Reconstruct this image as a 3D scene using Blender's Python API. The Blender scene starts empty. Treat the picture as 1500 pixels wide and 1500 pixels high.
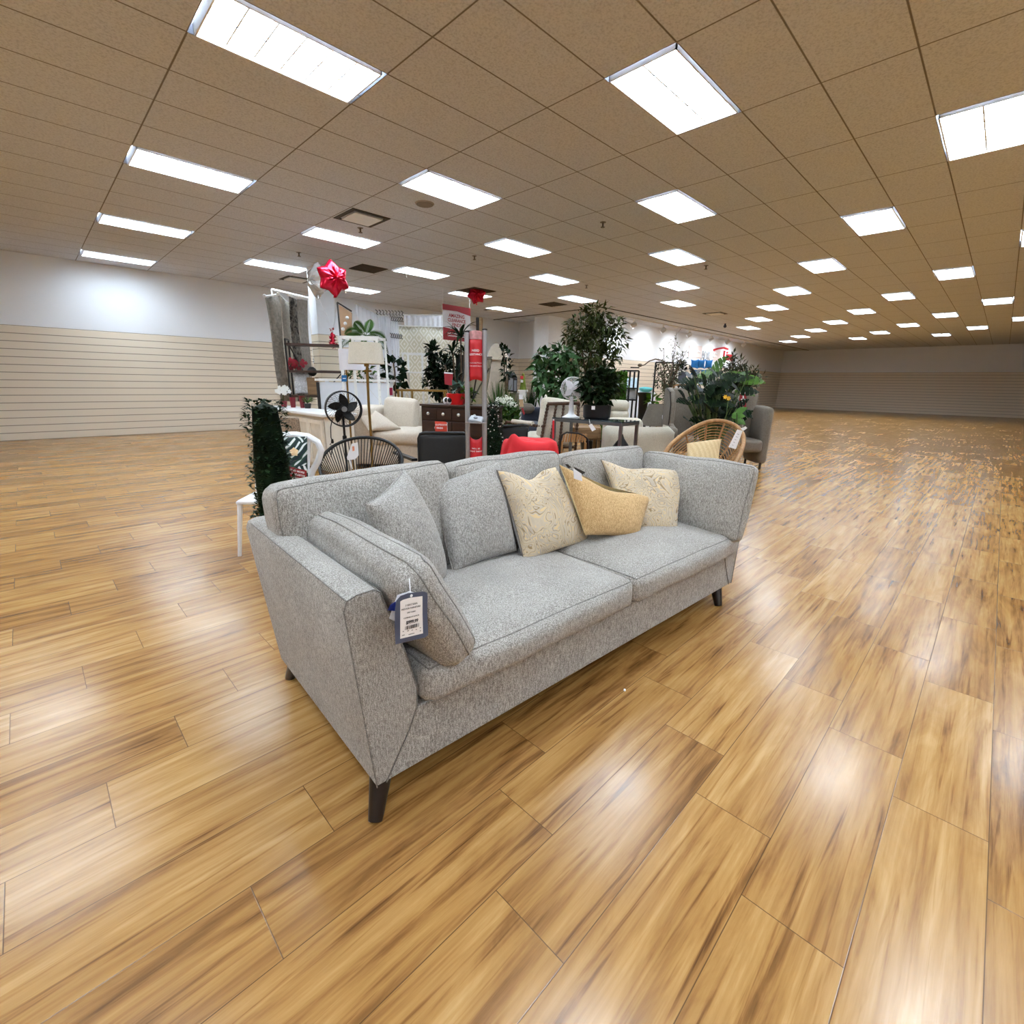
import bpy, bmesh, math, random
from mathutils import Vector, Matrix, Euler, noise
PI = math.pi
C = bpy.context.scene.collection
random.seed(7)

# ---------------------------------------------------------------- the viewpoint
FOC, TH, YAW, ROLL, H = 696.5, .2643, .7833, .0167, 1.32     # focal length in px of the 1500 frame, pitch, heading, roll, eye height
CEIL = H + 2.34
_cy, _sy, _ct, _st = math.cos(YAW), math.sin(YAW), math.cos(TH), math.sin(TH)
def ray(px, py):
    x = (px-750)/FOC; y = (py-750)/FOC
    x, y = math.cos(ROLL)*x + math.sin(ROLL)*y, -math.sin(ROLL)*x + math.cos(ROLL)*y
    fw = _ct - y*_st; dn = y*_ct + _st
    return Vector((fw*_cy + x*_sy, fw*_sy - x*_cy, -dn)), fw
def at(px, py, d):                       # a point seen at that pixel, d metres ahead
    r, fw = ray(px, py); return r*(d/fw) + Vector((0, 0, H))
def atz(px, py, z):                      # ... at height z
    r, fw = ray(px, py); return r*((z-H)/r.z) + Vector((0, 0, H))
def atv(px, py, v):
    r, fw = ray(px, py); return r*(v/r.y) + Vector((0, 0, H))
def atu(px, py, u):
    r, fw = ray(px, py); return r*(u/r.x) + Vector((0, 0, H))
def hz(px, py, d): return at(px, py, d).z
def proj(P):
    u, v, w = P[0], P[1], P[2]-H
    f = u*_cy + v*_sy; l = u*_sy - v*_cy
    zc = f*_ct - w*_st; yc = -w*_ct - f*_st
    if zc <= 0.05: return None
    x = FOC*l/zc; y = FOC*yc/zc
    return 750+math.cos(ROLL)*x-math.sin(ROLL)*y, 750+math.sin(ROLL)*x+math.cos(ROLL)*y
CAMR = YAW - PI/2                        # rotation of things that stand square to the viewer

# ---------------------------------------------------------------- materials
MATS = {}
def _new(name):
    m = bpy.data.materials.new(name); m.use_nodes = True
    nt = m.node_tree; b = nt.nodes['Principled BSDF']
    return m, nt, b
def srgb(r, g, b):
    f = lambda c: c/12.92 if c <= .04045 else ((c+.055)/1.055)**2.4
    return (f(r/255), f(g/255), f(b/255), 1)
def N(nt, t, **k):
    n = nt.nodes.new(t)
    for a, v in k.items():
        if a in n.inputs.keys() if hasattr(n.inputs, 'keys') else False: n.inputs[a].default_value = v
        else: setattr(n, a, v)
    return n
def ramp(nt, stops):
    r = nt.nodes.new('ShaderNodeValToRGB'); e = r.color_ramp.elements
    while len(e) > 1: e.remove(e[-1])
    e[0].position, e[0].color = stops[0]
    for p, c in stops[1:]:
        x = e.new(p); x.color = c
    return r
def math_n(nt, op, a, b=None, c=None):
    n = nt.nodes.new('ShaderNodeMath'); n.operation = op
    for i, v in enumerate((a, b, c)):
        if v is None: continue
        if hasattr(v, 'is_output'): nt.links.new(v, n.inputs[i])
        else: n.inputs[i].default_value = v
    return n.outputs[0]
def coords(nt, scale=(1, 1, 1), world=False):
    if world:
        g = nt.nodes.new('ShaderNodeNewGeometry'); out = g.outputs['Position']
    else:
        g = nt.nodes.new('ShaderNodeTexCoord'); out = g.outputs['Object']
    mp = nt.nodes.new('ShaderNodeMapping'); mp.inputs['Scale'].default_value = scale
    nt.links.new(out, mp.inputs['Vector']); return mp.outputs['Vector']
def noise_n(nt, vec, scale, detail=3, rough=.5, dist=0):
    n = nt.nodes.new('ShaderNodeTexNoise')
    n.inputs['Scale'].default_value = scale; n.inputs['Detail'].default_value = detail
    n.inputs['Roughness'].default_value = rough; n.inputs['Distortion'].default_value = dist
    nt.links.new(vec, n.inputs['Vector']); return n.outputs['Fac']
def bump(nt, b, height, strength=.3, dist=.01):
    n = nt.nodes.new('ShaderNodeBump'); n.inputs['Strength'].default_value = strength; n.inputs['Distance'].default_value = dist
    nt.links.new(height, n.inputs['Height']); nt.links.new(n.outputs['Normal'], b.inputs['Normal'])
def mat(name, col, rough=.6, metal=0, var=.12, scale=12, bmp=0, emit=None, spec=.5, trans=0, alpha=1):
    """plain material with a little procedural variation"""
    if name in MATS: return MATS[name]
    m, nt, b = _new(name)
    col = srgb(*col) if max(col) > 1.001 else (*col, 1)
    b.inputs['Roughness'].default_value = rough; b.inputs['Metallic'].default_value = metal
    b.inputs['Specular IOR Level'].default_value = spec
    if trans: b.inputs['Transmission Weight'].default_value = trans; b.inputs['IOR'].default_value = 1.45
    if var:
        v = coords(nt); f = noise_n(nt, v, scale, 4)
        lo = tuple(c*(1-var) for c in col[:3])+(1,); hi = tuple(min(1, c*(1+var)) for c in col[:3])+(1,)
        r = ramp(nt, [(.3, lo), (.7, hi)]); nt.links.new(f, r.inputs['Fac']); nt.links.new(r.outputs['Color'], b.inputs['Base Color'])
        if bmp: bump(nt, b, noise_n(nt, v, scale*6, 3), bmp, .004)
    else: b.inputs['Base Color'].default_value = col
    if emit:
        b.inputs['Emission Color'].default_value = col; b.inputs['Emission Strength'].default_value = emit
    MATS[name] = m; return m
def fabric(name, dark, mid, light, scale=1.0, bmp=.35):
    """heathered woven cloth: fine mixed yarns, faint long slubs"""
    m, nt, b = _new(name)
    v = coords(nt)
    f1 = noise_n(nt, v, 330*scale, 2, .7)
    v2 = coords(nt, (1, 1, .25)); f2 = noise_n(nt, v2, 210*scale, 2, .6)
    f3 = noise_n(nt, v, 6, 2)
    s = math_n(nt, 'ADD', math_n(nt, 'MULTIPLY', f1, .62), math_n(nt, 'MULTIPLY', f2, .38))
    s = math_n(nt, 'ADD', s, math_n(nt, 'MULTIPLY', math_n(nt, 'SUBTRACT', f3, .5), .08))
    r = ramp(nt, [(.39, srgb(*dark)), (.5, srgb(*mid)), (.61, srgb(*light))])
    nt.links.new(s, r.inputs['Fac']); nt.links.new(r.outputs['Color'], b.inputs['Base Color'])
    b.inputs['Roughness'].default_value = .95; b.inputs['Specular IOR Level'].default_value = .15
    b.inputs['Sheen Weight'].default_value = .15
    h = math_n(nt, 'ADD', math_n(nt, 'MULTIPLY', s, .6), math_n(nt, 'MULTIPLY', noise_n(nt, v, 9, 3, .6, .6), 1.2))
    bump(nt, b, h, bmp, .012)
    MATS[name] = m; return m
def wood(name, dark, light, axis=0, rough=.45, scale=1.0):
    m, nt, b = _new(name)
    sc = [9, 9, 9]; sc[axis] = .9
    v = coords(nt, tuple(s*scale for s in sc))
    f = noise_n(nt, v, 3, 5, .6, .8)
    r = ramp(nt, [(.3, srgb(*dark)), (.7, srgb(*light))])
    nt.links.new(f, r.inputs['Fac']); nt.links.new(r.outputs['Color'], b.inputs['Base Color'])
    b.inputs['Roughness'].default_value = rough
    bump(nt, b, f, .12, .003)
    MATS[name] = m; return m
def leafmat(name, dark, light, rough=.45):
    m, nt, b = _new(name)
    v = coords(nt); f = noise_n(nt, v, 9, 3)
    r = ramp(nt, [(.3, srgb(*dark)), (.7, srgb(*light))])
    nt.links.new(f, r.inputs['Fac']); nt.links.new(r.outputs['Color'], b.inputs['Base Color'])
    b.inputs['Roughness'].default_value = rough; b.inputs['Specular IOR Level'].default_value = .05
    MATS[name] = m; return m

# floor: glossy wood-look planks 0.935 x 0.2345 m, quarter-staggered
def floor_mat():
    m, nt, b = _new('plank_floor')
    g = nt.nodes.new('ShaderNodeNewGeometry'); s = nt.nodes.new('ShaderNodeSeparateXYZ'); nt.links.new(g.outputs['Position'], s.inputs[0])
    u, v = s.outputs[0], s.outputs[1]
    vr = math_n(nt, 'DIVIDE', v, .2345); row = math_n(nt, 'FLOOR', vr); fv = math_n(nt, 'SUBTRACT', vr, row)
    uu = math_n(nt, 'DIVIDE', math_n(nt, 'SUBTRACT', math_n(nt, 'SUBTRACT', u, .201), math_n(nt, 'MULTIPLY', row, .2342)), .9355)
    cell = math_n(nt, 'FLOOR', uu); fu = math_n(nt, 'SUBTRACT', uu, cell)
    cid = nt.nodes.new('ShaderNodeCombineXYZ'); nt.links.new(row, cid.inputs[0]); nt.links.new(cell, cid.inputs[1])
    wn = nt.nodes.new('ShaderNodeTexWhiteNoise'); wn.noise_dimensions = '3D'; nt.links.new(cid.outputs[0], wn.inputs['Vector'])
    rnd = wn.outputs['Value']
    # grain coordinates: stretched along the plank, shifted per plank
    gx = math_n(nt, 'ADD', math_n(nt, 'MULTIPLY', u, 1.5), math_n(nt, 'MULTIPLY', rnd, 37))
    gy = math_n(nt, 'ADD', math_n(nt, 'MULTIPLY', v, 9.5), math_n(nt, 'MULTIPLY', rnd, 91))
    gc = nt.nodes.new('ShaderNodeCombineXYZ'); nt.links.new(gx, gc.inputs[0]); nt.links.new(gy, gc.inputs[1])
    n1 = noise_n(nt, gc.outputs[0], 1.0, 7, .62, 1.2)
    gc2 = nt.nodes.new('ShaderNodeCombineXYZ'); nt.links.new(math_n(nt, 'MULTIPLY', gx, 1.2), gc2.inputs[0]); nt.links.new(math_n(nt, 'MULTIPLY', gy, 5), gc2.inputs[1])
    n2 = noise_n(nt, gc2.outputs[0], 1.3, 3, .6, .3)
    w = nt.nodes.new('ShaderNodeTexWave'); w.wave_type = 'BANDS'; w.bands_direction = 'Y'
    w.inputs['Scale'].default_value = .4; w.inputs['Distortion'].default_value = 11; w.inputs['Detail'].default_value = 3; w.inputs['Detail Scale'].default_value = .7
    nt.links.new(gc.outputs[0], w.inputs['Vector'])
    f = math_n(nt, 'ADD', math_n(nt, 'MULTIPLY', n1, .56), math_n(nt, 'ADD', math_n(nt, 'MULTIPLY', n2, .36), math_n(nt, 'MULTIPLY', w.outputs['Fac'], .08)))
    gc3 = nt.nodes.new('ShaderNodeCombineXYZ'); nt.links.new(math_n(nt, 'MULTIPLY', gx, 1.1), gc3.inputs[0]); nt.links.new(math_n(nt, 'MULTIPLY', gy, 4.2), gc3.inputs[1])
    n5 = noise_n(nt, gc3.outputs[0], 1.0, 4, .55, .9)
    f = math_n(nt, 'SUBTRACT', f, math_n(nt, 'MULTIPLY', math_n(nt, 'MAXIMUM', 0, math_n(nt, 'SUBTRACT', n5, .55)), 1.1))
    f = math_n(nt, 'ADD', math_n(nt, 'ADD', f, .02), math_n(nt, 'MULTIPLY', math_n(nt, 'SUBTRACT', rnd, .5), .13))
    r = ramp(nt, [(.25, srgb(90, 58, 28)), (.38, srgb(132, 91, 47)), (.49, srgb(160, 117, 64)), (.58, srgb(174, 132, 77)), (.74, srgb(196, 158, 104))])
    nt.links.new(f, r.inputs['Fac'])
    # seams
    ev = math_n(nt, 'MULTIPLY', math_n(nt, 'MINIMUM', fv, math_n(nt, 'SUBTRACT', 1, fv)), .2345)
    eu = math_n(nt, 'MULTIPLY', math_n(nt, 'MINIMUM', fu, math_n(nt, 'SUBTRACT', 1, fu)), .9355)
    e = math_n(nt, 'MINIMUM', ev, eu)
    seam = nt.nodes.new('ShaderNodeMapRange'); seam.inputs[1].default_value = .0004; seam.inputs[2].default_value = .0018
    nt.links.new(e, seam.inputs[0])
    mx = nt.nodes.new('ShaderNodeMix'); mx.data_type = 'RGBA'; mx.inputs[6].default_value = srgb(84, 58, 30)
    nt.links.new(seam.outputs[0], mx.inputs[0]); nt.links.new(r.outputs['Color'], mx.inputs[7])
    nt.links.new(mx.outputs[2], b.inputs['Base Color'])
    # scuffs: uneven gloss
    n3 = noise_n(nt, g.outputs['Position'], 2.2, 3, .5)
    rr = nt.nodes.new('ShaderNodeMapRange'); rr.inputs[1].default_value = .3; rr.inputs[2].default_value = .7; rr.inputs[3].default_value = .19; rr.inputs[4].default_value = .27
    nt.links.new(n3, rr.inputs[0]); nt.links.new(rr.outputs[0], b.inputs['Roughness'])
    b.inputs['Specular IOR Level'].default_value = .5
    bump(nt, b, seam.outputs[0], .1, .002)
    return m
def ceiling_mat(u0, v0):
    m, nt, b = _new('ceiling_tile')
    g = nt.nodes.new('ShaderNodeNewGeometry'); s = nt.nodes.new('ShaderNodeSeparateXYZ'); nt.links.new(g.outputs['Position'], s.inputs[0])
    def edge(o, off, per):
        x = math_n(nt, 'DIVIDE', math_n(nt, 'SUBTRACT', o, off), per); fr = math_n(nt, 'FRACT', x)
        return math_n(nt, 'MULTIPLY', math_n(nt, 'MINIMUM', fr, math_n(nt, 'SUBTRACT', 1, fr)), per)
    e = math_n(nt, 'MINIMUM', edge(s.outputs[0], u0, 1.22), edge(s.outputs[1], v0, .605))
    mr = nt.nodes.new('ShaderNodeMapRange'); mr.inputs[1].default_value = .004; mr.inputs[2].default_value = .009; nt.links.new(e, mr.inputs[0])
    sp = noise_n(nt, g.outputs['Position'], 55, 3, .75)
    r = ramp(nt, [(.33, srgb(186, 189, 196)), (.55, srgb(214, 217, 224))]); nt.links.new(sp, r.inputs['Fac'])
    mx = nt.nodes.new('ShaderNodeMix'); mx.data_type = 'RGBA'; mx.inputs[6].default_value = srgb(120, 112, 104)
    nt.links.new(mr.outputs[0], mx.inputs[0]); nt.links.new(r.outputs['Color'], mx.inputs[7]); nt.links.new(mx.outputs[2], b.inputs['Base Color'])
    b.inputs['Roughness'].default_value = .9
    hh = math_n(nt, 'ADD', mr.outputs[0], math_n(nt, 'MULTIPLY', sp, .4)); bump(nt, b, hh, .4, .006)
    return m
def slat_mat(name, col, groove, per=.1, top=2.29, above=(226, 230, 236)):
    """painted wall above, grooved slatwall boards below a given height"""
    m, nt, b = _new(name)
    g = nt.nodes.new('ShaderNodeNewGeometry'); s = nt.nodes.new('ShaderNodeSeparateXYZ'); nt.links.new(g.outputs['Position'], s.inputs[0])
    z = s.outputs[2]
    fr = math_n(nt, 'FRACT', math_n(nt, 'DIVIDE', z, per))
    gr = math_n(nt, 'LESS_THAN', fr, .1)
    mx = nt.nodes.new('ShaderNodeMix'); mx.data_type = 'RGBA'; mx.inputs[6].default_value = srgb(*col); mx.inputs[7].default_value = srgb(*groove); nt.links.new(gr, mx.inputs[0])
    ab = math_n(nt, 'GREATER_THAN', z, top)
    mx2 = nt.nodes.new('ShaderNodeMix'); mx2.data_type = 'RGBA'; mx2.inputs[7].default_value = srgb(*above)
    nt.links.new(ab, mx2.inputs[0]); nt.links.new(mx.outputs[2], mx2.inputs[6]); nt.links.new(mx2.outputs[2], b.inputs['Base Color'])
    b.inputs['Roughness'].default_value = .7
    bump(nt, b, math_n(nt, 'MAXIMUM', math_n(nt, 'SUBTRACT', 1, gr), ab), .5, .01)
    return m

# ---------------------------------------------------------------- mesh helpers
class B:
    """collects shapes; build() links them as ONE mesh object"""
    def __init__(s): s.bm = bmesh.new()
    def box(s, c, d, rot=None, taper=None):
        M = Matrix.Translation(Vector(c))
        if rot: M = M @ Euler(rot).to_matrix().to_4x4()
        vs = []
        for z in (-.5, .5):
            for (x, y) in ((-.5, -.5), (.5, -.5), (.5, .5), (-.5, .5)):
                t = taper if (taper and z < 0) else 1
                vs.append(s.bm.verts.new(M @ Vector((x*d[0]*t, y*d[1]*t, z*d[2]))))
        for f in ((3, 2, 1, 0), (4, 5, 6, 7), (0, 1, 5, 4), (1, 2, 6, 5), (2, 3, 7, 6), (3, 0, 4, 7)):
            s.bm.faces.new([vs[i] for i in f])
        return s
    def prism(s, poly, axis, a, b_):
        """poly: 2D outline; extruded along axis (0,1,2) from a to b_"""
        def P(p, t):
            q = list(p); q.insert(axis, t); return Vector(q)
        A = [s.bm.verts.new(P(p, a)) for p in poly]; D = [s.bm.verts.new(P(p, b_)) for p in poly]
        n = len(poly)
        s.bm.faces.new(A); s.bm.faces.new(D[::-1])
        for i in range(n): s.bm.faces.new((A[i], D[i], D[(i+1) % n], A[(i+1) % n]))
        return s
    def tube(s, pts, r, seg=8, closed=False, flat=1.0):
        pts = [Vector(p) for p in pts]; n = len(pts)
        rs = r if isinstance(r, (list, tuple)) else [r]*n
        rings = []; prev = None
        for i, p in enumerate(pts):
            if closed: t = pts[(i+1) % n]-pts[i-1]
            else: t = pts[min(i+1, n-1)]-pts[max(i-1, 0)]
            if t.length < 1e-9: t = Vector((0, 0, 1))
            t.normalize()
            if prev is None:
                a = Vector((0, 0, 1)) if abs(t.z) < .9 else Vector((1, 0, 0))
                x = t.cross(a).normalized()
            else:
                x = prev-t*prev.dot(t)
                x = x.normalized() if x.length > 1e-6 else t.orthogonal().normalized()
            prev = x; y = t.cross(x)
            rings.append([s.bm.verts.new(p+(x*math.cos(2*PI*k/seg)*flat+y*math.sin(2*PI*k/seg))*rs[i]) for k in range(seg)])
        m = n if closed else n-1
        for i in range(m):
            a, b_ = rings[i], rings[(i+1) % n]
            for k in range(seg): s.bm.faces.new((a[k], a[(k+1) % seg], b_[(k+1) % seg], b_[k]))
        if not closed:
            s.bm.faces.new(rings[0][::-1]); s.bm.faces.new(rings[-1])
        return s
    def lathe(s, prof, c=(0, 0, 0), seg=24, sx=1, sy=1, M=None):
        """prof: (radius, z) from bottom to top; closed at both ends"""
        c = Vector(c); rings = []
        for r, z in prof:
            if r < 1e-5: rings.append([s.bm.verts.new(c+Vector((0, 0, z)))])
            else: rings.append([s.bm.verts.new(c+Vector((r*math.cos(2*PI*k/seg)*sx, r*math.sin(2*PI*k/seg)*sy, z))) for k in range(seg)])
        for a, b_ in zip(rings, rings[1:]):
            for k in range(seg):
                k2 = (k+1) % seg
                q = []
                for v in (a[k % len(a)], a[k2 % len(a)], b_[k2 % len(b_)], b_[k % len(b_)]):
                    if v not in q: q.append(v)
                if len(q) > 2: s.bm.faces.new(q)
        if len(rings[0]) > 1: s.bm.faces.new(rings[0][::-1])
        if len(rings[-1]) > 1: s.bm.faces.new(rings[-1])
        if M is not None:
            for rg in rings:
                for v in rg: v.co = M @ v.co
        return s
    def ball(s, c, r, seg=12, sz=1):
        pr = [(math.sin(PI*i/8)*r if 0 < i < 8 else 0, -math.cos(PI*i/8)*r*sz) for i in range(9)]
        return s.lathe(pr, c, seg)
    def face(s, pts):
        s.bm.faces.new([s.bm.verts.new(Vector(p)) for p in pts]); return s
    def grid(s, fn, nu, nv, closed_u=False):
        g = [[s.bm.verts.new(Vector(fn(i/nu, j/nv))) for j in range(nv+1)] for i in range(nu if closed_u else nu+1)]
        k = len(g)
        for i in range(nu):
            for j in range(nv): s.bm.faces.new((g[i % k][j], g[(i+1) % k][j], g[(i+1) % k][j+1], g[i % k][j+1]))
        return s
    def leaf(s, p, d, n, L, W, droop=0.15):
        p = Vector(p); d = Vector(d).normalized(); sd = d.cross(Vector(n))
        if sd.length < 1e-4: sd = d.orthogonal()
        sd.normalize(); up = sd.cross(d)
        m = p+d*L*.45; t = p+d*L-up*L*droop
        a, b_, c, e, f = [s.bm.verts.new(q) for q in (p, m+sd*W*.5+up*W*.12, t, m-sd*W*.5+up*W*.12, m)]
        s.bm.faces.new((a, f, c, b_)); s.bm.faces.new((a, e, c, f)); return s
    def cloud(s, c, r, n, L, W, rng, hollow=.35, droop=.2, up=.2):
        c = Vector(c)
        for _ in range(n):
            while True:
                q = Vector((rng.uniform(-1, 1), rng.uniform(-1, 1), rng.uniform(-1, 1)))
                if hollow < q.length <= 1: break
            p = c+Vector((q.x*r[0], q.y*r[1], q.z*r[2]))
            d = (q.normalized()+Vector((rng.gauss(0, .6), rng.gauss(0, .6), rng.gauss(0, .6)+up)))
            if d.length < .1: d = Vector((0, 0, 1))
            k = rng.uniform(.7, 1.25)
            s.leaf(p, d, (rng.gauss(0, .5), rng.gauss(0, .5), 1), L*k, W*k, droop)
        return s
    def strap(s, p, az, L, W, rise, droop, seg=7):
        """long arching leaf"""
        p = Vector(p); dx = Vector((math.cos(az), math.sin(az), 0)); sd = Vector((-math.sin(az), math.cos(az), 0)); prev = None
        for i in range(seg+1):
            t = i/seg
            q = p+dx*L*(t*.85)+Vector((0, 0, L*(rise*t-droop*t*t)))
            w = W*(.35+1.3*t if t < .4 else (1-t)/.6*.87+.02)*.5
            cur = [s.bm.verts.new(q+sd*w+Vector((0, 0, w*.35))), s.bm.verts.new(q), s.bm.verts.new(q-sd*w+Vector((0, 0, w*.35)))]
            if prev:
                s.bm.faces.new((prev[0], prev[1], cur[1], cur[0])); s.bm.faces.new((prev[1], prev[2], cur[2], cur[1]))
            prev = cur
        return s
    @staticmethod
    def rmap(q, size, r, bulge, wob, seed):
        """cube coordinate (-1..1)^3 -> point of a soft rounded box"""
        h = [d/2 for d in size]
        p = Vector([q[a]*h[a] for a in range(3)])
        core = Vector([max(-(h[a]-r), min(h[a]-r, p[a])) for a in range(3)]); d = p-core
        if d.length > 1e-6: d = d.normalized()*max(abs(x) for x in d)
        p = core+d
        for a in range(3):
            o = [x for x in range(3) if x != a]
            p[a] += math.copysign(bulge[a]*max(0, 1-q[o[0]]**2)*max(0, 1-q[o[1]]**2), q[a])*abs(q[a])
        if wob: p += noise.noise_vector(p*5+Vector((seed, seed*2, 0)))*wob
        return p
    def rbox(s, size, r, bulge=(0, 0, 0), M=None, n=14, wob=0, seed=0):
        """soft box: rounded edges, puffed faces"""
        vs = {}; M = M or Matrix.Identity(4)
        def vert(i, j, k):
            if (i, j, k) not in vs:
                q = [math.copysign(abs(2*t/n-1)**.8, 2*t/n-1) for t in (i, j, k)]
                vs[(i, j, k)] = s.bm.verts.new(M @ B.rmap(q, size, r, bulge, wob, seed))
            return vs[(i, j, k)]
        for a in range(3):
            for e in (0, n):
                for i in range(n):
                    for j in range(n):
                        def ix(x, y):
                            l = [x, y]; l.insert(a, e); return tuple(l)
                        f = [vert(*ix(i, j)), vert(*ix(i+1, j)), vert(*ix(i+1, j+1)), vert(*ix(i, j+1))]
                        if e == 0: f = f[::-1]
                        s.bm.faces.new(f)
        return s
    def build(s, name, m, parent=None, smooth=True, loc=None, rz=0, bevel=0, sub=0, ang=40):
        bmesh.ops.remove_doubles(s.bm, verts=s.bm.verts, dist=1e-6)
        bmesh.ops.recalc_face_normals(s.bm, faces=s.bm.faces) if not getattr(s, 'raw', False) else None
        me = bpy.data.meshes.new(name); s.bm.to_mesh(me); s.bm.free()
        return link(name, me, m, parent, smooth, loc, rz, bevel, sub, ang)
def link(name, me, m, parent=None, smooth=True, loc=None, rz=0, bevel=0, sub=0, ang=40):
    for x in (m if isinstance(m, (list, tuple)) else [m]): me.materials.append(x)
    o = bpy.data.objects.new(name, me); C.objects.link(o)
    if smooth:
        for p in me.polygons: p.use_smooth = True
        try: me.set_sharp_from_angle(angle=math.radians(ang))
        except Exception: pass
    if parent: o.parent = parent
    if loc is not None: o.location = loc
    if rz: o.rotation_euler = (0, 0, rz)
    if bevel:
        b = o.modifiers.new('Bevel', 'BEVEL'); b.width = bevel; b.segments = 3; b.limit_method = 'ANGLE'; b.angle_limit = math.radians(35)
    if sub:
        q = o.modifiers.new('Sub', 'SUBSURF'); q.levels = sub; q.render_levels = sub
    return o
def thing(name, label, cat, loc=(0, 0, 0), rz=0, group=None):
    o = bpy.data.objects.new(name, None); C.objects.link(o); o.empty_display_size = .1
    o.location = (loc[0], loc[1], loc[2] if len(loc) > 2 else 0); o.rotation_euler = (0, 0, rz)
    return tag(o, label, cat, group)
def tag(o, label, cat, group=None, kind=None):
    o['label'] = label; o['category'] = cat
    if group: o['group'] = group
    if kind: o['kind'] = kind
    return o
def part(name, b, m, parent, label=None, **k):
    o = b.build(name, m, parent, **k)
    if label: o['label'] = label
    return o
def struct(name, b, m, **k):
    o = b.build(name, m, None, **k); o['kind'] = 'structure'
    o['label'] = k.get('label', ''); del o['label']
    return o
def free(name, b, m, label, cat, group=None, rz=0, base=None, **k):
    """a top-level thing that is one mesh: origin moved to the centre of its base; coordinates given in world axes"""
    bm = b.bm
    xs = [v.co.x for v in bm.verts]; ys = [v.co.y for v in bm.verts]; zs = [v.co.z for v in bm.verts]
    o = Vector(((min(xs)+max(xs))/2, (min(ys)+max(ys))/2, min(zs)))
    for v in bm.verts: v.co -= o
    ob = b.build(name, m, None, loc=o, **k)
    return tag(ob, label, cat, group)
def text(body, size, m, parent, loc, rot=(PI/2, 0, 0), name='lettering', align='CENTER', depth=.0008, bold=0, sx=1):
    cu = bpy.data.curves.new(name, 'FONT'); cu.body = body; cu.size = size; cu.align_x = align; cu.align_y = 'CENTER'
    cu.extrude = depth; cu.offset = bold; cu.resolution_u = 3
    t = bpy.data.objects.new('tmp', cu); C.objects.link(t)
    dg = bpy.context.evaluated_depsgraph_get()
    me = bpy.data.meshes.new_from_object(t.evaluated_get(dg)); bpy.data.objects.remove(t); bpy.data.curves.remove(cu)
    R = Euler(rot).to_matrix().to_4x4() @ Matrix.Diagonal((sx, 1, 1, 1)); me.transform(R); me.name = name
    return link(name, me, m, parent, False, loc)
def copy_tree(o, parent=None):
    c = o.copy(); C.objects.link(c); c.parent = parent
    for ch in [x for x in bpy.data.objects if x.parent == o]: copy_tree(ch, c)
    return c
def circ(c, r, n=24, ax=1, a0=0, a1=2*PI, rx=1, rz_=1):
    """points of a circle in the plane whose normal is axis ax"""
    out = []
    full = abs(a1-a0-2*PI) < 1e-6
    for k in range(n if full else n+1):
        a = a0+(a1-a0)*k/n; p = [r*math.cos(a)*rx, r*math.sin(a)*rz_]; p.insert(ax, 0)
        out.append(Vector(c)+Vector(p))
    return out
EXPOSURE = 1.12; TUBE = 12.0; SPOT = 42
# ================================================================ camera
cam = bpy.data.cameras.new('camera'); cam.sensor_fit = 'HORIZONTAL'; cam.sensor_width = 36; cam.lens = 36*FOC/1500
cam.clip_start = .02; cam.clip_end = 200
co = bpy.data.objects.new('camera', cam); C.objects.link(co); bpy.context.scene.camera = co
F = Vector((_cy*_ct, _sy*_ct, -_st)); R0 = Vector((_sy, -_cy, 0)); D0 = -(R0.cross(F))
R1 = math.cos(ROLL)*R0-math.sin(ROLL)*D0; D1 = math.sin(ROLL)*R0+math.cos(ROLL)*D0
co.matrix_world = Matrix(((R1.x, -D1.x, -F.x, 0), (R1.y, -D1.y, -F.y, 0), (R1.z, -D1.z, -F.z, H), (0, 0, 0, 1)))
sc = bpy.context.scene
sc.view_settings.view_transform = 'Standard'; sc.view_settings.look = 'None'; sc.view_settings.gamma = 1; sc.view_settings.use_curve_mapping = False
sc.view_settings.exposure = EXPOSURE
w = bpy.data.worlds.new('world'); w.use_nodes = True; w.node_tree.nodes['Background'].inputs[0].default_value = (.8, .85, .9, 1); w.node_tree.nodes['Background'].inputs[1].default_value = .3; sc.world = w
sc.cycles.max_bounces = 8; sc.cycles.diffuse_bounces = 5; sc.cycles.use_denoising = True
sc.cycles.caustics_reflective = False; sc.cycles.caustics_refractive = False
sc.cycles.sample_clamp_indirect = 6

# ================================================================ the building
M_floor = floor_mat(); U0, V0, PU, PV = 8.5686, 5.1393, 1.22, .6047
M_ceil = ceiling_mat(U0, V0)
M_wall = mat('white_wall_paint', (236, 240, 246), .75, var=.02)
M_slat = slat_mat('slatwall', (226, 214, 196), (150, 138, 122), per=.152, top=2.29, above=(236, 240, 246))
M_colslat = slat_mat('column_slatwall', (228, 217, 196), (150, 138, 120), per=.152, top=2.29, above=(236, 240, 246))
UL, UR, VF, VB, VR = -5, 36, -8, 14.3, 10.78
struct('floor', B().box(((UL+UR)/2, (VF+VB)/2, -.05), (UR-UL+.4, VB-VF+1.6, .1)), M_floor, smooth=False)
struct('ceiling', B().box(((UL+UR)/2, (VF+VB)/2, CEIL+.1), (UR-UL+.4, VB-VF+1.6, .02)), M_ceil, smooth=False)
def wallbox(name, a, b, m=M_slat):
    x0, y0, x1, y1 = *a, *b
    struct(name, B().box(((x0+x1)/2, (y0+y1)/2, (CEIL+.1)/2), (abs(x1-x0), abs(y1-y0), CEIL+.1)), m, smooth=False)
wallbox('wall_back', (UL, VB), (14.6, VB+.15)); wallbox('wall_side', (14.6, 12.6), (14.75, VB+.15))
wallbox('wall_return', (15.3, VR), (15.45, 12.6)); wallbox('wall_right', (15.3, VR), (UR, VR+.15)); wallbox('wall_link', (14.6, 12.5), (15.45, 12.65))
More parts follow.
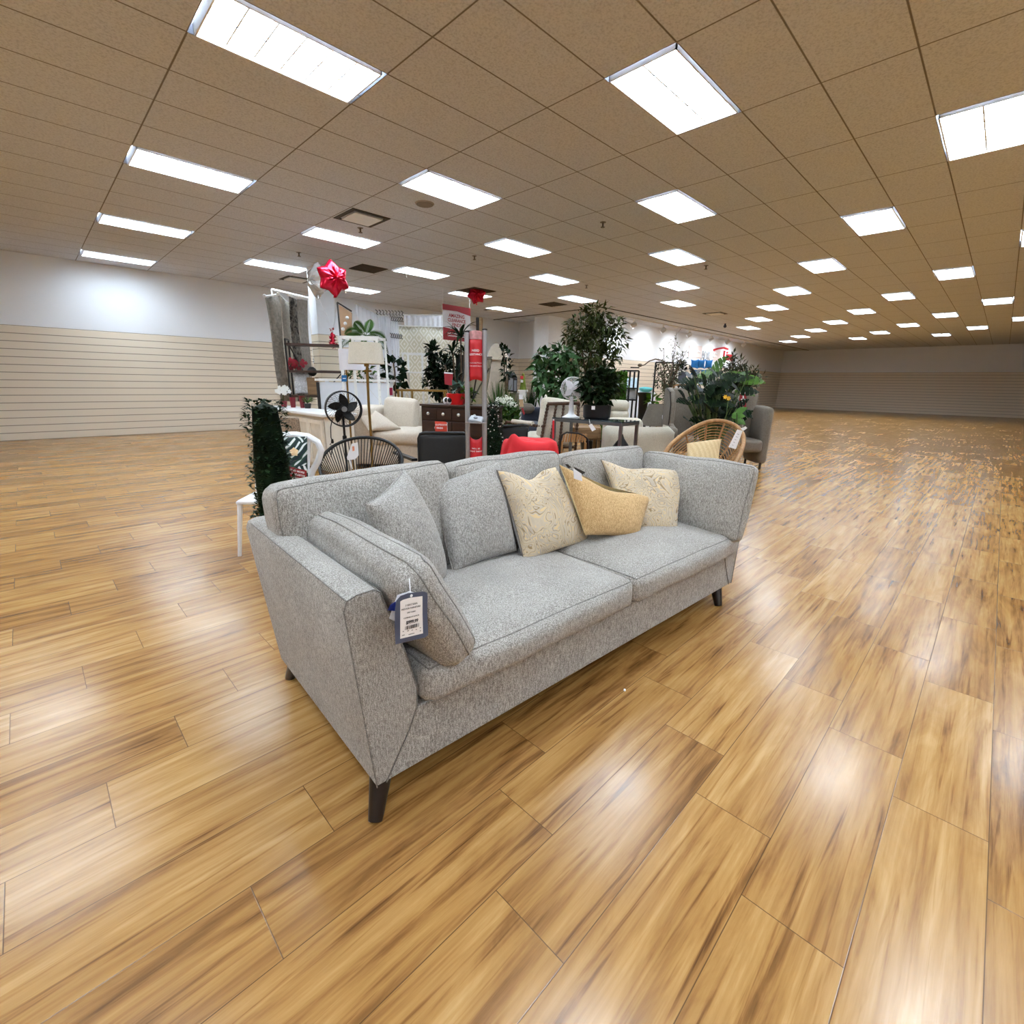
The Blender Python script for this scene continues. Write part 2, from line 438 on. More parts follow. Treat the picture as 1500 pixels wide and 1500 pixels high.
wallbox('wall_left', (UL-.15, VF), (UL, VB)); wallbox('wall_front', (UL, VF-.15), (UR, VF), M_wall); wallbox('wall_far', (UR, VF), (UR+.15, VR))
struct('column_corner', B().box((14.15, 12.25, CEIL/2), (1.0, .7, CEIL)), M_wall, smooth=False)
p = atz(466, 489, 2.29)
cl = B().box((p.x+.225, p.y+.18, CEIL/2), (.42, .33, CEIL)); struct('column', cl, M_wall, smooth=False)
struct('column_slatwall', B().box((p.x+.225, p.y+.18, 1.145), (.45, .36, 2.29)), M_colslat, smooth=False)
M_dark = mat('dark_gap', (70, 66, 62), .8, var=.05)
M_white = mat('white_paint', (238, 238, 236), .5, var=.03)
struct('trim_1', B().box(((13.2+UR)/2, 9.35, CEIL-.006), (UR-13.2, .05, .02)), M_dark, smooth=False)
struct('trim_2', B().box((13.2, (9.35+VB)/2, CEIL-.006), (.05, VB-9.35, .02)), M_dark, smooth=False)

# fluorescent troffers: two-by-four feet, white louvre cells under glowing tubes
ORD = ['first', 'second', 'third', 'fourth', 'fifth', 'sixth', 'seventh', 'eighth', 'ninth', 'tenth', 'eleventh', 'twelfth']
M_tube, nt_, b_ = _new('fluorescent_diffuser')
b_.inputs['Base Color'].default_value = (.9, .9, .9, 1); b_.inputs['Emission Color'].default_value = (.76, .885, 1, 1); b_.inputs['Emission Strength'].default_value = TUBE
M_louv = mat('louvre_white', (240, 242, 244), .4, var=0)
# the ceiling board sits at CEIL; every troffer, vent and diffuser is let into it
lights = []
for n in range(-4, 6):
    for a in range(-9, 9):
        i, j = 2*a, 2*a+5*n
        u, v = U0+PU*i+PU/2, V0+PV*j-PV/2
        if not (UL+1 < u < 30 and VF+1 < v < VB-.6): continue
        if u > 13.2-.7 and v > 9.0: continue
        if u > 15 and n == 0: continue
        q = proj((u, v, CEIL))
        inv = q is not None and -40 < q[0] < 1540 and -40 < q[1] < 1540
        if not inv and math.hypot(u-2, v-1) > 9: continue
        lights.append((n, a, u, v, inv, q))
for u in (16.55, 20.19, 23.83, 27.47, 31.1): lights.append((9, u, u, 9.95, True, proj((u, 9.95, CEIL))))  # last two are added beyond the seen row for more light on the wall
lights.append((9, 14, 13.94, 13.3, True, proj((13.94, 13.3, CEIL))))
def troffer(u, v, label, group):
    t = thing('ceiling_light', label, 'ceiling light', (u, v, CEIL), 0, group)
    W, D = PU*.5*.93, PV*.5*.93
    f = B()
    for s in (-1, 1):
        f.box((s*W, 0, .02), (.012, D*2+.012, .07)); f.box((0, s*D, .02), (W*2+.012, .012, .07))
    part('frame', f, M_white, t, smooth=False)
    part('diffuser', B().box((0, 0, .06), (W*2-.01, D*2-.01, .01)), M_tube, t, smooth=False)
    lv = B().box((0, 0, .025), (W*2-.02, .012, .05))
    for k in range(1, 6): lv.box((-W+2*W*k/6, 0, .025), (.01, D*2-.02, .05))
    part('louvre', lv, M_louv, t, smooth=False); return t
rows = {0: 'row along the right side', 1: 'middle diagonal row', 2: 'row left of centre', 3: 'far left row', -1: 'row beyond the right row', 4: 'outermost left row', -2: 'outermost right row', 9: 'perimeter row by the wall'}
holes = []
by = {}
for L_ in lights: by.setdefault(L_[0], []).append(L_)
for n, ls in by.items():
    far = sorted([l for l in ls if l[4]], key=lambda l: -(l[2]*_cy+l[3]*_sy))
    for k, l in enumerate(far):
        troffer(l[2], l[3], 'glowing fluorescent ceiling light, %s from the far end of the %s' % (ORD[k], rows.get(n, 'row %d' % n)), 'ceiling lights')
        holes.append((l[2], l[3]))
    for l in ls:
        if not l[4]:
            troffer(l[2], l[3], 'glowing fluorescent ceiling light over the aisle behind the viewer', 'ceiling lights behind the viewer'); holes.append((l[2], l[3]))
# the visible tile plane, built cell by cell around the lights so that they are truly recessed
tb = B()
ku0, ku1 = int((UL-U0)//PU)-1, int((UR-U0)//PU)+1
kv0, kv1 = int((VF-V0)//PV)-1, int((VB+.8-V0)//PV)+1
hs = set((round((u-PU/2-U0)/PU, 2), round((v-PV/2-V0)/PV, 2)) for u, v in holes)
vs_ = {}
def tv(i, j):
    if (i, j) not in vs_: vs_[(i, j)] = tb.bm.verts.new((U0+PU*i, V0+PV*j, CEIL))
    return vs_[(i, j)]
for i in range(ku0, ku1):
    for j in range(kv0, kv1):
        if (float(i), float(j)) in hs: continue
        tb.bm.faces.new((tv(i, j), tv(i, j+1), tv(i+1, j+1), tv(i+1, j)))
tb.raw = True
o = struct('ceiling_tiles', tb, M_ceil, smooth=False)

# air diffusers and grilles, sprinklers, speaker, track spotlights
M_vent = mat('brown_grille', (74, 64, 52), .7, var=.1)
def diffuser(u, v, s, label):
    t = thing('air_diffuser', label, 'air vent', (u, v, CEIL), 0)
    f = B()
    for k in (-1, 1):
        f.box((k*(s/2-.03), 0, -.004), (.06, s, .012)); f.box((0, k*(s/2-.03), -.004), (s-.12, .06, .012))
    part('frame', f, M_dark, t, smooth=False)
    part('plate', B().box((0, 0, -.02), (s*.72, s*.72, .012)), M_white, t, smooth=False)
diffuser(4.02, 7.26, .6, 'square ceiling diffuser with dark gap, upper left beside a light')
diffuser(16.7, 7.28, .6, 'small pale ceiling diffuser on the far right')
q = atz(434, 409, CEIL); diffuser(q.x, q.y, .6, 'square ceiling diffuser above the hanging rugs')
q = atz(725, 454, CEIL); diffuser(q.x, q.y, .55, 'pale ceiling diffuser right of the hanging red sign')
def grille(u, v, s, label):
    b = B().box((0, 0, -.006), (s, s, .014))
    for k in range(6): b.box((0, -s/2+s*(k+.5)/6, -.016), (s*.92, .02, .012), (.5, 0, 0))
    o = b.build('return_grille', M_vent, None, False, loc=(u, v, CEIL)); tag(o, label, 'air vent')
grille(5.73, 10.2, .6, 'brown square ceiling grille right of the balloons')
grille(11.85, 10.2, .62, 'brown square ceiling grille above the tall fake tree')
q = atz(697, 426, CEIL); grille(q.x, q.y, .75, 'brown ceiling grille with a red balloon stuck against it')
M_brass = mat('sprinkler_metal', (110, 98, 84), .4, .8, var=0)
for (px, py, lb) in ((528, 339, 'sprinkler head by the upper left ceiling light'), (883, 331, 'sprinkler head in the ceiling upper centre right'), (695, 379, 'sprinkler head in the middle of the ceiling'), (438, 374, 'sprinkler head at the left edge above the balloons'), (1034, 393, 'sprinkler head right of the right-hand lights'), (595, 405, 'sprinkler head under the left-of-centre light'), (859, 421, 'sprinkler head near the far middle lights'), (506, 428, 'sprinkler head right of the balloons')):
    q = atz(px, py, CEIL-.05); b = B().lathe([(.045, -.004), (.045, -.0005)], seg=14).lathe([(.012, -.06), (.014, -.004)], seg=10).lathe([(.03, -.072), (.03, -.064)], seg=12)
    tag(b.build('sprinkler_head', M_brass, None, loc=(q.x, q.y, CEIL)), lb, 'sprinkler')
q = atz(622, 298, CEIL)
t = thing('ceiling_speaker', 'round beige speaker in the ceiling beside the near light', 'speaker', (q.x, q.y, CEIL))
part('rim', B().lathe([(.12, -.014), (.13, -.001)], seg=28), mat('speaker_rim', (168, 158, 146), .6), t); part('mesh_cover', B().lathe([(.108, -.02), (.112, -.0145)], seg=28), mat('speaker_mesh', (140, 130, 120), .8, scale=300, var=.3), t)
q = atz(1062, 478, CEIL-.1); tag(B().ball((0, 0, 0), .06).lathe([(.03, .05), (.035, .1)]).build('camera_dome', mat('dome_navy', (52, 62, 96), .25), None, loc=(q.x, q.y, CEIL-.1)), 'tiny dark dome camera under the ceiling at far right', 'security camera')
tr = B().box((0, 0, -.0201), (13, .04, .04)); tag(tr.build('track_rail', M_white, None, False, loc=(21.3, 9.9, CEIL)), 'thin white track rail carrying the spotlights', 'light track')
for k, u in enumerate((16.0, 18.15, 20.4, 22.6, 24.5, 26.6)):
    t = thing('track_spotlight', 'white track spotlight, %s from the left on the rail' % ORD[k], 'spotlight', (u, 9.9, CEIL-.04), 0, 'track spotlights')
    part('stem', B().lathe([(.03, -.11), (.03, 0)], seg=10), M_white, t)
    Mx = Matrix.Translation((0, .0, -.2)) @ Euler((.9, 0, .7)).to_matrix().to_4x4()
    part('lamp_head', B().lathe([(.05, -.11), (.085, -.1), (.085, .08), (.04, .11)], seg=16, M=Mx), mat('spot_grey', (205, 206, 208), .4), t)
    sd = bpy.data.lights.new('track_spot', 'SPOT'); sd.energy = SPOT; sd.spot_size = 3.0; sd.spot_blend = 1; sd.color = (.9, .96, 1); sd.shadow_soft_size = .06
    so = bpy.data.objects.new('track_spot', sd); C.objects.link(so); so.parent = t; so.location = (0, -.05, -.36)
    so.rotation_euler = Vector((0, -.88, 1.1)).to_track_quat('Z', 'Y').to_euler()

# ================================================================ the sofa
M_sofa = fabric('sofa_heather_grey', (112, 107, 101), (156, 151, 145), (196, 192, 186))
M_seam = fabric('seam_thread', (98, 95, 91), (126, 123, 118), (152, 148, 143))
M_leg = wood('dark_walnut_leg', (18, 10, 8), (34, 20, 14), 2, .35)
SO = Vector((.56, 1.122, 0)); SR = math.radians(-3.1)
SM = Matrix.Translation(SO) @ Matrix.Rotation(SR, 4, 'Z')
SMI = SM.inverted()
def sl(px, py, y):                      # sofa-frame point seen at a pixel, at sofa depth y
    c = SMI @ Vector((0, 0, H)); d = SMI.to_3x3() @ ray(px, py)[0]; return c+d*((y-c.y)/d.y)
def slx(px, py, x):
    c = SMI @ Vector((0, 0, H)); d = SMI.to_3x3() @ ray(px, py)[0]; return c+d*((x-c.x)/d.x)
sofa = thing('sofa', 'long grey heathered three-seat sofa with loose cushions and dark tapered legs', 'sofa', SO, SR)
XL, MID = 2.43, 1.215
def arm_poly(mir):
    pl = [(0, .112), (-.03, .42), (-.058, .725), (-.048, .752), (-.02, .762), (.03, .764), (.05, .75), (.068, .69), (.113, .55), (.14, .445), (.152, .4), (.149, .326), (.12, .26), (.032, .112)]
    return [((XL-x if mir else x), z) for x, z in pl]
for mir in (0, 1):
    b = B(); pl = arm_poly(mir)
    # lofted front to back so the rear leans like the back does
    secs = [(0, 0), (.012, 0), (.3, .0), (.6, .0), (.93, 0)]
    rings = []
    for (y, sh) in secs:
        k = .012 if y == 0 else 0
        cx = sum(p[0] for p in pl)/len(pl); cz = sum(p[1] for p in pl)/len(pl)
        rings.append([b.bm.verts.new((cx+(x-cx)*(1-k), y+(.06*(z-.1)/.65 if y > .9 else 0), cz+(z-cz)*(1-k))) for x, z in pl])
    n_ = len(pl)
    for r0, r1 in zip(rings, rings[1:]):
        for i in range(n_): b.bm.faces.new((r0[i], r0[(i+1) % n_], r1[(i+1) % n_], r1[i]))
    b.bm.faces.new(rings[0]); b.bm.faces.new(rings[-1])
    a_ = part('arm', b, M_sofa, sofa, bevel=.006, ang=30)
    front = [Vector((x, -.001, z)) for x, z in pl]
    pb = B().tube([front[i]+Vector((0, .002, 0)) for i in range(0, n_)], .0021, 6)
    pb.tube([Vector((pl[3][0], y, pl[3][1])) for y in (.0, .3, .6, .93)], .0025, 6).tube([Vector((pl[6][0], y, pl[6][1])) for y in (.0, .3, .6, .93)], .0025, 6)
    part('seam', pb, M_seam, a_)
rail = B().prism([(.034, .112), (XL-.034, .112), (XL-.149, .326), (.149, .326)], 1, .002, .9)
part('front_rail', rail, M_sofa, sofa, bevel=.008)
part('back_frame', B().prism([(.84, .112), (.93, .112), (.985, .7), (.975, .735), (.94, .745), (.9, .73)], 0, .02, XL-.02), M_sofa, sofa, bevel=.01)
for (x, y, dx, dy) in ((.035, .045, -.05, -.048), (XL-.11, .05, -.035, -.05), (.05, .87, -.02, .07), (XL-.06, .87, .02, .07)):
    b = B().tube([(x+dx*1.0, y+dy, 0), (x, y, .115)], [.022, .036], 16)
    part('leg', b, M_leg, sofa)
def cushion(name, c, size, r, bulge, parent, rot=(0, 0, 0), wob=.005, seed=0, seams=(), n=16, sr=.003):
    M = Matrix.Translation(Vector(c)) @ Euler(rot).to_matrix().to_4x4()
    o = part(name, B().rbox(size, r, bulge, M, n, wob, seed), M_sofa, parent, ang=80)
    if seams:
        sb = B()
        cq = lambda t: math.copysign(abs(2*t/n-1)**.8, 2*t/n-1)
        for (ax, sg, inset) in seams:
            a, b_ = [k for k in range(3) if k != ax]; pts = []
            for e in range(4):
                for t in range(n):
                    x, y = ((cq(t), -1), (1, cq(t)), (-cq(t), 1), (-1, -cq(t)))[e]
                    q = [0, 0, 0]; q[ax] = sg; q[a] = x; q[b_] = y
                    pts.append(M @ B.rmap(q, size, r, bulge, wob, seed))
            sb.tube(pts, sr, 5, True)
        part('piping', sb, M_seam, o)
    return o
cushion('seat_cushion', (.722, .36, .4), (1.11, .80, .15), .05, (.01, .028, .042), sofa, (.0, 0, 0), .007, 1, ((2, 1, 0), (2, -1, 0)), n=22)
cushion('seat_cushion', (1.823, .36, .4), (1.09, .80, .15), .05, (.01, .028, .044), sofa, (.0, 0, 0), .007, 3, ((2, 1, 0), (2, -1, 0)), n=22)
for k, (x0, x1, zt) in enumerate(((-.02, .765, .949), (.77, 1.515, .945), (1.52, 2.36, .915))):
    cushion('back_cushion', ((x0+x1)/2, .72, zt-.26), (x1-x0, .2, .52), .05, (.0, .055, .015), sofa, (-.2, (-.028, 0, 0)[k], (0.02, 0, -.02)[k]), .013, 5+k, ((1, -1, 0), (1, 1, 0)), n=18)
cushion('arm_cushion', (.208, .368, .642), (.14, .88, .415), .052, (.042, .02, .012), sofa, (0, -math.radians(28), 0), .009, 11, ((0, .96, 0), (0, .1, 0)), n=18)
cushion('arm_cushion', (XL-.125, .285, .665), (.085, .74, .45), .032, (.055, .01, .01), sofa, (0, math.radians(14), 0), .01, 13, ((0, 1, 0), (0, -1, 0)), n=18)

# throw pillows -------------------------------------------------
def pillow(name, corners, thick, m, label, cat='pillow', pull=.1, dent=None, seam=None, mb=None, group=None, n=22, wob=.004, seed=0, frame=SM, lift=0, back_hi=False):
    """knife-edge pillow through four corners (top left, top right, bottom right, bottom left), in the given frame"""
    TL, TR, BR, BL = [frame @ Vector(p) for p in corners]
    nrm = (TR-TL).cross(BL-TL).normalized()
    if nrm.dot(Vector((0, 0, H))-TL) < 0: nrm = -nrm
    def base(u, v, sg=1):
        a = 1-pull*(1-(2*v-1)**2)*.5; b = 1-pull*(1-(2*u-1)**2)*.5
        uu = .5+(u-.5)*a*(1+.0*v); vv = .5+(v-.5)*b
        if dent and v < .6: vv += dent[1]*(1 if sg > 0 or not back_hi else .45)*math.exp(-((u-dent[0])/dent[2])**2)*(1-v/.6)**1.2
        return TL*(1-uu)*(1-vv)+TR*uu*(1-vv)+BR*uu*vv+BL*(1-uu)*vv
    def th(u, v):
        e = max(0, (1-(2*u-1)**2)*(1-(2*v-1)**2)); return thick*.5*e**.42
    bb = B()
    def side(sg):
        def f(u, v):
            u2 = .5-.5*math.cos(PI*u); v2 = .5-.5*math.cos(PI*v)
            p = base(u2, v2, sg); t = th(u2, v2)
            if dent: t *= 1-.35*math.exp(-((u2-dent[0])/dent[2])**2)*max(0, 1-v2)
            p = p+nrm*sg*t
            p += noise.noise_vector(p*7+Vector((seed*3.1, 0, sg*2)))*wob*(1 if t > .002 else 0)
            p.z += lift; return p
        return f
    root = None
    if mb is None:
        bb.grid(side(1), n, n); bb.grid(side(-1), n, n)
        bmesh.ops.remove_doubles(bb.bm, verts=bb.bm.verts, dist=1e-4)
        org = TL*.25+TR*.25+BR*.25+BL*.25; org.z = min(BR.z, BL.z)
        for v in bb.bm.verts: v.co -= org
        root = bb.build(name, m, None, loc=org, ang=80); tag(root, label, cat, group)
    else:
        org = (BR+BL)/2
        root = thing(name, label, cat, org, 0, group)
        for sg, nm, mm in ((1, 'front_panel', m), (-1, 'back_panel', mb)):
            q = B().grid(side(sg), n, n)
            for v in q.bm.verts: v.co -= org
            part(nm, q, mm, root, ang=80)
    if seam:
        q = B(); pts = []
        for k in range(4*n):
            e, t = divmod(k, n); t = .5-.5*math.cos(PI*t/n)
            u, v = ((t, 0), (1, t), (1-t, 1), (0, 1-t))[e]
            p = base(u, v); p.z += lift; pts.append(p-org)
        part('piping', q.tube(pts, .0032, 5, True), seam, root)
    return root, nrm
M_pillow = fabric('pillow_heather_grey', (118, 114, 109), (158, 154, 149), (198, 194, 189))
def swirl_mat():
    m, nt, b = _new('embroidered_swirls')
    v = coords(nt)
    n1 = noise_n(nt, v, 7, 2, .5, 1.1)
    k = math_n(nt, 'FRACT', math_n(nt, 'MULTIPLY', n1, 22)); ln = math_n(nt, 'LESS_THAN', k, .2)
    k2 = math_n(nt, 'FRACT', math_n(nt, 'ADD', math_n(nt, 'MULTIPLY', n1, 11), .3)); l2 = math_n(nt, 'LESS_THAN', k2, .1)
    n2 = noise_n(nt, v, 26, 3)
    n4 = noise_n(nt, v, 5, 2)
    r = ramp(nt, [(.36, srgb(178, 165, 150)), (.5, srgb(202, 186, 162)), (.62, srgb(184, 174, 166))]); nt.links.new(math_n(nt, 'ADD', math_n(nt, 'MULTIPLY', n4, .7), math_n(nt, 'MULTIPLY', n2, .3)), r.inputs['Fac'])
    mx = nt.nodes.new('ShaderNodeMix'); mx.data_type = 'RGBA'; mx.inputs[7].default_value = srgb(218, 192, 146); nt.links.new(ln, mx.inputs[0]); nt.links.new(r.outputs['Color'], mx.inputs[6])
    mx2 = nt.nodes.new('ShaderNodeMix'); mx2.data_type = 'RGBA'; mx2.inputs[7].default_value = srgb(156, 132, 98); nt.links.new(l2, mx2.inputs[0]); nt.links.new(mx.outputs[2], mx2.inputs[6])
    nt.links.new(mx2.outputs[2], b.inputs['Base Color']); b.inputs['Roughness'].default_value = .8
    bump(nt, b, math_n(nt, 'ADD', math_n(nt, 'MULTIPLY', ln, .6), math_n(nt, 'ADD', l2, math_n(nt, 'MULTIPLY', noise_n(nt, v, 10, 2), 1.5))), .35, .006); return m
M_swirl = swirl_mat()
M_tan = fabric('tan_chenille', (168, 132, 84), (204, 168, 118), (226, 196, 148), .9)
M_yel = fabric('pale_yellow_cloth', (222, 204, 146), (236, 220, 168), (244, 232, 190))
M_pgrey = fabric('plain_grey_backing', (150, 148, 146), (176, 174, 172), (196, 194, 192))
M_cord = mat('grey_cord', (120, 112, 106), .9, var=.1)
pillow('throw_pillow', [(.205, .40, .90), (.47, .60, .965), (.60, .50, .485), (.34, .33, .47)], .2, M_pillow, 'grey throw pillow tucked between the left arm cushion and the back', pull=.13, seam=M_pillow, seed=1)
pillow('throw_pillow', [tuple(sl(625, 711, .70)), tuple(sl(730, 676, .66)), tuple(sl(757, 806, .50)), tuple(sl(664, 840, .50))], .19, M_pillow, 'grey throw pillow standing upright left of the embroidered pillow', pull=.1, seam=M_pillow, seed=2)
pillow('throw_pillow', [tuple(sl(728, 689, .60)), tuple(sl(813, 684, .60)), tuple(sl(863, 793, .44)), tuple(sl(768, 826, .42))], .17, M_swirl, 'cream and gold embroidered pillow in the middle of the sofa', pull=.13, seam=M_cord, mb=M_pgrey, dent=(.45, .1, .2), seed=3)
P4, n4_ = pillow('throw_pillow', [tuple(sl(819, 680, .52)), tuple(sl(953, 728, .36)), tuple(sl(932, 789, .31)), tuple(sl(857, 784, .37))], .15, M_tan, 'slumped tan chenille pillow with white tag and black ribbon', pull=.1, dent=(.48, .14, .3), mb=M_yel, seed=4, back_hi=True)
pillow('throw_pillow', [tuple(sl(880, 673, .60)), tuple(sl(1000, 690, .36)), tuple(sl(990, 781, .22)), tuple(sl(915, 778, .40))], .15, M_swirl, 'cream and gold embroidered pillow behind the tan one at the right', pull=.1, seam=M_cord, dent=(.3, .06, .2), seed=5)
# ribbon and tag on the tan pillow
M_blk = mat('black_plastic', (22, 22, 24), .4, var=.05); M_paper = mat('white_paper', (240, 240, 244), .7, var=.02)
def quadbox(px4, yfun, th, base, m, name, parent, frame=None):
    """flat card through four seen points of one plane, given real thickness"""
    P = [yfun(*p) for p in px4]; nn = (P[1]-P[0]).cross(P[3]-P[0]).normalized()
    b = B(); A = [b.bm.verts.new(p-base) for p in P]; D = [b.bm.verts.new(p+nn*th-base) for p in P]
    b.bm.faces.new(A); b.bm.faces.new(D[::-1]); k = len(P)
    for i in range(k): b.bm.faces.new((A[i], D[i], D[(i+1) % k], A[(i+1) % k]))
    return part(name, b, m, parent, smooth=False)
gw = lambda y: (lambda px, py: SM @ sl(px, py, y))
tb_ = SM @ sl(850, 700, .40)
tg = thing('pillow_tag', 'blank white tag with black ribbon pinned on the tan pillow', 'tag', tb_, 0)
quadbox([(840, 686), (852, 694), (853, 705), (841, 701)], gw(.395), .002, tb_, M_paper, 'card', tg)
quadbox([(828, 680), (832, 680), (837, 685), (833, 686)], gw(.44), .003, tb_, M_blk, 'ribbon', tg)
quadbox([(841, 684), (858, 692), (853, 695), (844, 689)], gw(.43), .003, tb_, M_blk, 'ribbon', tg)

# price tag on the left arm cushion ------------------------------
TY = -.105
def gt(px, py): return SM @ sl(px, py, TY+.00035*(px-605))
tb_ = gt(603, 942)
M_navy = mat('slate_blue_card', (74, 82, 104), .55, var=.04); M_label = mat('white_label', (244, 241, 240), .6, var=.01); M_ink = mat('black_ink', (30, 30, 34), .6, var=0); M_inkg = mat('grey_ink', (110, 108, 108), .6, var=0)
pt = thing('price_tag', 'navy bordered price tag hanging from the left arm cushion', 'price tag', tb_, 0)
card = [(579.5, 944), (578.5, 920), (579, 892), (581, 880), (587, 873), (598, 869), (620, 866.5), (625.5, 868), (626.5, 873), (626, 900), (627.5, 930), (622, 934)]
quadbox(card, gt, .0012, tb_, M_navy, 'card', pt)
lab = [(586, 935.5), (586, 881), (590, 878.5), (600, 875.5), (618.5, 873), (618.5, 900), (619.3, 927.5)]
def gl(px, py): return SM @ (sl(px, py, TY+.00035*(px-605))+Vector((0, -.0014, 0)))
quadbox(lab, gl, .0006, tb_, M_label, 'label', pt)
ex = (gl(618, 900)-gl(588, 907)); ex_l = ex.length; ex.normalize(); ey = (gl(603, 880)-gl(603, 925)); ey = (ey-ex*ey.dot(ex)).normalized(); ez = ex.cross(ey)
RT = Matrix((ex, ey, ez)).transposed().to_4x4()
def tagtext(s, px, py, size, m=M_ink, bold=0, sx=1):
    o = text(s, size, m, pt, (0, 0, 0), (0, 0, 0), bold=bold, sx=sx, depth=.0003); o.data.transform(Matrix.Translation(gl(px, py)-tb_+ez*.0012) @ RT)
k_ = ex_l/31
tagtext('3 SEAT SOFA', 602, 885, 3.2*k_, M_inkg); tagtext('INDOOR FURNITURE', 601.5, 890, 3.0*k_, M_inkg); tagtext('GREY FABRIC', 602, 896, 2.2*k_, M_inkg)
tagtext('COMPARE AT $1599.99', 602, 903, 2.3*k_, M_inkg); tagtext('$999.99', 603, 910, 5.6*k_, M_ink, .00025)
bar = B(); rr_ = random.Random(3); x = -10.5
while x < 10.5:
    wd = rr_.choice((.35, .5, .9, 1.4)); c_ = gl(603, 917.3)-tb_+ez*.0012+ex*(x+wd/2)*k_
    h_ = 4.6*k_; a, b_2, d = ex*wd*k_/2, ey*h_/2, ez*.0003
    vv = [bar.bm.verts.new(c_+q) for q in (-a-b_2, a-b_2, a+b_2, -a+b_2)]; bar.bm.faces.new(vv)
    x += wd+rr_.choice((.4, .6, .9))
bar.raw = True; part('barcode', bar, M_ink, pt, smooth=False)
fine = B()
for (px, py, wd) in ((590, 924.5, 2), (597, 923.5, 3), (603, 922.5, 2), (609, 921.5, 2), (615, 919, 2), (590, 930, 4), (602, 928, 9), (615, 923.5, 2)):
    c_ = gl(px, py)-tb_+ez*.0012; a, b_2 = ex*wd*k_/2, ey*.45*k_
    fine.bm.faces.new([fine.bm.verts.new(c_+q) for q in (-a-b_2, a-b_2, a+b_2, -a+b_2)])
fine.raw = True; part('fine_print', fine, M_inkg, pt, smooth=False)
part('string', B().tube([SM @ sl(599.5, 848, -.075)-tb_, SM @ sl(600.5, 860, -.095)-tb_, gt(602, 871)-tb_-ez*.002], .0013, 6), M_paper, pt)
part('punch_hole', B().lathe([(.0042, 0), (.0042, .0012)], seg=14, M=Matrix.Translation(gl(602, 872.3)-tb_) @ RT), M_paper, pt)
def gt2(px, py): return SM @ sl(px, py, TY+.02)
tb_ = gt2(577, 900)
t2 = thing('care_tag', 'white care tag with blue patch peeking out behind the price tag', 'tag', tb_, 0)
quadbox([(570, 906), (582, 872), (600, 866), (612, 869), (628, 878), (626, 885), (600, 900), (580, 911)], gt2, .001, tb_, M_paper, 'paper', t2)
def gt3(px, py): return SM @ sl(px, py, TY+.018)
quadbox([(568, 894), (572, 886), (580, 881), (579, 895)], gt3, .0008, tb_, mat('royal_blue', (34, 48, 128), .5, var=.05), 'blue_patch', t2)
# scraps on the floor
for (px, py, lb) in ((915, 1012, 'tiny white paper scrap on the floor in front of the sofa'), (543, 1203, 'tiny white paper scrap beside the near sofa leg')):
    q = atz(px, py, 0); b = B(); rg = random.Random(px)
    b.rbox((.012, .009, .006), .002, (0, 0, 0), Matrix.Rotation(.5, 4, 'Z'), 4, .003, 2)
    for v in b.bm.verts: v.co.z = max(v.co.z+.003, 0)
    tag(b.build('paper_scrap', M_paper, None, loc=(q.x, q.y, .0)), lb, 'litter')
# ================================================================ the shop behind
def fr(px, py, d, rz=CAMR, z=0):
    """frame on the floor under a seen point; returns base, rotation, and a pixel->local converter"""
    b = at(px, py, d); b.z = z
    Mi = (Matrix.Translation(b) @ Matrix.Rotation(rz, 4, 'Z')).inverted()
    return b, rz, (lambda x, y, dd=d: Mi @ at(x, y, dd)), Mi
def K(d): return d/721.0
M_black = mat('black_metal', (20, 20, 22), .4, .3, var=.05)
M_char = mat('charcoal_metal', (44, 42, 42), .45, .3, var=.08)
M_gold = mat('brushed_gold', (150, 118, 62), .32, .85, var=.1)
M_chrome = mat('brushed_aluminium', (182, 184, 190), .3, .85, var=.05)
M_cream = fabric('cream_linen', (186, 173, 157), (206, 194, 178), (220, 210, 196), .8, .25)
M_ivory = fabric('ivory_upholstery', (188, 180, 162), (206, 198, 181), (220, 213, 198), .8, .2)
M_taupe = fabric('taupe_upholstery', (104, 96, 86), (122, 113, 102), (136, 128, 116), .8, .2)
M_slate = fabric('slate_blue_upholstery', (58, 62, 74), (72, 77, 90), (86, 92, 104), .8, .2)
M_black_weave = mat('black_wicker', (18, 18, 20), .6, var=.3, scale=120, bmp=.5)
M_dkwood = wood('espresso_wood', (34, 18, 12), (58, 32, 22), 0, .4)
M_rattan = wood('rattan_cane', (136, 96, 54), (176, 132, 82), 2, .5)
M_brown = wood('mango_wood', (116, 88, 58), (150, 118, 80), 0, .5)
M_spool = wood('turned_walnut', (62, 40, 26), (92, 62, 42), 2, .45)
M_red = mat('red_sign', (204, 34, 44), .5, var=.03); M_crimson = mat('crimson_sign', (152, 26, 38), .55, var=.03)
M_dred = mat('dark_red', (110, 16, 30), .4, var=.1)
M_soil = mat('soil', (40, 30, 24), .9, var=.3)
M_stem = mat('bark', (84, 66, 50), .8, var=.25, scale=30, bmp=.5)
M_gst = mat('green_stem', (70, 92, 48), .6, var=.2)
G_dark = leafmat('leaf_dark', (18, 30, 18), (40, 60, 34)); G_mid = leafmat('leaf_mid', (34, 58, 26), (76, 106, 54))
G_olive = leafmat('leaf_olive', (62, 70, 50), (112, 118, 90)); G_deep = leafmat('leaf_deep', (10, 20, 12), (28, 46, 28), .5)
G_bright = leafmat('leaf_bright', (40, 76, 22), (86, 126, 44)); G_blue = leafmat('leaf_bluegreen', (48, 74, 66), (98, 124, 112))
def softbox(name, c, s, m, root, r=.05, bulge=(.01, .01, .02), rot=(0, 0, 0), seed=0, n=12, wob=.006, label=None):
    M = Matrix.Translation(Vector(c)) @ Euler(rot).to_matrix().to_4x4()
    return part(name, B().rbox(s, r, bulge, M, n, wob, seed), m, root, label, ang=80)

